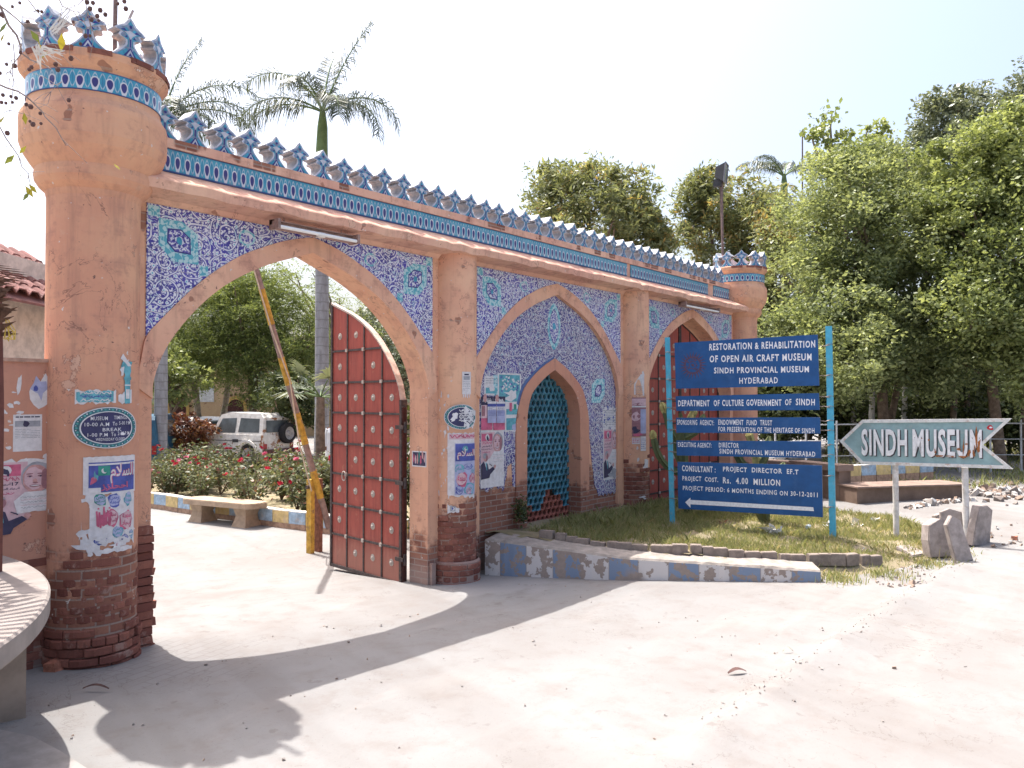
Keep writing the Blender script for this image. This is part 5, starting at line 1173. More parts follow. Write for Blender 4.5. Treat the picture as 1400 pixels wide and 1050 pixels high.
# ---- second column
fl = Flat(cylmap(9.165, .03, .312, -141), .04); fl.poly([(0, 2.27), (.19, 2.25), (.19, 2.62), (.12, 2.62), (.0, 2.45)], W0, 0); fl.lines(.02, .17, 2.3, 2.42, 5, G8, 1, .25); fl.blob(.17, 2.6, .03, .06, W0, 0, 8, .4)
put(fl, 'paper_notice', 'torn white notice with a slanted corner on the second column', 'notice')
fl = Flat(cylmap(9.165, .03, .312, -148), .04); fl.rect(0, .27, 1.55, 2.22, D6, 0); fl.rect(.0, .27, 2.08, 2.2, L7, 1); fl.blob(.1, 2.1, .1, .025, D6, 2, 9, .3); fl.rect(.15, .27, 1.6, 2.02, LV, 1); fl.blob(.07, 1.9, .07, .09, L7, 1, 10, .2); fl.blob(.06, 1.66, .06, .05, K1, 2, 9, .3); fl.blob(.1, 1.58, .08, .025, R3, 3, 9, .3); fl.rect(.15, .27, 1.3, 1.55, W0, 0); fl.lines(.16, .26, 1.33, 1.52, 6, B2, 1, .3); fl.rect(0, .14, 1.42, 1.53, W0, 0); fl.lines(.01, .13, 1.44, 1.52, 3, R3, 1, .5); fl.rect(.0, .27, 2.05, 2.075, W0, 2)
put(fl, 'photo_poster', 'dark photographic poster with lavender panel on the second column', 'poster')
fl = Flat(cylmap(9.165, .03, .312, -120), .04); fl.blob(.12, 1.05, .06, .09, W0, 0, 9, .3); fl.blob(-.05, 1.15, .02, .03, W0, 0, 7, .4); fl.blob(-.06, 1.35, .02, .03, W0, 0, 7, .4); fl.blob(.05, .5, .09, .02, W0, 0, 9, .5)
put(fl, 'paper_scrap', 'round white paper remnant low on the second column', 'paper scrap')
# ---- fluorescent batten lamps hung under the cornice
M_LAMPMETAL = flatmat('grimy_lamp_channel', (.3, .2, .17), .6, .4, .3, 20)
M_TUBE = flatmat('unlit_white_tube', (.78, .78, .77), .25, .5, .04)
def batten(u0, u1, label):
    o = thing('tube_lamp', ((u0+u1)/2, -.2, 4.0), label, 'lamp'); L = u1-u0; zt = 4.02; vv = -.17
    mb = MB(); mb.box(u0, u1, vv-.05, vv-.01, zt-.05, zt-.0); mb.box(u0, u1, vv-.09, vv-.05, zt-.015, zt-.005); mb.box(u0, u0+.03, vv-.16, vv-.0, zt-.1, zt+.0); mb.box(u1-.03, u1, vv-.16, vv, zt-.1, zt+.0); mb.build('channel', M_LAMPMETAL, o)
    mb = MB(); mb.tube([(u0+.03, vv-.13, zt-.075), (u1-.03, vv-.13, zt-.075)], .019, 10); mb.build('tube', M_TUBE, o)
    mb = MB(); mb.tube([(u0+.03, vv-.06, zt-.085), (u1-.03, vv-.06, zt-.085)], .016, 8); mb.build('tube', flatmat('brown_dead_tube', (.34, .22, .19), .4), o)
    mb = MB(); mb.box(u0+L*.5, u0+L*.58, vv-.12, vv-.04, zt-.1, zt-.05); mb.build('starter', M_TUBE, o)
    mb = MB()
    for t in (.15, .85): mb.tube([(u0+L*t, vv-.03, zt), (u0+L*t, vv-.03, 4.1)], .006, 5)
    mb.build('hanger', M_LAMPMETAL, o)
a = onwall(378, 312, -.3)[0]; b = onwall(490, 330, -.3)[0]; batten(a, b, 'long tube lamp hanging under the cornice over the left arch')
a = onwall(936, 420, -.3)[0]; b = onwall(983, 430, -.3)[0]; batten(a, b, 'tube lamp hanging under the cornice over the right arch')
# ---- floodlight on a pipe above the right tower, pipes on the left tower
M_PIPE = flatmat('brown_pipe', (.16, .11, .1), .6, .4, .3, 15)
q = atd(988, 341, 17.6); o = thing('floodlight', (q[0], q[1], 5.0), 'black floodlight on a thin pipe rising from the right tower', 'floodlight')
z1 = atd(986, 250, 17.6)[2]; mb = MB(); mb.tube([(q[0], q[1], 5.0), (q[0]-.0, q[1], 5.35), (q[0]-.03, q[1], z1)], .028, 8); mb.tube([(q[0]+.02, q[1]+.02, 5.1), (q[0]-.05, q[1]+.03, z1-.1)], .012, 6); mb.build('pipe', M_PIPE, o)
mb = MB(); mb.lathe([(.07, 5.0), (.07, 5.3), (.05, 5.34)], (q[0], q[1]), 10); mb.build('socket', flatmat('clay_socket', (.4, .2, .15)), o)
hd = MB(); fx = RT*.86-F0*.42+np.array([0, 0, -.1]); fx = fx/np.linalg.norm(fx); sd_ = np.cross(fx, (0, 0, 1)); sd_ /= np.linalg.norm(sd_); up_ = np.cross(sd_, fx); c = np.array([q[0]-.05, q[1], z1+.2])
def fr(a, b, c_): return tuple(c+fx*a+sd_*b+up_*c_)
F_ = [fr(.1, -.15, -.21), fr(.1, .15, -.21), fr(.1, .15, .21), fr(.1, -.15, .21)]; K_ = [fr(-.12, -.08, -.1), fr(-.12, .08, -.1), fr(-.12, .08, .12), fr(-.12, -.08, .12)]
for i in range(4): hd.face([F_[i], F_[(i+1) % 4], K_[(i+1) % 4], K_[i]])
hd.face(K_[::-1]); hd.obox(c+fx*-.05-up_*.22, fx*.09, sd_*.06, up_*.08); hd.build('housing', flatmat('black_lamp_housing', (.035, .035, .04), .5, .4), o)
gl = MB(); gl.face([fr(.095, -.14, -.19), fr(.095, .14, -.19), fr(.095, .14, .19), fr(.095, -.14, .19)]); gl.build('glass', flatmat('dusty_lamp_glass', (.2, .22, .24), .15, .6), o)
rm = MB()
for a_, b_, c_, d_ in ((-.16, .16, .19, .215), (-.16, .16, -.215, -.19), (-.165, -.14, -.19, .19), (.14, .165, -.19, .19)): rm.obox(fr(.1, (a_+b_)/2, (c_+d_)/2), fx*.012, sd_*(b_-a_)/2, up_*(d_-c_)/2)
rm.build('bezel', flatmat('grey_lamp_bezel', (.2, .2, .22), .5), o)
q = atd(157, 40, 7.2); mb = MB(); mb.tube([(q[0], q[1], 5.0), (q[0]+.01, q[1], 7.2)], .02, 8); mb.lathe([(.045, 5.0), (.045, 5.12), (.02, 5.14)], (q[0], q[1]), 10); tag(mb.build('iron_pipe', M_PIPE), 'dark iron pipe standing upright on top of the left tower', 'pipe')
a = atd(170, 40, 7.2); b = atd(182, 14, 7.2); mb = MB(); mb.tube([(a[0], a[1], 5.0), a, b], .012, 6); tag(mb.build('bent_rod', flatmat('grey_bent_rod', (.35, .33, .33), .6)), 'thin grey rod leaning out of the left tower top', 'rod')
# ------------------------------------------------------------------ curved ledge and platform at the lower left
M_LEDGE = flatmat('smooth_worn_concrete', (.27, .235, .215), .9, .15, .14, 4); M_LEDGEB = flatmat('ledge_support', (.3, .235, .19), .95, .1, .15, 5)
LC = np.array([-4.34, -.4824]); LR = 3.566
ld = thing('curved_ledge', (-1.0, -1.2, 0), 'curved concrete ledge standing on a slab leg in front of the left boundary wall', 'ledge')
mb = MB(); n = 44; th = np.linspace(math.radians(8), math.radians(-75), n+1)
def lp(r, t, z): return (LC[0]+r*math.cos(t), LC[1]+r*math.sin(t), z)
pr = [(LR-.9, .86), (LR-.9, 1.0), (LR-.015, 1.0), (LR, .988), (LR, .885), (LR-.012, .87), (LR-.9, .86)]
for a, b in zip(th[:-1], th[1:]):
    for (r0, z0), (r1, z1) in zip(pr[:-1], pr[1:]): mb.face([lp(r0, a, z0), lp(r0, b, z0), lp(r1, b, z1), lp(r1, a, z1)], 0, None, False)
mb.face([lp(r, th[0], z) for r, z in pr[:-1]]); mb.face([lp(r, th[-1], z) for r, z in pr[:-1]][::-1]); mb.build('slab', M_LEDGE, ld)
mb = MB(); t = math.radians(-9.5); cc = np.array(lp(LR-.32, t, .43)); mb.obox(cc, np.array([math.cos(t), math.sin(t), 0])*.24, np.array([-math.sin(t), math.cos(t), 0])*.06, (0, 0, .45)); mb.build('leg', M_LEDGEB, ld)
mb = MB(); P = [(-1.08, -7.2), (-1.08, -2.1), (-1.10, -1.75), (-1.19, -1.47), (-1.5, -1.35), (-4, -1.3), (-4, -7.2)]
mb.prism(P, lambda a, b, d: (a, b, d), .10, -.4); mb.prism([(-1.22, -7.2), (-1.22, -2.1), (-1.24, -1.8), (-1.3, -1.6), (-1.6, -1.5), (-4, -1.45), (-4, -7.2)], lambda a, b, d: (a, b, d), .112, .1)
tag(mb.build('low_platform', flatmat('pale_platform_concrete', (.28, .26, .245), .95, .1, .16, 5)), 'low pale concrete platform with a rounded corner under the curved ledge', 'platform')
# ------------------------------------------------------------------ inside the gate: painted kerb stones, bench, barrier
M_KBLUE = flatmat('faded_kerb_blue', (.3, .4, .5), .9, .1, .25, 9, dirt=((.4, .34, .28), .6)); M_KYEL = flatmat('faded_kerb_yellow', (.55, .42, .2), .9, .1, .2, 9, dirt=((.42, .34, .28), .6))
M_KBASE = flatmat('earthy_kerb_base', (.33, .22, .16), .95, .1, .25, 12); M_KWHITE = flatmat('pale_kerb_top', (.55, .52, .48), .9, .1, .12, 9)
KI = [(5.35, 13.0), (5.62, 9.9), (5.78, 7.6), (5.95, 5.6), (6.08, 4.6), (6.3, 3.4), (6.9, 2.4), (7.8, 1.9)]
d = np.r_[0, np.cumsum([math.dist(a, b) for a, b in zip(KI[:-1], KI[1:])])]
def kstone(m):
    mb = MB(); mb.box(-.215, .215, -.09, .09, -.25, .1, 1); mb.box(-.213, .213, -.095, .095, .1, .315, 0); mb.box(-.213, .213, -.09, .09, .315, .33, 2); return mb.data('kerb_stone', [m, M_KBASE, M_KWHITE])
KM = (kstone(M_KBLUE), kstone(M_KYEL)); s = 0; i = 0
while s < d[-1]:
    x, y = (float(np.interp(s, d, [p[k] for p in KI])) for k in (0, 1)); x2, y2 = (float(np.interp(s+.1, d, [p[k] for p in KI])) for k in (0, 1))
    o = link('kerb_stone', KM[i % 2]); o.location = (x, y, g1(x, y)-.0); o.rotation_euler = (random.gauss(0, .015), random.gauss(0, .012), math.atan2(y2-y, x2-x)+random.gauss(0, .015))
    tag(o, '%s painted kerb stone in the row along the rose bed' % ('faded blue' if i % 2 == 0 else 'faded yellow'), 'kerb stone', '%s kerb stones along the rose bed' % ('blue' if i % 2 == 0 else 'yellow')); s += .435; i += 1
bc = (onz(270, 712, -.22)+onz(345, 720, -.22))/2; bdv = onz(345, 720, -.22)-onz(270, 712, -.22); rz = math.atan2(bdv[1], bdv[0]); zb = g1(bc[0], bc[1])
M_BENCH = flatmat('cast_concrete_bench', (.36, .275, .2), .9, .15, .16, 7)
o = thing('stone_bench', (bc[0], bc[1], zb), 'backless concrete bench with rounded corners on two flared legs by the rose kerb', 'bench', None, rz)
mb = MB(); W2, D2, rr = .98, .27, .2; P = []
for cx, cy, a in ((W2-rr, D2-rr, 0), (-W2+rr, D2-rr, 90), (-W2+rr, -D2+rr, 180), (W2-rr, -D2+rr, 270)):
    for k in range(6): t = math.radians(a+18*k); P.append((cx+rr*math.cos(t), cy+rr*math.sin(t)))
mb.prism(P, lambda a, b, dd: (a, b, dd), .435, .345); mb.prism([(a*.985, b*.96) for a, b in P], lambda a, b, dd: (a, b, dd), .447, .435); mb.build('seat', M_BENCH, o, False)
for sx in (-.6, .6):
    mb = MB(); n = 12
    for (w0, h0), (w1, h1) in zip(((.2, -.05), (.15, .1), (.13, .2), (.17, .35)), ((.15, .1), (.13, .2), (.17, .35), (.17, .36))):
        A_ = [(sx-w0, -w0*1.1, h0), (sx+w0, -w0*1.1, h0), (sx+w0, w0*1.1, h0), (sx-w0, w0*1.1, h0)]; B_ = [(sx-w1, -w1*1.1, h1), (sx+w1, -w1*1.1, h1), (sx+w1, w1*1.1, h1), (sx-w1, w1*1.1, h1)]
        for k in range(4): mb.face([A_[k], A_[(k+1) % 4], B_[(k+1) % 4], B_[k]])
    mb.build('leg', M_BENCH, o, False)
M_YEL = flatmat('worn_yellow_paint', (.46, .28, .05), .75, .25, .3, 12, dirt=((.2, .13, .08), .9)); M_POLEBARE = flatmat('weathered_pole', (.26, .19, .17), .85, .2, .25, 12)
bp = np.array([4.94, 3.42]); zb = g1(*bp); o = thing('boom_barrier', (bp[0], bp[1], zb), 'raised boom barrier with yellow and bare bands leaning on its yellow post', 'barrier')
for dx, m in ((-.06, M_YEL), (.10, flatmat('rusty_barrier_post', (.22, .1, .07), .85, .2, .3, 14))):
    mb = MB(); mb.box(bp[0]+dx-.035, bp[0]+dx+.035, bp[1]-.06, bp[1]+.06, zb-.2, zb+1.18); mb.build('post', m, o)
mb = MB(); mb.tube([(bp[0]-.14, bp[1], zb+1.06), (bp[0]+.2, bp[1], zb+1.06)], .03, 8); mb.build('pivot', M_IRON, o)
a = np.array([5.22, 3.42, .25]); b = np.array([3.5, 3.42, 5.4]); 
p0 = onwall(450, 722, 3.36); p1 = onwall(350, 368, 3.36); dv = (p1-p0)/np.linalg.norm(p1-p0); a = p0; Lp = (6.0-p0[2])/dv[2]
mb = MB(); ts = np.linspace(0, Lp, 12); mb.tube([a+dv*t for t in ts], list(.056-.018*ts/Lp), 10); mb.build('pole', M_POLEBARE, o); L = 0; k = 0
while L < Lp:
    st = random.uniform(.42, .56); q0, q1 = a+dv*L, a+dv*min(L+st, Lp); r0 = .061-.018*L/Lp
    if k % 2: yel = MB(); yel.tube([q0, (q0+q1)/2, q1], [r0, r0-.001, r0-.002], 10); yel.build('yellow_band', M_YEL, o)
    L += st; k += 1
mb = MB(); e = a+dv*Lp; mb.tube([a+dv*(Lp*.86)+np.array([-.06, 0, 0]), onwall(372, 452, 3.3), onwall(396, 520, 3.3), onwall(410, 610, 3.3), np.array([bp[0]-.1, bp[1]-.08, zb+1.0])], .011, 6); mb.build('rope', flatmat('pale_rope', (.5, .43, .33), .95), o)
# ------------------------------------------------------------------ roses
M_ROSELEAF = leafmat('rose_leaf', (.08, .1, .05), (.2, .215, .11), .3, .5, .35, ((.3, .14, .08), .93)); M_STEM = flatmat('woody_stem', (.17, .12, .08), .9)
M_ROSE = flatmat('crimson_petal', (.5, .02, .06), .6, .2, .3, 30); M_ROSEP = flatmat('pink_petal', (.62, .18, .28), .6, .2, .25, 30)
def leafquads(C, size, r, asp=.45, droop=.3, jit=.35):
    """flat leaf faces at points C"""
    n = len(C); ax = r.normal(0, 1, (n, 3)); ax[:, 2] = ax[:, 2]*.6-droop; ax /= np.linalg.norm(ax, axis=1)[:, None]
    t = r.normal(0, 1, (n, 3)); t[:, 2] += .6; sd = np.cross(ax, t); sd /= np.linalg.norm(sd, axis=1)[:, None]+1e-9
    L = size*(1+jit*r.normal(0, 1, n).clip(-1.5, 2)); L = L[:, None]
    return np.stack([C-ax*L*.5, C-ax*L*.05+sd*L*asp*.5, C+ax*L*.5, C-ax*L*.05-sd*L*asp*.5], 1).reshape(-1, 3)
def rose_proto(seed):
    r = np.random.default_rng(seed); st = MB(); C = []
    for k in range(9):
        a = r.uniform(0, 6.3); sp_ = r.uniform(.1, .5); h = r.uniform(.5, .95); P = [(0, 0, 0), (sp_*.4*math.cos(a), sp_*.4*math.sin(a), h*.45), (sp_*math.cos(a), sp_*math.sin(a), h)]
        st.tube(P, [.012, .008, .004], 5); P = np.array(P)
        for t in r.uniform(.25, 1.05, 21):
            q = P[0]*(1-t)+P[2]*t if t > .5 else P[0]*(1-2*t)+P[1]*2*t; C.append(q+r.normal(0, .075, (3, 3))*np.array([1, 1, .7]))
    C = np.concatenate(C); C = C[C[:, 2] > .1]
    return st.data('stem', M_STEM), npmesh('foliage', leafquads(C, .075, r, .55, .1), 4, M_ROSELEAF, r.random(len(C)))
RP = [rose_proto(50+i) for i in range(5)]
def flower_mesh(m):
    r = np.random.default_rng(3); mb = MB()
    for k in range(11):
        a = k*2.4; rr = .012+.003*k; h = .03-.0015*k; c = np.array([rr*math.cos(a), rr*math.sin(a), h]); t = np.array([-math.sin(a), math.cos(a), 0])*.026; u_ = np.array([math.cos(a)*.5, math.sin(a)*.5, .8])*.026
        mb.face([c-u_, c+t, c+u_*1.1, c-t])
    return mb.data('flower', m)
FM = (flower_mesh(M_ROSE), flower_mesh(M_ROSEP)); rr = random.Random(5)
for i in range(64):
    t = rr.uniform(0, 1); row = i % 4; s = 1.6+t*8.3 if row < 2 else rr.uniform(.5, 11.5)
    x = float(np.interp(s, d, [p[0] for p in KI]))+(.55+.85*row)+rr.gauss(0, .16); y = float(np.interp(s, d, [p[1] for p in KI]))+.3*row+rr.gauss(0, .2)
    if y < 2.6: continue
    near = x-float(np.interp(s, d, [p[0] for p in KI]))
    b = thing('rose_bush', (x, y, g1(x, y)+.19), 'leggy rose bush flowering in the bed behind the painted kerb stones', 'rose bush', 'rose bushes in the bed', rr.uniform(0, 6.3)); k = rr.uniform(.75, 1.12); b.scale = (k*1.15, k*1.15, k)
    S_, L_ = RP[i % 5]; link('stem', S_, b, False); link('foliage', L_, b, False)
    for q in range(rr.choice((0, 1, 1, 2, 4))):
        f = link('flower', FM[0] if rr.random() < .65 else FM[1], b, False); a = rr.uniform(0, 6.3); q_ = rr.uniform(.1, .5); f.location = (q_*math.cos(a), q_*math.sin(a), rr.uniform(.55, .98)); f.rotation_euler = (rr.gauss(0, .5), rr.gauss(0, .5), rr.uniform(0, 6)); f.scale = (1.15,)*3
mb = MB(); P = KI+[(13, 1.8), (13, 13)]; n_ = 18
xs_ = np.arange(5.3, 13.3, .5); ys_ = np.arange(1.9, 13.2, .5)
V = []; Fc = []; ids = {}
kx = lambda y: float(np.interp(-y, [-p[1] for p in KI], [p[0] for p in KI]))
rows = []
for y in ys_: rows.append([(kx(y)+.06+(12.5-kx(y))*t, y) for t in np.linspace(0, 1, 18)])
V = [(x, y, g1(x, y)+.2-.17*max(0, (x-11)/1.5)) for r_ in rows for x, y in r_]
for i in range(len(rows)-1):
    for j in range(17): Fc.append((i*18+j, i*18+j+1, (i+1)*18+j+1, (i+1)*18+j))
me = bpy.data.meshes.new('rose_bed_soil'); me.from_pydata(V, [], Fc); me.materials.append(M_SOIL); tag(link('rose_bed_soil', me), kind='structure')
# ------------------------------------------------------------------ vehicles
M_TYRE = flatmat('tyre_rubber', (.03, .028, .028), .85, .2, .2, 20); M_GLASS = flatmat('dusty_window_glass', (.1, .115, .12), .12, .6, .2, 3); M_STEEL = flatmat('steel_wheel', (.35, .33, .32), .5, .4, .2, 20, .3)
def wheel(o, x, y, r, wd):
    w_ = thing('wheel', (x, y, r), None, None); del_ = w_; w_.parent = o
    mb = MB()
    pf = [(r*.62, -wd/2), (r*.92, -wd/2), (r, -wd*.32), (r, wd*.32), (r*.92, wd/2), (r*.62, wd/2)]; n = 22
    ax = lambda q, yy, t: (q*math.cos(t), yy, q*math.sin(t))
    for k in range(n):
        a, b = 2*math.pi*k/n, 2*math.pi*(k+1)/n
        for (r0, y0), (r1, y1) in zip(pf[:-1], pf[1:]): mb.face([ax(r0, y0, a), ax(r0, y0, b), ax(r1, y1, b), ax(r1, y1, a)], 0, None, True)
    t_ = link('tyre', mb.data('tyre', M_TYRE), w_, False); mb = MB()
    for sgn in (-1, 1):
        for k in range(n):
            a, b = 2*math.pi*k/n, 2*math.pi*(k+1)/n
            for (r0, y0), (r1, y1) in (((r*.62, .5), (r*.56, .42)), ((r*.56, .42), (r*.3, .25)), ((r*.3, .25), (r*.2, .4)), ((r*.2, .4), (0.001, .42))): mb.face([ax(r0, sgn*wd*y0, a), ax(r0, sgn*wd*y0, b), ax(r1, sgn*wd*y1, b), ax(r1, sgn*wd*y1, a)])
        for k in range(8):
            a = k*math.pi/4; mb.obox(ax(r*.45, sgn*wd*.36, a), (.018, 0, 0), (0, .006, 0), (0, 0, .018))
    link('rim', mb.data('rim', M_STEEL), w_, False); return w_
def vehicle(name, loc, rz, label, cat, paint, L, Wd, lower, cabin, hw, wheels, wr, glass_side, gf=None, gr=None):
    """lower/cabin: side outlines (x forward, z up); cabin narrows to the roof by hw"""
    o = thing(name, loc, label, cat, None, rz); mb = MB()
    mb.prism(lower, lambda a, b, dd: (a, dd, b), -Wd/2, Wd/2)
    zb = min(b for a, b in cabin); zt = max(b for a, b in cabin)
    yy = lambda b: Wd/2-.02-hw*(b-zb)/(zt-zb)
    mb.face([(a, -yy(b), b) for a, b in cabin]); mb.face([(a, yy(b), b) for a, b in cabin[::-1]])
    for (a, b), (c, e) in zip(cabin, cabin[1:]+cabin[:1]): mb.face([(a, yy(b), b), (c, yy(e), e), (c, -yy(e), e), (a, -yy(b), b)])
    body = mb.build('body', paint, o, False)
    for P in glass_side:
        for s in (-1, 1):
            g = MB(); q = [(a, s*(yy(b)+.006), b) for a, b in P]; g.face(q); g.build('window', M_GLASS, o, False)
    for P in (gf, gr):
        if P: g = MB(); g.face(P); g.build('windscreen', M_GLASS, o, False)
    for x in wheels:
        for s in (-1, 1): wheel(o, x, s*(Wd/2-.1), wr, .19)
    return o, body, yy
# white off-roader seen from behind, spare wheel on its tail
fwd = -.905*RT+.43*F0; jp = atd(357, 634, 25.5)+(.43*RT+.905*F0)*.73; rzv = math.atan2(fwd[1], fwd[0]); n = N('rusty_white_paint', .4, .5); p = n.node('ShaderNodeTexCoord').outputs['Object']; x, y, z = n.xyz(p)
r_ = n.noise(p, 3.2, 6, .7); rust = n.ss(n.ma('ADD', r_, n.ma('MULTIPLY', n.ma('SUBTRACT', 1, n.ss(x, -1.65, -1.5)), .07)), .6, .67); c = n.mix(n.ss(n.noise(p, 7, 4), .35, .65), (.8, .77, .72), (.66, .62, .56)); c = n.mix(rust, c, (.3, .13, .05)); dust = n.ma('SUBTRACT', 1, n.ss(z, .3, .75)); c = n.mix(n.ma('MULTIPLY', dust, .5), c, (.45, .36, .28)); n.col(c); M_JEEP = n.m
jc = jp+fwd*1.62; jl = (float(jc[0]), float(jc[1]), g1(jc[0], jc[1])-.0)
low = [(-1.66, .42), (-1.68, .98), (.42, 1.0), (1.52, .93), (1.62, .86), (1.64, .5), (1.5, .42), (1.42, .44), (1.36, .64), (1.12, .74), (.86, .64), (.78, .42), (-.72, .4), (-.8, .62), (-1.04, .72), (-1.28, .62), (-1.36, .42)]
cab = [(-1.66, .98), (-1.60, 1.52), (-1.46, 1.66), (-.2, 1.70), (.2, 1.62), (.52, 1.0)]
o, body, yy = vehicle('off_road_car', jl, rzv, 'rusty white short off-road car with spare wheel on its tail, parked beyond the roses', 'car', M_JEEP, 3.3, 1.46, low, cab, .13, (), .34, [[(-1.5, 1.06), (-1.46, 1.5), (-.66, 1.52), (-.62, 1.06)], [(-.5, 1.04), (-.5, 1.52), (.12, 1.5), (.36, 1.04)]], [(.5, -.6, 1.06), (.22, -.56, 1.56), (.22, .56, 1.56), (.5, .6, 1.06)], None)
for ch in list(o.children): pass
for x in (1.12, -1.04):
    for s in (-1, 1): wheel(o, x, s*.62, .35, .2)
mb = MB(); mb.face([(-1.672, -.55, 1.06), (-1.672, .55, 1.06), (-1.63, .52, 1.44), (-1.63, -.52, 1.44)]); mb.build('rear_window', M_GLASS, o, False)
mb = MB(); mb.box(-1.78, -1.66, -.72, .72, .36, .52); mb.build('bumper', flatmat('dark_bumper', (.12, .05, .045), .7, .3, .3), o, False)
for s in (-1, 1): mb = MB(); mb.box(-1.70, -1.67, s*.62-.07, s*.62+.07, .54, .7); mb.build('tail_light', flatmat('red_tail_lens', (.35, .02, .02), .3, .5), o, False)
mb = MB(); mb.box(-1.79, -1.778, -.22, .22, .4, .5); mb.build('number_plate', flatmat('dark_plate', (.08, .08, .09), .5), o, False)
w_ = wheel(o, -1.80, -.28, .34, .2); w_.location = (-1.80, -.28, 1.02); w_.rotation_euler.z = math.pi/2
mb = MB()
for s in (-1, 1):
    mb.box(-1.62, 1.5, s*.735-.008, s*.735+.008, .78, .8, 0); mb.box(-.66, -.42, s*.738-.008, s*.738+.008, .74, .84, 0)
mb.build('side_stripe', flatmat('dark_trim', (.06, .06, .06), .6), o, False)
for s in (-1, 1):
    for cx in (1.12, -1.04):
        mb = MB(); P = [(cx+.40*math.cos(t), .36+.40*math.sin(t)) for t in np.linspace(math.radians(15), math.radians(165), 10)]; Q = [(cx+.47*math.cos(t), .36+.47*math.sin(t)) for t in np.linspace(math.radians(15), math.radians(165), 10)]
        mb.strip(P, Q, s*.70, s*.79, 0, lambda a, b, dd: (a, dd, b)); mb.build('wheel_arch', M_JEEP, o, False)
for s in (-1, 1): mb = MB(); mb.box(.3, .36, s*.72, s*.88, 1.05, 1.2); mb.build('wing_mirror', flatmat('mirror_black', (.05, .05, .05), .5), o, False)
mb = MB(); mb.box(-.35, .1, -.5, .5, 1.69, 1.705); mb.build('roof_hatch', flatmat('dark_roof_hatch', (.2, .22, .25), .4), o, False)
# blue van and pale car farther left
fw2 = -.2*RT+.98*F0; vb = atd(181, 615, 23.5); M_VAN = flatmat('blue_van_paint', (.012, .085, .15), .4, .5, .2, 5)
low = [(-1.6, .3), (-1.62, .95), (1.45, .95), (1.62, .8), (1.62, .3), (1.25, .28), (1.2, .5), (1.0, .58), (.78, .5), (.7, .28), (-.7, .28), (-.78, .5), (-1.0, .58), (-1.2, .5), (-1.26, .28)]
cab = [(-1.62, .95), (-1.55, 1.6), (-1.45, 1.72), (.8, 1.75), (1.1, 1.66), (1.5, .95)]
o, body, yy = vehicle('van', (vb[0]+fw2[0]*1.6, vb[1]+fw2[1]*1.6, g1(vb[0], vb[1])), math.atan2(fw2[1], fw2[0]), 'dark blue van parked at the left edge of the arch opening', 'van', M_VAN, 3.2, 1.4, low, cab, .1, (-1.0, 1.0), .28, [[(-1.4, 1.05), (-1.36, 1.55), (-.2, 1.58), (-.2, 1.05)], [(-.05, 1.05), (-.05, 1.58), (.9, 1.55), (1.2, 1.05)]], [(1.46, -.55, 1.08), (1.12, -.5, 1.6), (1.12, .5, 1.6), (1.46, .55, 1.08)], [(-1.615, -.55, 1.02), (-1.615, .55, 1.02), (-1.57, .5, 1.55), (-1.57, -.5, 1.55)])
for s in (-1, 1): mb = MB(); mb.box(-1.65, -1.61, s*.6-.06, s*.6+.06, .6, .85); mb.build('tail_light', flatmat('red_tail_lens_van', (.35, .02, .02), .3), o, False)
fw3 = -.75*RT+.66*F0; vb = atd(272, 612, 31); M_CAR = flatmat('silver_car_paint', (.55, .56, .57), .35, .5, .08, 4)
low = [(-1.9, .35), (-1.92, .78), (-1.2, .88), (1.0, .9), (1.85, .72), (1.92, .35), (1.5, .28), (1.45, .48), (1.22, .58), (.98, .48), (.92, .28), (-.9, .28), (-.96, .48), (-1.2, .58), (-1.44, .48), (-1.5, .28)]
cab = [(-1.6, .84), (-1.25, 1.32), (-.9, 1.42), (.1, 1.44), (.4, 1.36), (1.05, .88)]
vehicle('car', (vb[0], vb[1], g1(vb[0], vb[1])), math.atan2(fw3[1], fw3[0]), 'pale silver saloon car half hidden behind the red-leaved shrub', 'car', M_CAR, 3.8, 1.6, low, cab, .22, (-1.2, 1.22), .3, [[(-1.3, .92), (-1.1, 1.3), (-.35, 1.35), (-.35, .92)], [(-.25, .92), (-.25, 1.36), (.3, 1.33), (.85, .92)]], [(1.0, -.62, .95), (.45, -.5, 1.32), (.45, .5, 1.32), (1.0, .62, .95)], [(-1.58, -.6, .9), (-1.28, -.5, 1.28), (-1.28, .5, 1.28), (-1.58, .6, .9)])
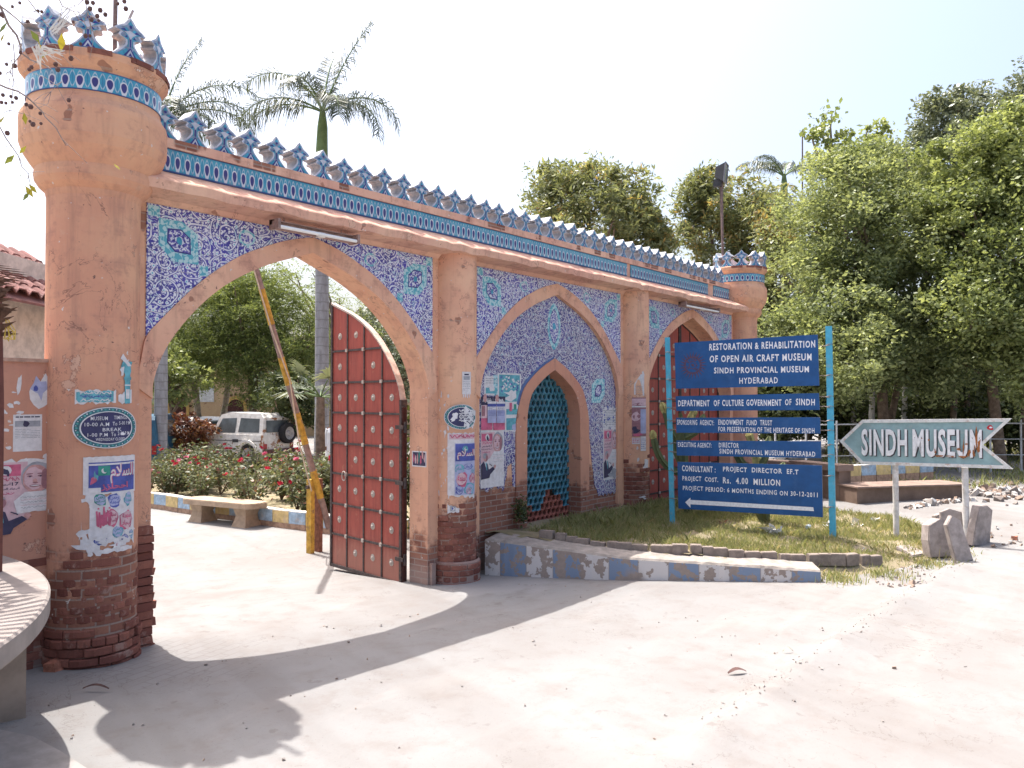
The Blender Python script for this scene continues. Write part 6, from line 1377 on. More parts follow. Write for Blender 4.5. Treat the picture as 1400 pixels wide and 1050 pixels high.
# ------------------------------------------------------------------ cream building behind the trees inside
M_CREAM = plaster('cream_render', -3, .4, base=(.45, .33, .19), low=(.42, .3, .17), seed=4); M_YTRIM = flatmat('ochre_trim', (.42, .27, .09), .85, .1, .15, 6); M_BROWND = flatmat('dark_brown_door', (.06, .022, .018), .7, .2, .3, 6)
bo = atd(330, 575, 44); o = thing('cream_building', (bo[0], bo[1], g1(bo[0], bo[1])), 'cream building with arched brown doors edged in ochre teeth behind the trees', 'building', None, math.atan2(RT[1], RT[0]))
mb = MB(); mb.box(-11, 9, 0, 8, -1, 5.2); mb.build('wall', M_CREAM, o, False)
mb = MB(); mb.box(-11.2, 9.2, -.2, 8.2, 5.2, 5.5); mb.box(-11.1, 9.1, -.1, 8, 4.6, 4.75); mb.build('roof', flatmat('cream_parapet', (.42, .32, .2)), o, False)
for px in (-6.0, -3.45, -.3, 2.6, 5.4):
    mb = MB(); P = [(px-.45, -.5), (px+.45, -.5)]+[(px+.45*math.cos(t), 1.55+.5*math.sin(t)) for t in np.linspace(0, math.pi, 12)]; mb.prism(P, lambda a, b, dd: (a, dd, b), -.03, .02); dr = mb.build('door', M_BROWND, o, False)
    mb = MB(); Q = [(px+.62*math.cos(t), 1.55+.68*math.sin(t)) for t in np.linspace(0, math.pi, 12)]; mb.strip([(px+.45*math.cos(t), 1.55+.5*math.sin(t)) for t in np.linspace(0, math.pi, 12)], Q, -.06, 0, 0, lambda a, b, dd: (a, dd, b))
    for s in (-1, 1): mb.box(px+s*.535-.085, px+s*.535+.085, -.06, 0, -.5, 1.55)
    mb.build('frame', M_YTRIM, dr, False)
    mb = MB()
    for k in range(9):
        t = math.pi*(k+.5)/9; mb.obox((px+.7*math.cos(t), -.065, 1.55+.76*math.sin(t)), (.06, 0, 0), (0, .02, 0), (0, 0, .06))
    for s in (-1, 1):
        for k in range(5): mb.box(px+s*.68-.05, px+s*.68+.05, -.085, 0, -.1+.32*k, .06+.32*k)
    mb.build('toothed_edge', M_BROWND, dr, False)
for px in (-4.7, -1.9, 1.2): mb = MB(); mb.box(px-.4, px+.4, -.04, 0, 1.9, 3.0); mb.build('window', flatmat('pale_shutter', (.5, .5, .48)), o, False)
# ------------------------------------------------------------------ tiled hut, pale building at the left edge
M_RTILE = flatmat('red_clay_tile', (.2, .1, .09), .85, .15, .25, 6, dirt=((.4, .3, .29), .5))
o = thing('tiled_roof_hut', (-3.0, 4.0, 0), 'hut with a steep roof of curved red clay tiles at the left edge', 'hut'); D_ = 9.5
def hp(px, py, dd=0): return atd(px, py, D_+dd)
mb = MB(); nb = F0
mb.obox((hp(-130, 520)+nb*1.2), RT*.85, nb*1.0, (0, 0, 1.6)); mb.build('wall', flatmat('hut_cream_wall', (.55, .5, .44)), o)
roof = MB(); base = hp(12, 402); slope = (hp(-100, 318)-base); 
for r in range(7):
    for c in range(9):
        q = base+slope*(r/6.0)*.9+F0*(c*.26)+np.array([0, 0, .0]); sl_ = slope/np.linalg.norm(slope)
        P = [q+F0*.13*math.cos(t)+np.array([0, 0, .07*math.sin(t)+.035*(1)]) for t in np.linspace(0, math.pi, 7)]
        for a, b in zip(P[:-1], P[1:]): roof.face([a, b, b+sl_*.27+np.array([0, 0, -.02]), a+sl_*.27+np.array([0, 0, -.02])], 0, None, True)
        roof.tube([P[0], P[2], P[4], P[6]], .012, 5)
roof.obox(base+slope*.45+F0*1.0-np.array([0, 0, .03]), slope*.5, F0*1.25, (0, 0, .015))
roof.build('roof', M_RTILE, o)
o = thing('pale_building', tuple(atd(60, 560, 24)*np.array([1, 1, 0])), 'pale grey and beige building behind the left boundary wall', 'building'); 
def slabp(px0, py0, px1, py1, D, name, m, th_=2.0):
    a, b = atd(px0, py1, D), atd(px1, py1, D); zt = atd(px0, py0, D)[2]; mb = MB(); c = (a+b)/2+F0*th_/2; mb.obox((c[0], c[1], (zt+a[2])/2), (b-a)/2*np.array([1, 1, 0]), F0*th_/2, (0, 0, (zt-a[2])/2)); mb.build(name, m, o)
slabp(-60, 382, 110, 418, 25, 'upper_wall', flatmat('pale_grey_wall', (.3, .3, .31))); slabp(-60, 410, 49, 441, 23, 'balcony', flatmat('off_white_balcony', (.4, .37, .36))); slabp(44, 412, 62, 440, 24, 'window', flatmat('dark_recess', (.05, .04, .04)), .3); slabp(-60, 436, 112, 620, 22, 'lower_wall', flatmat('beige_wall', (.27, .235, .2))); slabp(-60, 398, 42, 412, 23.5, 'parapet', flatmat('white_parapet', (.7, .66, .66)), .5)
# ------------------------------------------------------------------ person in white beyond the roses
pc = atd(457, 600, 22.5); M_KURTA = flatmat('white_cotton', (.7, .7, .72), .9, .15, .06, 6); M_SKINP = flatmat('brown_skin', (.22, .11, .07), .6, .3, .1, 20); M_HAIR = flatmat('black_hair', (.02, .016, .015), .6, .3)
def skin(name, J, E, Rd, mat, parent=None, lvl=2):
    me = bpy.data.meshes.new(name); me.from_pydata(J, E, []); ob = bpy.data.objects.new(name, me); COL.objects.link(ob); m = ob.modifiers.new('s', 'SKIN'); m.use_smooth_shade = True
    for vtx, r in zip(me.skin_vertices[0].data, Rd): vtx.radius = (r, r) if not isinstance(r, tuple) else r
    me.skin_vertices[0].data[0].use_root = True; sb = ob.modifiers.new('d', 'SUBSURF'); sb.levels = sb.render_levels = lvl
    out = bpy.data.meshes.new_from_object(ob.evaluated_get(bpy.context.evaluated_depsgraph_get())); out.materials.clear(); out.materials.append(mat); bpy.data.objects.remove(ob); out.name = name
    for pl in out.polygons: pl.use_smooth = True
    return out
pz = g1(pc[0], pc[1])+.0
J = [(0, 0, .95), (0, 0, 1.15), (0, 0, 1.38), (0, 0, 1.47), (0, .02, 1.56), (0, .03, 1.66), (.17, 0, 1.40), (.23, -.02, 1.12), (.22, .06, .88), (.22, .08, .8), (-.17, 0, 1.40), (-.23, .03, 1.12), (-.23, .0, .87), (-.23, 0, .79), (.1, 0, .88), (.11, .03, .5), (.11, -.02, .1), (.12, .12, .04), (-.1, 0, .88), (-.11, -.06, .5), (-.11, -.16, .12), (-.12, -.06, .05)]
E_ = [(0, 1), (1, 2), (2, 3), (3, 4), (4, 5), (2, 6), (6, 7), (7, 8), (8, 9), (2, 10), (10, 11), (11, 12), (12, 13), (0, 14), (14, 15), (15, 16), (16, 17), (0, 18), (18, 19), (19, 20), (20, 21)]
Rd = [(.15, .11), (.15, .11), (.14, .1), .055, .085, .09, .06, .048, .036, .04, .06, .048, .036, .04, .09, .065, .045, .04, .09, .065, .045, .04]
pr = thing('person', (pc[0], pc[1], pz), 'person in a long white tunic standing beyond the roses, half hidden by the door leaf', 'person', None, 2.2)
link('body', skin('body', J, E_, Rd, M_SKINP), pr, False)
mb = MB(); prof = [(.07, 1.45), (.16, 1.41), (.2, 1.3), (.19, 1.1), (.215, .85), (.25, .5), (.255, .42), (.24, .42)]
n = 20
for (r0, z0), (r1, z1) in zip(prof[:-1], prof[1:]):
    for k in range(n):
        a, b = 2*math.pi*k/n, 2*math.pi*(k+1)/n; fl_ = lambda r, t, z: ((r+.012*math.sin(5*t+z*3)*(z < 1.0))*1.1*math.cos(t), (r+.012*math.sin(5*t+z*3)*(z < 1.0))*.75*math.sin(t), z); mb.face([fl_(r0, a, z0), fl_(r0, b, z0), fl_(r1, b, z1), fl_(r1, a, z1)], 0, None, True)
for P in ([(.16, 0, 1.39), (.235, -.02, 1.12), (.225, .06, .9)], [(-.16, 0, 1.39), (-.235, .03, 1.12), (-.235, 0, .9)]): mb.tube(P, [.085, .07, .065], 12)
for s, y in ((1, .0), (-1, -.09)): mb.tube([(s*.1, y*.2, .7), (s*.11, y*.6, .45), (s*.115, y*1.3, .14)], [.11, .1, .085], 12)
mb.build('tunic', M_KURTA, pr, False)
mb = MB(); mb.lathe([(.0001, 1.79), (.06, 1.775), (.095, 1.72), (.098, 1.66), (.085, 1.6), (.06, 1.57)], (0, .01), 14, 0, 0, 2*math.pi, True); mb.build('hair', M_HAIR, pr, False)
# ------------------------------------------------------------------ trees
M_BARK = flatmat('grey_brown_bark', (.2, .15, .115), .95, .1, .35, 9); M_BARKL = flatmat('pale_bark', (.3, .25, .2), .95, .1, .3, 8); M_LIME = flatmat('limewashed_trunk', (.6, .58, .56), .9, .1, .15, 6)
L_NEEM = leafmat('bright_small_leaf', (.085, .12, .05), (.44, .49, .25), .5, .5, .35)
L_FIG = leafmat('mid_green_leaf', (.09, .125, .045), (.38, .43, .18), .48, .4, .45)
L_DARK = leafmat('dark_grey_green_leaf', (.11, .135, .09), (.3, .33, .2), .25, .4, .45)
L_MANGO = leafmat('long_olive_leaf', (.12, .145, .07), (.36, .38, .19), .45, .4, .45, ((.38, .27, .1), .88))
L_FEATH = leafmat('feathery_leaf', (.085, .12, .04), (.29, .34, .12), .48, .55, .3)
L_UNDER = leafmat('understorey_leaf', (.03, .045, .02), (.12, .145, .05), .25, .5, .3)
def limb(mb, a, b, r0, r1, r, sag=.12, n=5):
    a, b = np.array(a, float), np.array(b, float); L = np.linalg.norm(b-a); P = []
    o1 = r.normal(0, sag*L*.5, 3)
    for i in range(n+1):
        t = i/n; P.append(a+(b-a)*t+o1*math.sin(math.pi*t)+np.array([0, 0, sag*L*.5*math.sin(math.pi*t)]))
    mb.tube(P, list(np.linspace(r0, r1, n+1)), 7)
    return P
def tree(name, base, crowns, trunks, label, mat, bark, leaf=.1, nclump=60, per=300, asp=.45, droop=.3, seed=1, clump=.42, group=None, feather=False, cat='tree', limbs=10):
    """crowns: list of (centre, radii); trunks: list of (foot offset, top point, foot radius)"""
    r = np.random.default_rng(seed); base = np.array(base, float); o = thing(name, tuple(base), label, cat, group)
    vol = np.array([c[1][0]*c[1][1]*c[1][2] for c in crowns])**.67; cnt = np.maximum(3, (nclump*vol/vol.sum()).astype(int)); CC = []
    for (c, R_), k in zip(crowns, cnt):
        d = r.normal(0, 1, (k, 3)); d /= np.linalg.norm(d, axis=1)[:, None]; rad = r.uniform(.35, 1.0, k)**.5*(1+r.normal(0, .08, k)); CC.append(np.array(c)+d*rad[:, None]*np.array(R_))
    CC = np.concatenate(CC); CC = CC[CC[:, 2] > base[2]+.2]
    tb = MB(); forks = []
    for off, top, fr_ in trunks:
        f = base+np.array(off); top = np.array(top, float); P = limb(tb, f-np.array([0, 0, .15]), top, fr_, fr_*.6, r, .05, 7); forks.append((P, fr_))
        tb.lathe([(fr_*1.5, -.15), (fr_*1.15, .12), (fr_*1.0, .3)], (f[0], f[1]), 9) if 0 else None
    link('trunk', tb.data('trunk', bark), o)
    lb = MB(); sel = r.permutation(len(CC))[:limbs]
    for i in sel:
        P, fr_ = forks[int(np.argmin([np.linalg.norm(f[0][-1][:2]-CC[i][:2]) for f in forks]))]; q = P[int(r.integers(4, 8))]; limb(lb, q, CC[i], fr_*.45, .02, r)
    link('limbs', lb.data('limbs', bark), o)
    SPR = []                                            # loose sprigs that stand out of the crown and break its outline
    for (c, R_), k in zip(crowns, cnt):
        m_ = int(k*.55); d = r.normal(0, 1, (m_, 3)); d[:, 2] += .25; d /= np.linalg.norm(d, axis=1)[:, None]; SPR.append(np.array(c)+d*r.uniform(.98, 1.22, m_)[:, None]*np.array(R_))
    SPR = np.concatenate(SPR); SPR = SPR[SPR[:, 2] > base[2]+.4]
    LP = []; tints = []
    for ci_, c in enumerate(np.concatenate([CC, SPR])):
        s = clump*r.uniform(.5, 1.5); k = int(per*r.uniform(.5, 1.4))
        if ci_ >= len(CC): s *= .55; k = max(8, int(k*.22))
        tb_ = r.uniform(0, .6)
        if feather:     # sprays: leaflets in rows along drooping stalks
            ns = max(3, k//22)
            for j in range(ns):
                a = r.normal(0, 1, 3); a[2] = a[2]*.4-.15; a /= np.linalg.norm(a); st = c+r.normal(0, s*.45, 3); t = np.linspace(0, 1, 11); Q = st+a*t[:, None]*.55+np.array([0, 0, -.22])*(t**2)[:, None]; sd = np.cross(a, (0, 0, 1)); sd /= np.linalg.norm(sd)+1e-9
                for s2 in (-1, 1): LP.append(Q+sd*s2*.07+r.normal(0, .012, Q.shape))
                tints.append(np.clip(tb_+r.uniform(0, .45, 22), 0, 1))
        else:
            d = r.normal(0, 1, (k, 3)); d /= np.linalg.norm(d, axis=1)[:, None]; LP.append(c+d*(r.uniform(.1, 1, k)**.55)[:, None]*s*np.array([1, 1, .8])); tints.append(np.clip(tb_+r.uniform(0, .55, k), 0, 1))
    LP = np.concatenate(LP); tints = np.concatenate(tints)
    V = leafquads(LP, leaf, r, asp, droop)
    me = npmesh('crown', V, 4, mat, tints[:len(LP)]); link('crown', me, o)
    return o
def E3(x, y, D, rx, ry, rd=None):
    """a crown lobe seen at a pixel, at a distance, with its real radii"""
    c = atd(x, y, D); k = D/FPX; return (tuple(c), (rx*k, (rd or rx)*k, ry*k))
def foot(x, y, D): q = atd(x, y, D); return (q[0], q[1], g1(q[0], q[1]))
# behind the wall: two long-leaved trees
tree('mango_tree', foot(812, 560, 27), [E3(812, 300, 27, 80, 62), E3(760, 268, 27, 40, 40), E3(865, 280, 27, 34, 42), E3(815, 245, 27, 36, 26), E3(870, 330, 27, 46, 40), E3(905, 335, 27, 25, 30)], [((0, 0, 0), atd(812, 380, 27), .22)], 'long-leaved olive tree rising behind the middle of the gateway', L_MANGO, M_BARK, .19, 190, 140, .28, .5, 21, .5, 'trees')
tree('mango_tree', foot(985, 560, 29), [E3(985, 320, 29, 55, 80), E3(955, 290, 29, 28, 45), E3(965, 262, 29, 24, 28), E3(1030, 330, 29, 50, 70), E3(1010, 420, 29, 60, 60), E3(1035, 275, 29, 28, 30), E3(1070, 380, 27, 50, 90), E3(1050, 460, 27, 45, 60), E3(1075, 310, 28, 35, 50)], [((0, 0, 0), atd(990, 400, 29), .25)], 'long-leaved tree directly behind the right tower and floodlight', L_MANGO, M_BARK, .19, 330, 150, .28, .5, 22, .5, 'trees')
# the big light green mass on the right
tree('leafy_tree', foot(1212, 565, 23), [E3(1160, 330, 23, 100, 100), E3(1135, 300, 23, 55, 75), E3(1235, 340, 22.5, 90, 110), E3(1165, 440, 22, 105, 70), E3(1255, 450, 22, 85, 65), E3(1128, 400, 22.5, 50, 70), E3(1150, 240, 23, 48, 40), E3(1215, 235, 23, 40, 45), E3(1165, 495, 21.5, 110, 45), E3(1260, 505, 21.5, 80, 40), E3(1115, 485, 22, 40, 45)], [((0, 0, 0), atd(1205, 400, 23), .17), ((.3, .2, 0), atd(1265, 380, 23), .11)], 'large bright green tree with small leaves filling the right behind the signs', L_NEEM, M_BARK, .105, 350, 350, .5, .2, 23, .6, 'trees', limbs=60)
tree('peepul_tree', foot(1175, 560, 26), [E3(1120, 165, 26, 18, 14), E3(1140, 190, 26, 22, 16), E3(1195, 168, 26, 14, 20), E3(1178, 205, 26, 40, 22), E3(1112, 185, 26, 14, 7), E3(1160, 225, 26, 55, 25), E3(1205, 190, 26, 12, 30)], [((0, 0, 0), atd(1170, 240, 26), .16)], 'thin-crowned broad-leaved tree poking above the bright green mass', L_FIG, M_BARKL, .15, 60, 42, .65, .5, 24, .36, 'trees', limbs=26)
tree('dark_tree', foot(1330, 540, 38), [E3(1300, 160, 38, 32, 34), E3(1275, 180, 38, 24, 50), E3(1335, 140, 38, 22, 28), E3(1300, 230, 38, 60, 60), E3(1250, 215, 38, 34, 34), E3(1395, 130, 38, 26, 40), E3(1390, 190, 38, 40, 60), E3(1340, 260, 38, 80, 60), E3(1230, 250, 38, 30, 35)], [((0, 0, 0), atd(1330, 300, 38), .35)], 'tall dark grey-green tree standing at the back on the right', L_DARK, M_BARK, .19, 210, 190, .5, .3, 25, .7, 'trees')
tree('leafy_tree', foot(1370, 555, 21), [E3(1345, 240, 21, 75, 70), E3(1390, 200, 21, 55, 55), E3(1330, 330, 20.5, 70, 80), E3(1400, 330, 20, 70, 90), E3(1330, 430, 20, 75, 60), E3(1405, 440, 19.5, 60, 60), E3(1300, 290, 21, 40, 50), E3(1420, 520, 19.5, 50, 40)], [((0, 0, 0), atd(1340, 350, 21), .15), ((.6, -.5, 0), atd(1400, 300, 20.5), .12)], 'dense green tree at the right edge of the scene', L_FIG, M_BARK, .105, 250, 350, .55, .25, 26, .58, 'trees', limbs=44)
tree('leafy_tree', foot(1500, 560, 27), [E3(1490, 330, 27, 80, 110), E3(1540, 400, 27, 80, 90), E3(1470, 460, 27, 60, 60)], [((0, 0, 0), atd(1500, 380, 27), .18)], 'broad tree just beyond the right edge of the scene', L_FIG, M_BARK, .13, 110, 260, .55, .25, 27, .6, 'trees', limbs=14)
# dark understorey and thin stems below them
rr = random.Random(8)
for k, (x, y, D, rx, ry) in enumerate(((1075, 520, 25, 45, 60), (1150, 545, 27, 60, 45), (1290, 540, 24, 60, 45), (1380, 545, 25, 55, 45), (1225, 545, 29, 60, 50), (1110, 560, 28, 45, 40), (1340, 520, 28, 70, 60), (1430, 520, 27, 60, 80), (1060, 560, 24, 40, 36), (1180, 568, 25.5, 60, 30), (1260, 566, 26.5, 60, 34), (1330, 568, 25, 50, 30), (1400, 575, 24, 50, 34), (1120, 540, 30, 70, 50), (1440, 560, 24, 40, 50))):
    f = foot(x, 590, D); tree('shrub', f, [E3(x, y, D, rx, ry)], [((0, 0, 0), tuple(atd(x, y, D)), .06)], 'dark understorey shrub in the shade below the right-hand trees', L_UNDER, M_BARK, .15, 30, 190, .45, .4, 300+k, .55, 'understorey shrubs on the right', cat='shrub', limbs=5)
for k, (x, D, lean) in enumerate(((1190, 23.5, 3), (1215, 26, -2), (1234, 24, 4), (1253, 25, -3), (1165, 25, 4), (1105, 26, -5), (1300, 23, 6), (1325, 24, -4))):
    f = np.array(foot(x, 600, D)); t1 = atd(x+lean, 520, D); t2 = atd(x+lean*3, 430, D); lime = k in (0, 2, 3, 4)
    o = thing('slim_tree', tuple(f), ('slim trunk painted white at the foot below the right-hand trees' if lime else 'slim bare brown trunk below the right-hand trees'), 'tree', 'whitewashed slim trunks' if lime else 'bare slim trunks')
    mb = MB(); mb.tube([f-np.array([0, 0, .1]), (f+t1)/2, t1], [.1, .085, .08], 8); mb.build('trunk', M_LIME if lime else M_BARK, o); mb = MB(); mb.tube([t1, (t1+t2)/2+np.array([.05, 0, 0]), t2], [.078, .06, .04], 8); mb.build('upper_trunk', M_BARK, o)
# far off: woods that close the view
r = np.random.default_rng(77); C = []
for k in range(150):
    t = k/149; ang = math.radians(-22+150*t); D = 62+r.uniform(-5, 8); c = np.array([D*math.cos(ang), D*math.sin(ang), 0]); h = r.uniform(3.5, 6.5); q = r.normal(0, 1, (420, 3)); q /= np.linalg.norm(q, axis=1)[:, None]; C.append(c+np.array([0, 0, h*.5])+q*(r.uniform(.5, 1, 420)[:, None])*np.array([2.4, 2.4, h*.55]))
C = np.concatenate(C); C = C[C[:, 2] > 0]
tag(link('far_woods', npmesh('far_woods', leafquads(C, .5, r, .6, .2), 4, L_DARK, r.random(len(C)))), 'far line of dark trees closing the view', 'woods', kind='stuff')
# ---- trees inside the gate
tree('feathery_tree', foot(275, 600, 31), [E3(262, 455, 31, 62, 55), E3(230, 470, 31, 40, 55), E3(245, 500, 30, 45, 40), E3(285, 385, 31, 45, 35), E3(215, 430, 31, 30, 40), E3(330, 430, 31, 62, 55), E3(300, 400, 31, 40, 30), E3(290, 490, 30.5, 60, 35)], [((0, 0, 0), atd(262, 490, 31), .16), ((.5, .1, 0), atd(310, 470, 31), .14)], 'feathery green tree with forked trunks at the left inside the arch', L_FEATH, M_BARKL, .09, 190, 460, .32, .5, 31, .6, 'trees', True)
tree('feathery_tree', foot(345, 600, 30), [E3(345, 440, 30, 62, 62), E3(395, 470, 30, 50, 45), E3(365, 395, 30, 40, 28), E3(318, 470, 30, 40, 45), E3(375, 520, 29.5, 55, 30), E3(405, 440, 30, 36, 40), E3(335, 395, 30, 40, 30), E3(420, 500, 30, 40, 35)], [((0, 0, 0), atd(330, 450, 30), .17), ((.55, 0, 0), atd(385, 470, 30), .15), ((.3, .1, 0), atd(360, 480, 30), .12)], 'feathery green tree with several stems behind the white off-road car', L_FEATH, M_BARK, .09, 190, 460, .32, .5, 32, .6, 'trees', True)
tree('feathery_tree', foot(470, 600, 36), [E3(410, 385, 36, 38, 22), E3(430, 420, 36, 34, 28), E3(385, 378, 36, 20, 14), E3(470, 440, 36, 50, 40)], [((0, 0, 0), atd(455, 450, 36), .18)], 'open feathery branches against the sky beside the palm trunk', L_FEATH, M_BARK, .09, 40, 200, .32, .5, 33, .6, 'trees', True, limbs=24)
tree('broad_leaf_tree', foot(230, 600, 28), [E3(225, 525, 28, 32, 30), E3(255, 520, 28, 25, 28), E3(215, 490, 28, 20, 25)], [((0, 0, 0), atd(235, 540, 28), .08)], 'small broad-leaved tree in front of the cream building at the arch left side', L_FIG, M_BARK, .15, 34, 90, .5, .4, 34, .45, 'trees')
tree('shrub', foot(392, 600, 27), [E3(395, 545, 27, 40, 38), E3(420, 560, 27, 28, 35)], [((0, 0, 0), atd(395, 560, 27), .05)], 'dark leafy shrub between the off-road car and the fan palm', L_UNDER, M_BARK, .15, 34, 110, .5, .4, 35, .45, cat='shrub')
for k, (x, D) in enumerate(((140, 40), (480, 42), (540, 40), (600, 42), (60, 45))):
    tree('leafy_tree', foot(x, 590, D), [E3(x, 480, D, 60, 70), E3(x+30, 510, D, 50, 60)], [((0, 0, 0), atd(x, 500, D), .2)], 'background tree hidden mostly behind the gateway wall', L_DARK, M_BARK, .2, 40, 160, .5, .4, 60+k, .8, 'background trees behind the wall')
# red-leaved croton and clipped palm tuft
M_CROTON = leafmat('croton_leaf', (.1, .02, .028), (.2, .1, .035), .3, .4, .4); f = foot(258, 605, 26)
tree('croton_shrub', f, [E3(258, 590, 26, 22, 24), E3(280, 592, 26, 16, 18)], [((0, 0, 0), atd(258, 592, 26), .03)], 'red and yellow leaved croton shrub in front of the silver car', M_CROTON, M_BARK, .15, 26, 70, .45, .2, 41, .3, cat='shrub', limbs=4)
# behind the pierced screen
tree('shrub', (7.2, 2.2, g1(7.2, 2.2)), [((7.2, 2.2, 1.2), (1.3, .8, 1.2))], [((0, 0, 0), (7.2, 2.2, 1.0), .05)], 'shrub behind the middle bay of the gateway', L_UNDER, M_BARK, .12, 30, 120, .5, .3, 44, .4, cat='shrub')
# ------------------------------------------------------------------ palms
M_FROND = leafmat('palm_frond', (.05, .07, .042), (.13, .15, .095), .25, .4, .5); M_SHAFT = flatmat('green_crownshaft', (.14, .2, .08), .6, .3, .2, 5); M_FROND_G = leafmat('greyish_fan_palm', (.12, .15, .09), (.26, .28, .19), .25, .4, .5)
def palm_trunk():
    n = N('ringed_palm_trunk', .9, .15); x, y, z = n.xyz(n.pos()); f = n.noise(n.vm('MULTIPLY', n.pos(), (3, 3, 1)), 3, 5, .6)
    rg = n.ss(n.ma('ABSOLUTE', n.ma('SUBTRACT', n.ma('FRACT', n.ma('ADD', n.ma('MULTIPLY', z, 4), n.ma('MULTIPLY', f, .4))), .5)), .4, .48); c = n.mix(n.ss(f, .3, .7), (.34, .34, .35), (.24, .23, .235)); c = n.mix(n.ma('MULTIPLY', rg, .5), c, (.15, .14, .14)); n.col(c); return n.m
M_PTRUNK = palm_trunk()
def frond(base, az, el, L, r, w_=.42, bend=1.1, nl=46, lw=.022, flat_=.35):
    """stalk arching over, long leaflets hanging on both sides"""
    P = []; q = np.array(base, float); e = el; n = 14
    for i in range(n+1):
        P.append(q.copy()); q = q+np.array([math.cos(az)*math.cos(e), math.sin(az)*math.cos(e), math.sin(e)])*L/n; e -= bend/n*(.5+i/n)
    P = np.array(P); V = []
    for k in range(nl):
        t = .16+.84*(k/nl); f = t*n; i = min(n-1, int(f)); c = P[i]+(P[i+1]-P[i])*(f-i); a = P[i+1]-P[i]; a /= np.linalg.norm(a); sd = np.cross(a, (0, 0, 1)); sd /= np.linalg.norm(sd)+1e-9; up = np.cross(sd, a)
        ln = w_*(.55+.6*math.sin(math.pi*min(1, t*.95))**.7)*(1-.45*t)
        for s in (-1, 1):
            d = sd*s*.85+a*.5+up*r.uniform(-.25, flat_)+r.normal(0, .08, 3); d /= np.linalg.norm(d); m = c+d*ln*.5+np.array([0, 0, -.05*ln]); tip = c+d*ln*.78+np.array([0, 0, -.6*ln*r.uniform(.6, 1.2)]); ww = np.cross(d, up); ww = ww/(np.linalg.norm(ww)+1e-9)*lw
            V += [c-ww*.6, c+ww*.6, m+ww, m-ww, m-ww, m+ww, tip+ww*.15, tip-ww*.15]
    return P, np.array(V)
def palm(x, ytop, D, shaft, fr, label, seed, rtr=.19, lf=.85):
    r = np.random.default_rng(seed); top = atd(x, ytop, D); f = (top[0], top[1], g1(top[0], top[1])); o = thing('royal_palm', f, label, 'palm tree', 'palms')
    mb = MB(); mb.tube([(f[0], f[1], f[2]-.2), (f[0]+.03, f[1], f[2]+2), (f[0], f[1]+.03, top[2]-shaft)], [rtr*1.15, rtr*1.05, rtr*.9], 16); mb.build('trunk', M_PTRUNK, o)
    mb = MB(); mb.tube([(f[0], f[1]+.03, top[2]-shaft), (f[0], f[1], top[2]-shaft*.4), top], [rtr*.9, rtr*.75, .07], 14); mb.build('crown_shaft', M_SHAFT, o)
    for az, el, L, bend in fr:
        P, V = frond(top-np.array([0, 0, .1]), az, el, L, r, lf, bend, 66, .014); me = npmesh('frond', V, 4, M_FROND, np.repeat(r.uniform(0, 1), len(V)//4)*.5+r.random(len(V)//4)*.5); q = link('frond', me, o)
        mb = MB(); mb.tube(P, list(np.linspace(.035, .006, len(P))), 5); link('stalk', mb.data('stalk', M_SHAFT), q, False)
RA = math.atan2(RT[1], RT[0]); fa = lambda deg: RA+math.radians(deg)         # 0 = to the right in the photograph, 90 = away
palm(441, 148, 23, 1.35, [(fa(0), .6, 2.9, 2.5), (fa(-20), .35, 2.5, 2.3), (fa(180), .55, 2.9, 2.0), (fa(170), 1.1, 3.0, 2.0), (fa(200), .25, 2.6, 1.8), (fa(80), 1.35, 2.6, .7), (fa(10), 1.22, 3.1, .35), (fa(250), .9, 2.2, 2.4), (fa(300), .5, 2.0, 2.4)], 'tall royal palm, pale grey trunk seen through the arch, crown above the wall', 71, .195)
palm(222, 160, 24, 1.3, [(fa(0), .6, 3.4, 1.9), (fa(-20), .2, 3.0, 1.7), (fa(10), .95, 3.2, 1.7), (fa(20), 1.35, 2.9, .5), (fa(-8), .35, 3.3, 1.5), (fa(180), .6, 2.3, 2.0), (fa(100), .9, 2.3, 1.8), (fa(-60), .6, 2.2, 1.9), (fa(220), .9, 2.2, 1.8), (fa(30), .1, 2.4, 1.4), (fa(-40), .0, 2.2, 1.3)], 'royal palm whose crown shows beside the left tower', 72, .18)
palm(1072, 238, 34, 1.2, [(fa(180), .6, 2.2, 1.8), (fa(160), .9, 2.3, 1.8), (fa(20), .8, 2.3, 2.0), (fa(60), 1.0, 2.2, 1.6), (fa(210), .9, 2.0, 1.7), (fa(110), 1.0, 2.2, 1.5), (fa(-30), .6, 2.1, 2.0)], 'small palm crown peeping over the trees right of the floodlight', 73, .19, .5)
a = np.array(foot(1097, 560, 33)); b = atd(1097, 178, 33); mb = MB(); mb.tube([a, b], [.05, .03], 8); tag(mb.build('thin_mast', M_PIPE), 'thin distant mast above the trees beside the small palm', 'mast')
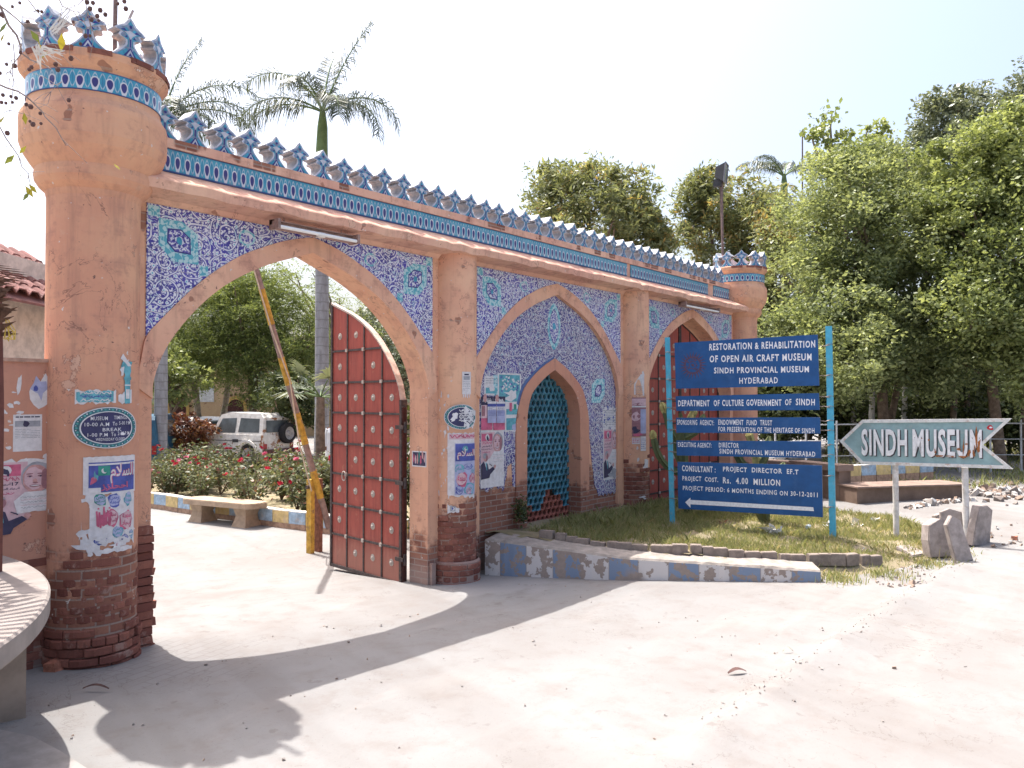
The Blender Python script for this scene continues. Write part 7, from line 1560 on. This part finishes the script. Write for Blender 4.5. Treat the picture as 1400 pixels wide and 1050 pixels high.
# fan palm by the trunk, and the clipped one behind the jeep
def fanpalm(f, h, n, Rf, label, seed, mat, spread=1.0):
    r = np.random.default_rng(seed); o = thing('fan_palm', f, label, 'palm tree'); top = np.array(f)+np.array([0, 0, h]); mb = MB(); mb.tube([np.array(f)-np.array([0, 0, .1]), top], [.14, .1], 10); mb.build('trunk', M_BARK, o)
    for k in range(n):
        az = k*2.4+r.normal(0, .2); el = r.uniform(-.35, 1.2); L = Rf*r.uniform(.6, 1.0); d = np.array([math.cos(az)*math.cos(el), math.sin(az)*math.cos(el), math.sin(el)]); c = top+d*L; mb = MB(); mb.tube([top, top+d*L*.6+np.array([0, 0, .05]), c], [.018, .014, .01], 5)
        sd = np.cross(d, (0, 0, 1)); sd /= np.linalg.norm(sd)+1e-9; up = np.cross(sd, d); V = []
        for j in range(24):
            t = -1.9+3.8*j/23; e = d*math.cos(t)+sd*math.sin(t)+up*r.normal(.1, .06); ln = Rf*.62*(1-.16*abs(t))*spread; wv = np.cross(e, up); wv = wv/np.linalg.norm(wv)*.026; m = c+e*ln*.55; tip = c+e*ln+np.array([0, 0, -.25*ln]); V += [c, c+wv*.3, m+wv, m-wv, m-wv, m+wv, tip+wv*.15, tip-wv*.15]
        V = np.array(V); q = link('frond', npmesh('frond', V, 4, mat, r.uniform(0, 1)*.5+r.random(len(V)//4)*.5), o); link('stalk', mb.data('stalk', M_SHAFT), q, False)
fanpalm(foot(438, 600, 19.5), 2.35, 13, .95, 'grey-green fan palm beside the open door leaf', 81, M_FROND_G)
fanpalm(foot(310, 600, 27.5), .7, 12, .55, 'small fan palm tuft behind the bonnet of the white car', 82, L_FEATH)
# ------------------------------------------------------------------ cacti on the bed
M_CACTUS = leafmat('grey_green_cactus', (.13, .15, .07), (.22, .22, .1), .05, .7, .2); M_CACTUS_Y = flatmat('yellowed_cactus_tip', (.42, .36, .14), .8, .15, .3, 20)
def cactus(base, arms, label):
    o = thing('cactus', tuple(base), label, 'cactus')
    def rib(P, r0):
        mb = MB(); P = [np.array(p) for p in P]; n = len(P)
        rings = []
        for i, p in enumerate(P):
            t = P[min(i+1, n-1)]-P[max(0, i-1)]; t /= np.linalg.norm(t); a = np.cross(t, (.3, .9, .1)); a /= np.linalg.norm(a); b = np.cross(t, a); rr_ = r0*(.85 if i == 0 else .35 if i == n-1 else 1+.12*(i % 2))
            rings.append([p+rr_*(1.25 if k % 2 == 0 else .72)*(math.cos(2*math.pi*k/10)*a+math.sin(2*math.pi*k/10)*b) for k in range(10)])
        for r0_, r1_ in zip(rings[:-1], rings[1:]):
            for k in range(10): mb.face([r0_[k], r0_[(k+1) % 10], r1_[(k+1) % 10], r1_[k]])
        mb.face(rings[-1]); return mb
    for P, r0, yel in arms: rib(P, r0).build('arm', M_CACTUS_Y if yel else M_CACTUS, o)
def curve(a, b, c, n=9): a, b, c = map(np.array, (a, b, c)); return [(1-t)**2*a+2*t*(1-t)*b+t*t*c for t in np.linspace(0, 1, n)]
Dc = 14.2; z0 = .24; P = lambda x, y, dd=0: atd(x, y, Dc+dd); b0 = onz(940, 706, z0); Dc = float((b0-EYE)@F0)
cactus(b0, [([b0, P(938, 670), P(934, 630), P(932, 600), P(930, 565)], .07, False), (curve(P(936, 648), P(895, 640), P(893, 592)), .045, False), (curve(P(893, 600), P(892, 594), P(892, 588), 4), .05, True), (curve(P(933, 610), P(915, 600), P(909, 555)), .05, False), (curve(P(909, 565), P(906, 555), P(904, 550), 4), .05, True), (curve(P(932, 585), P(945, 575), P(950, 558)), .05, True), (curve(P(932, 600), P(960, 590), P(962, 566)), .05, False), (curve(P(936, 640), P(925, 632), P(921, 600)), .04, False)], 'branching grey-green cactus with yellowed tips behind the left sign post')
b1 = atd(1045, 721, 12.75); b1[2] = float(bed_at(b1[0], b1[1])); Dc = float((b1-EYE)@F0)
cactus(b1, [([b1, P(1042, 700), P(1038, 670), P(1036, 640)], .085, False), (curve(P(1036, 645), P(1010, 640), P(1004, 612)), .05, False), (curve(P(1036, 640), P(1050, 625), P(1052, 596)), .05, False), (curve(P(1036, 640), P(1030, 610), P(1022, 590)), .05, True), (curve(P(1038, 655), P(1070, 650), P(1072, 632)), .045, False)], 'thick-stemmed cactus hidden behind the middle of the blue notice')
# dark weed at the foot of the pierced screen
q = onwall(713, 700, -.06); r = np.random.default_rng(5); C = q+r.normal(0, 1, (420, 3))*np.array([.07, .04, .1]); tag(link('wall_weed', npmesh('wall_weed', leafquads(C, .045, r, .5, .0), 4, L_UNDER, r.random(420))), 'dark weed growing from the wall at the left foot of the pierced screen', 'weed')
# tall grass and weeds at the end of the kerb wall and by the slabs
def tuft(name, u, v, z, n, h, label, seed, spread=.12):
    r = np.random.default_rng(seed); U = u+r.normal(0, spread, n); V = v+r.normal(0, spread, n); return tag(link(name, blades(name, U, V, np.full(n, z), r.gamma(6, h/6, n), None, M_GRASS, seed, .006)), label, 'grass tuft', kind='stuff')
for k, (u, v, n, h, s) in enumerate(((7.05, -4.12, 300, .085, .14), (7.6, -4.5, 300, .07, .2), (8.5, -4.85, 320, .07, .2), (9.15, -5.0, 240, .075, .14))):
    tuft('grass_tuft', u, v, g1(u, v)+.01, n, h, ('dry grass tuft growing round the end of the painted kerb wall', 'straggling grass at the bed edge just right of the kerb wall', 'straggling grass at the bed edge below the arrow sign', 'grass tuft at the foot of the leaning slabs')[k], 90+k, s)
# ------------------------------------------------------------------ right-hand side: low walls, rail fence, verge and rubble
M_LOWW = flatmat('earth_brown_wall', (.19, .135, .105), .95, .1, .22, 3); M_LOWTOP = flatmat('rounded_wall_cap', (.24, .175, .145), .95, .1, .15, 4); M_RUBBRICK = bricks('rough_block'); 
def lowwall(pts, h, th_, name, label, m=M_LOWW, cap=.12):
    o = thing(name, (pts[0][0], pts[0][1], 0), label, 'wall'); mb = MB(); cp = MB()
    for (a, b), (c, e) in zip(pts[:-1], pts[1:]):
        L = math.dist((a, b), (c, e)); t = np.array([(c-a)/L, (e-b)/L, 0]); nn = np.array([-t[1], t[0], 0]); z = min(g1(a, b), g1(c, e)); m_ = np.array([(a+c)/2, (b+e)/2, 0])
        mb.obox(m_+np.array([0, 0, z+h/2-.15]), t*L/2, nn*th_/2, (0, 0, h/2+.15)); cp.obox(m_+np.array([0, 0, z+h+cap/2+.001]), t*(L/2+.02), nn*(th_/2+.06), (0, 0, cap/2))
    mb.build('wall_body', m, o); cp.build('coping', M_LOWTOP, o); return o
lowwall([(14.1, -.1), (13.9, -1.2), (13.3, -2.35)], .58, .3, 'low_wall', 'low earth-brown wall with a rounded cap running forward from the right tower')
a = onz(1156, 682, .26); b = onz(1305, 676, .28); lowwall([(a[0], a[1]), (b[0], b[1])], .30, .7, 'block_wall', 'low rough block wall on the far side of the side road', M_LOWW, .03)
a = onz(1166, 672, .3)+F0*.9; b = onz(1292, 664, .3)+F0*.9; s = 0; t = (b-a)/np.linalg.norm(b-a); L = np.linalg.norm(b-a); i = 0
while s < L:
    q = a+t*s; o = link('kerb_stone', KM[i % 2]); o.location = (q[0], q[1], .42); o.rotation_euler.z = math.atan2(t[1], t[0]); tag(o, '%s kerb stone on top of the block wall across the side road' % ('faded blue' if i % 2 == 0 else 'faded yellow'), 'kerb stone', '%s kerb stones on the block wall' % ('blue' if i % 2 == 0 else 'yellow')); s += .45; i += 1
# post and rail fence in front of the trees
fo = thing('rail_fence', tuple(foot(1200, 620, 20)), 'thin white post and wire rail fence before the right-hand trees', 'fence'); M_FENCE = flatmat('pale_fence_paint', (.5, .5, .5), .7)
for x in range(1060, 1460, 42):
    q = np.array(foot(x, 610, 20.5)); mb = MB(); mb.tube([q-np.array([0, 0, .1]), q+np.array([0, 0, 1.35])], .025, 6); mb.build('post', M_FENCE, fo)
for z, r_ in ((.45, .012), (.85, .012), (1.25, .018)):
    mb = MB(); mb.tube([np.array(foot(x, 610, 20.5))+np.array([0, 0, z]) for x in range(1050, 1470, 42)], r_, 5); mb.build('rail', M_FENCE, fo)
# verge of grass and rubble
VG = [tuple(onz(x, y, .3)[:2]) for x, y in ((1120, 655), (1300, 672), (1420, 660), (1500, 640), (1500, 590), (1300, 605), (1130, 610))]
u, v = scatter(70000, VG, 6, lambda u, v: np.clip(vnoise(u, v, 1.1, 8)*2.2-.75, 0, 1)); tag(link('verge_grass', blades('verge_grass', u, v, gz(u, v), np.random.default_rng(4).gamma(6, .02, len(u)), None, M_GRASS, 14, .009)), 'rough grass on the verge across the side road', 'grass', kind='stuff')
def rubble(name, cx, cy, n, sx, sy, label, mats, seed, s0=.02, s1=.07, pts=None):
    r = np.random.default_rng(seed); mb = MB()
    for k in range(n):
        if pts is not None: q = pts[k % len(pts)]+r.normal(0, .05, 2)
        else: q = np.array([cx+r.normal(0, sx), cy+r.normal(0, sy)])
        s = r.uniform(s0, s1)*(1 if r.random() < .85 else 1.7); A_ = r.normal(0, 1, 3); A_ /= np.linalg.norm(A_); B_ = np.cross(A_, r.normal(0, 1, 3)); B_ /= np.linalg.norm(B_); C_ = np.cross(A_, B_); c = np.array([q[0], q[1], g1(q[0], q[1])+s*.35])
        mb.obox(c, A_*s*r.uniform(.6, 1), B_*s*r.uniform(.4, .9), C_*s*r.uniform(.2, .8), int(r.integers(len(mats))), s*.18)
    return tag(mb.build(name, mats), label, 'rubble', kind='stuff')
RM = [flatmat('pale_rubble', (.3, .27, .25)), flatmat('brick_rubble', (.26, .19, .15)), flatmat('grey_rubble', (.2, .17, .155)), flatmat('white_scrap', (.42, .41, .4))]
a = onz(1365, 672, .3); rubble('rubble_heap', a[0], a[1], 150, .8, .5, 'heap of pale broken rubble on the verge at the far right', RM, 4, .02, .065)
a = onz(1240, 690, .28); b = onz(1330, 680, .3); rubble('rubble_strip', 0, 0, 120, 0, 0, 'strip of scattered rubble along the far kerb of the side road', RM, 5, .015, .06, [a[:2]+(b-a)[:2]*t for t in np.linspace(0, 1, 60)])
a = onz(1385, 735, .16); rubble('rubble_scatter', a[0], a[1], 45, .45, .3, 'scattered chips and scraps beside the leaning slabs', RM, 6, .01, .035)
r = np.random.default_rng(31); pts = np.c_[r.uniform(7, 9.6, 60), r.uniform(-5.1, -4.5, 60)]; rubble('gravel_scatter', 0, 0, 130, 0, 0, 'dry crumbs and chips along the frayed bed edge', RM[:3], 7, .006, .02, pts)
pts = np.c_[r.uniform(-.9, 5, 90), r.uniform(-6, -.6, 90)]; rubble('road_grit', 0, 0, 120, 0, 0, 'small grit scattered on the concrete forecourt', RM[:3], 8, .003, .011, pts)
r = np.random.default_rng(41); pts = np.concatenate([np.array(a)+(np.array(b)-np.array(a))*r.random((60, 1))+r.normal(0, .1, (60, 2)) for a, b in zip(RIDGE[:-1], RIDGE[1:])]); rubble('ridge_grit', 0, 0, 200, 0, 0, 'line of grey grit along the worn ridge in the forecourt', [RM[2], RM[0]], 9, .002, .0065, pts)
# small countable litter
def bit(name, px, py, z, mb_fn, label, cat, mat):
    q = onz(px, py, z); mb = MB(); mb_fn(mb); o = link(name, mb.data(name, mat)); o.location = (q[0], q[1], z); return tag(o, label, cat)
def leaflet(L, W_): 
    def f(mb):
        for i in range(6):
            t0, t1 = i/6, (i+1)/6; w0, w1 = (W_*math.sin(math.pi*(.05+.9*t))**.8 for t in (t0, t1)); z0_, z1_ = (.012+.03*math.sin(math.pi*t) for t in (t0, t1)); mb.face([(L*t0, -w0, z0_), (L*t1, -w1, z1_), (L*t1, w1, z1_+.008), (L*t0, w0, z0_+.008)])
    return f
M_DRY = flatmat('dry_brown_leaf', (.09, .05, .045), .8, .2, .3, 20)
o = bit('dry_leaf', 995, 923, g1(*onz(995, 923, 0)[:2]), leaflet(.17, .022), 'dark curled dry leaf alone on the forecourt below the blue notice', 'leaf', M_DRY); o.rotation_euler.z = -.6
o = bit('dry_leaf', 1070, 893, g1(*onz(1070, 893, 0)[:2]), leaflet(.1, .01), 'small grey-green dry leaf on the forecourt farther back', 'leaf', flatmat('grey_green_dry_leaf', (.3, .3, .24))); o.rotation_euler.z = -.7
o = bit('dry_stick', 113, 944, 0, leaflet(.2, .012), 'flat dark stick lying near the left tower', 'stick', M_DRY); o.rotation_euler.z = -.9
def brickf(mb): mb.obox((0, 0, .035), (.055, .0, 0), (0, .05, 0), (0, 0, .045), 0, .008)
bit('brick_fragment', 73, 918, -.02, brickf, 'broken red brick lying at the foot of the left tower', 'brick', flatmat('loose_brick', (.36, .15, .1), .95, .1, .3, 20)).rotation_euler.z = .5
def crumple(s, n=26, seed=1):
    def f(mb):
        r = np.random.default_rng(seed)
        for k in range(n): c = r.normal(0, s*.45, 3)*np.array([1.3, .8, .25])+np.array([0, 0, s*.3]); a = r.normal(0, s*.45, 3); b = r.normal(0, s*.45, 3); mb.face([c, c+a, c+a*.6+b, c+b])
    return f
WHP = flatmat('white_plastic_scrap', (.72, .72, .72), .5, .3, .06)
bit('plastic_scrap', 1058, 731, float(bed_at(*onz(1058, 731, .2)[:2])), crumple(.14, 30, 2), 'crumpled white plastic scrap on the grass under the blue notice', 'litter', WHP)
bit('paper_scrap', 988, 716, float(bed_at(*onz(988, 716, .22)[:2])), crumple(.06, 14, 3), 'reddish-brown scrap on the grass under the blue notice', 'litter', flatmat('reddish_scrap', (.4, .22, .16)))
bit('plastic_bottle', 1106, 724, float(bed_at(*onz(1106, 724, .2)[:2])), lambda mb: (mb.tube([(-.09, 0, .04), (.06, .02, .04)], .035, 10), mb.tube([(.06, .02, .04), (.1, .025, .04)], [.03, .014], 10)), 'clear bluish plastic bottle lying in the grass by the right sign post', 'bottle', flatmat('bluish_plastic', (.55, .65, .75), .25, .5, .05))
for k, (x, y, s) in enumerate(((1130, 720, .09), (1172, 718, .09), (1195, 712, .05), (1160, 745, .05), (1180, 752, .035), (1135, 748, .04), (1205, 725, .04))):
    q = onz(x, y, .2); bit('paper_scrap', x, y, float(bed_at(q[0], q[1])), crumple(s, 14, 20+k), 'small pale paper scrap in the grass between the two signs', 'litter', WHP)['group'] = 'paper scraps in the grass'
q = onz(1272, 748, .12); bit('orange_scrap', 1272, 748, .14, crumple(.1, 26, 5), 'bright orange cloth scrap at the foot of the squat slab', 'litter', flatmat('orange_cloth', (.6, .15, .06)))
q = onz(1390, 742, .17); bit('brick_fragment', 1387, 739, g1(q[0], q[1]), brickf, 'small red brick fragment on the road at the far right', 'brick', flatmat('loose_brick_right', (.42, .18, .12), .95)).scale = (.8, .8, .8)
q = onz(1283, 688, .27); bit('stone', 1283, 688, g1(q[0], q[1]), brickf, 'lone brown stone on the side road behind the arrow sign', 'stone', flatmat('brown_stone', (.32, .22, .17), .95)).scale = (.9, .9, .8)
# ------------------------------------------------------------------ overhanging twigs with berries at the upper left
M_TWIG = flatmat('grey_twig', (.3, .24, .22), .9, .1, .25, 30); M_BERRY = flatmat('dark_dried_berry', (.11, .06, .055), .7, .25, .3, 40)
br = thing('berry_branch', tuple(atd(-120, 60, 5.0)), 'bare twigs with dried berries and few leaves hanging over the upper left corner', 'branch'); mb = MB(); r = np.random.default_rng(12); TW = []
def twig(pts, r0, D):
    P = [atd(x, y, D+.05*i) for i, (x, y) in enumerate(pts)]; Q = []
    for a, b in zip(P[:-1], P[1:]): Q += [a, (a+b)/2+r.normal(0, .012, 3)]
    Q.append(P[-1]); mb.tube(Q, list(np.linspace(r0, r0*.4, len(Q))), 6); TW.append(Q)
twig([(-120, 60), (-40, -20), (0, 8), (12, 35), (28, 62), (42, 82), (70, 95)], .011, 5.0); twig([(0, 8), (22, 25), (38, 40), (60, 52), (75, 62)], .005, 5.0); twig([(-60, 100), (0, 116), (25, 125), (45, 140), (62, 160), (85, 190), (92, 198)], .007, 5.1); twig([(-60, 140), (0, 174), (16, 200), (30, 228), (42, 255)], .005, 5.0); twig([(70, -20), (85, 8), (100, 15), (115, 30), (130, 45)], .004, 5.0); twig([(110, -40), (120, 20), (128, 45)], .004, 5.1); twig([(20, -30), (50, 15), (60, 30), (95, 62), (95, 75)], .004, 4.9); twig([(28, 62), (20, 85), (8, 100)], .004, 5.0); twig([(18, 60), (17, 95), (17, 130), (8, 170)], .003, 5.0); twig([(45, 140), (70, 125), (85, 112)], .002, 5.0); twig([(150, -40), (120, -5), (108, 20)], .004, 5.0)
for Q in list(TW):
    for k in range(5):
        i = int(r.integers(1, len(Q))); a = np.array(Q[i]); b = a+RT*r.normal(0, .1)+UPV*r.normal(-.05, .09)+F0*r.normal(0, .06); mb.tube([a, (a+b)/2+r.normal(0, .012, 3), b], [.0022, .0018, .0012], 4)
mb.build('twigs', M_TWIG, br)
bm_ = MB(); bm_.lathe([(.0001, -.012), (.008, -.01), (.0125, 0), (.009, .01), (.0001, .013)], (0, 0), 8, 0, 0, 2*math.pi, True); BER = bm_.data('berry', M_BERRY); BP = [(27, 4), (57, 16), (52, 15), (17, 9), (2, 20), (4, 22), (38, 30), (12, 60), (28, 72), (97, 80), (20, 90), (9, 88), (0, 100), (40, 95), (43, 92), (76, 88), (79, 95), (4, 130), (8, 141), (2, 140), (17, 140), (22, 134), (15, 132), (36, 143), (42, 146), (55, 155), (41, 166), (45, 170), (56, 169), (10, 182), (119, 3), (127, 4), (123, 12), (137, 14), (133, 22), (125, 27), (144, 20), (135, 28), (117, 49), (123, 49), (110, 60), (94, 137), (170, 2), (172, 12), (100, 30), (161, 5)]
for x, y in BP:
    q = atd(x, y, 5.0+r.uniform(-.1, .15)); o = link('berry', BER, br, False); o.location = Vector(q)-br.location; s = r.uniform(.75, 1.3); o.scale = (s, s, s)
M_YLEAF = leafmat('yellowing_leaf', (.16, .2, .05), (.45, .36, .04), .4)
LPp = [(4, 38, .05), (3, 52, .035), (84, 58, .06), (60, 75, .035), (34, 162, .04), (1, 165, .04), (31, 205, .035), (13, 218, .045), (28, 240, .045), (45, 258, .04), (40, 262, .045), (36, 268, .04), (55, 65, .05), (48, 50, .05), (160, 228, .03)]
V = []
for x, y, s in LPp:
    c = atd(x, y, 5.0); a = RT*r.normal(0, .7)-UPV*.9; a /= np.linalg.norm(a); t = np.cross(a, F0+r.normal(0, .5, 3)); t /= np.linalg.norm(t); V += [c-a*s, c+t*s*.38, c+a*s, c-t*s*.38]
link('leaves', npmesh('leaves', np.array(V), 4, M_YLEAF, r.random(len(V)//4)), br)
# pale husks tangled in the twigs
hv = []
for x0, y0, x1, y1 in ((75, 45, 98, 15), (48, 62, 55, 88), (58, 70, 85, 78)):
    for k in range(9):
        a = atd(x0+r.normal(0, 4), y0+r.normal(0, 4), 4.98); b = atd(x1+r.normal(0, 5), y1+r.normal(0, 5), 5.0); t = np.cross(b-a, F0); t = t/np.linalg.norm(t)*r.uniform(.004, .014); hv += [a, a+t, b+t*.4, b]
link('husk', npmesh('husk', np.array(hv), 4, flatmat('pale_silky_husk', (.62, .58, .52), .8)), br)
# ------------------------------------------------------------------ dry palm thatch at the left edge
M_THATCH = flatmat('dry_thatch', (.12, .07, .05), .9, .1, .4, 16); M_STRAW = flatmat('yellow_straw', (.55, .4, .08), .9, .1, .2, 16)
o = thing('thatch_screen', tuple(atd(-30, 560, 5.6)), 'dark dry palm thatch hanging from a post at the left edge', 'thatch'); mb = MB(); q0 = atd(-8, 400, 5.6); q1 = atd(-3, 560, 5.6); mb.tube([atd(-14, 380, 5.6), q0, q1, (q1[0], q1[1], 1.0)], [.035, .05, .04, .04], 8); mb.build('post', flatmat('dark_red_post', (.13, .05, .04), .8), o)
mb = MB()
for k in range(26):
    t = k/25; a = atd(-12+8*t, 385+75*t, 5.6); L = r.uniform(18, 34); b = atd(-12+8*t+L, 385+75*t+r.uniform(-8, 12)-8, 5.55+r.normal(0, .05)); c = np.cross(b-a, F0); c = c/np.linalg.norm(c)*.012; mb.face([a-c, a+c, (a+b)/2+c*1.2, b, (a+b)/2-c])
for ax_, ay_, az_, n_ in ((-1.95, -.55, 3.0, 19), (-2.05, -1.3, 3.05, 21)):     # two fans beyond the frame that shade the ledge
    for k in range(n_):
        t = -1.15+2.3*k/(n_-1); d_ = np.array([math.cos(t), math.sin(t), -.08]); a = np.array([ax_, ay_, az_]); b = a+d_*.95; c = np.array([-math.sin(t), math.cos(t), 0]); mb.face([a+d_*.15-c*.006, a+d_*.15+c*.006, b+c*.026, b+d_*.07, b-c*.026])
        if k: mb.face([a+d_*.50-c*.05, a+d_*.50+c*.02, a+d_*.56+c*.02, a+d_*.56-c*.05])
mb.build('leaf_strips', M_THATCH, o)
mb = MB()
for k in range(9): a = atd(10+r.uniform(-2, 3), 440+r.uniform(-6, 12), 5.55); b = atd(14+r.uniform(-10, 12), 455+r.uniform(-5, 12), 5.55); c = atd(12+r.uniform(-8, 12), 464, 5.55); mb.tube([a, b, c], .003, 4)
mb.build('straw', M_STRAW, o)
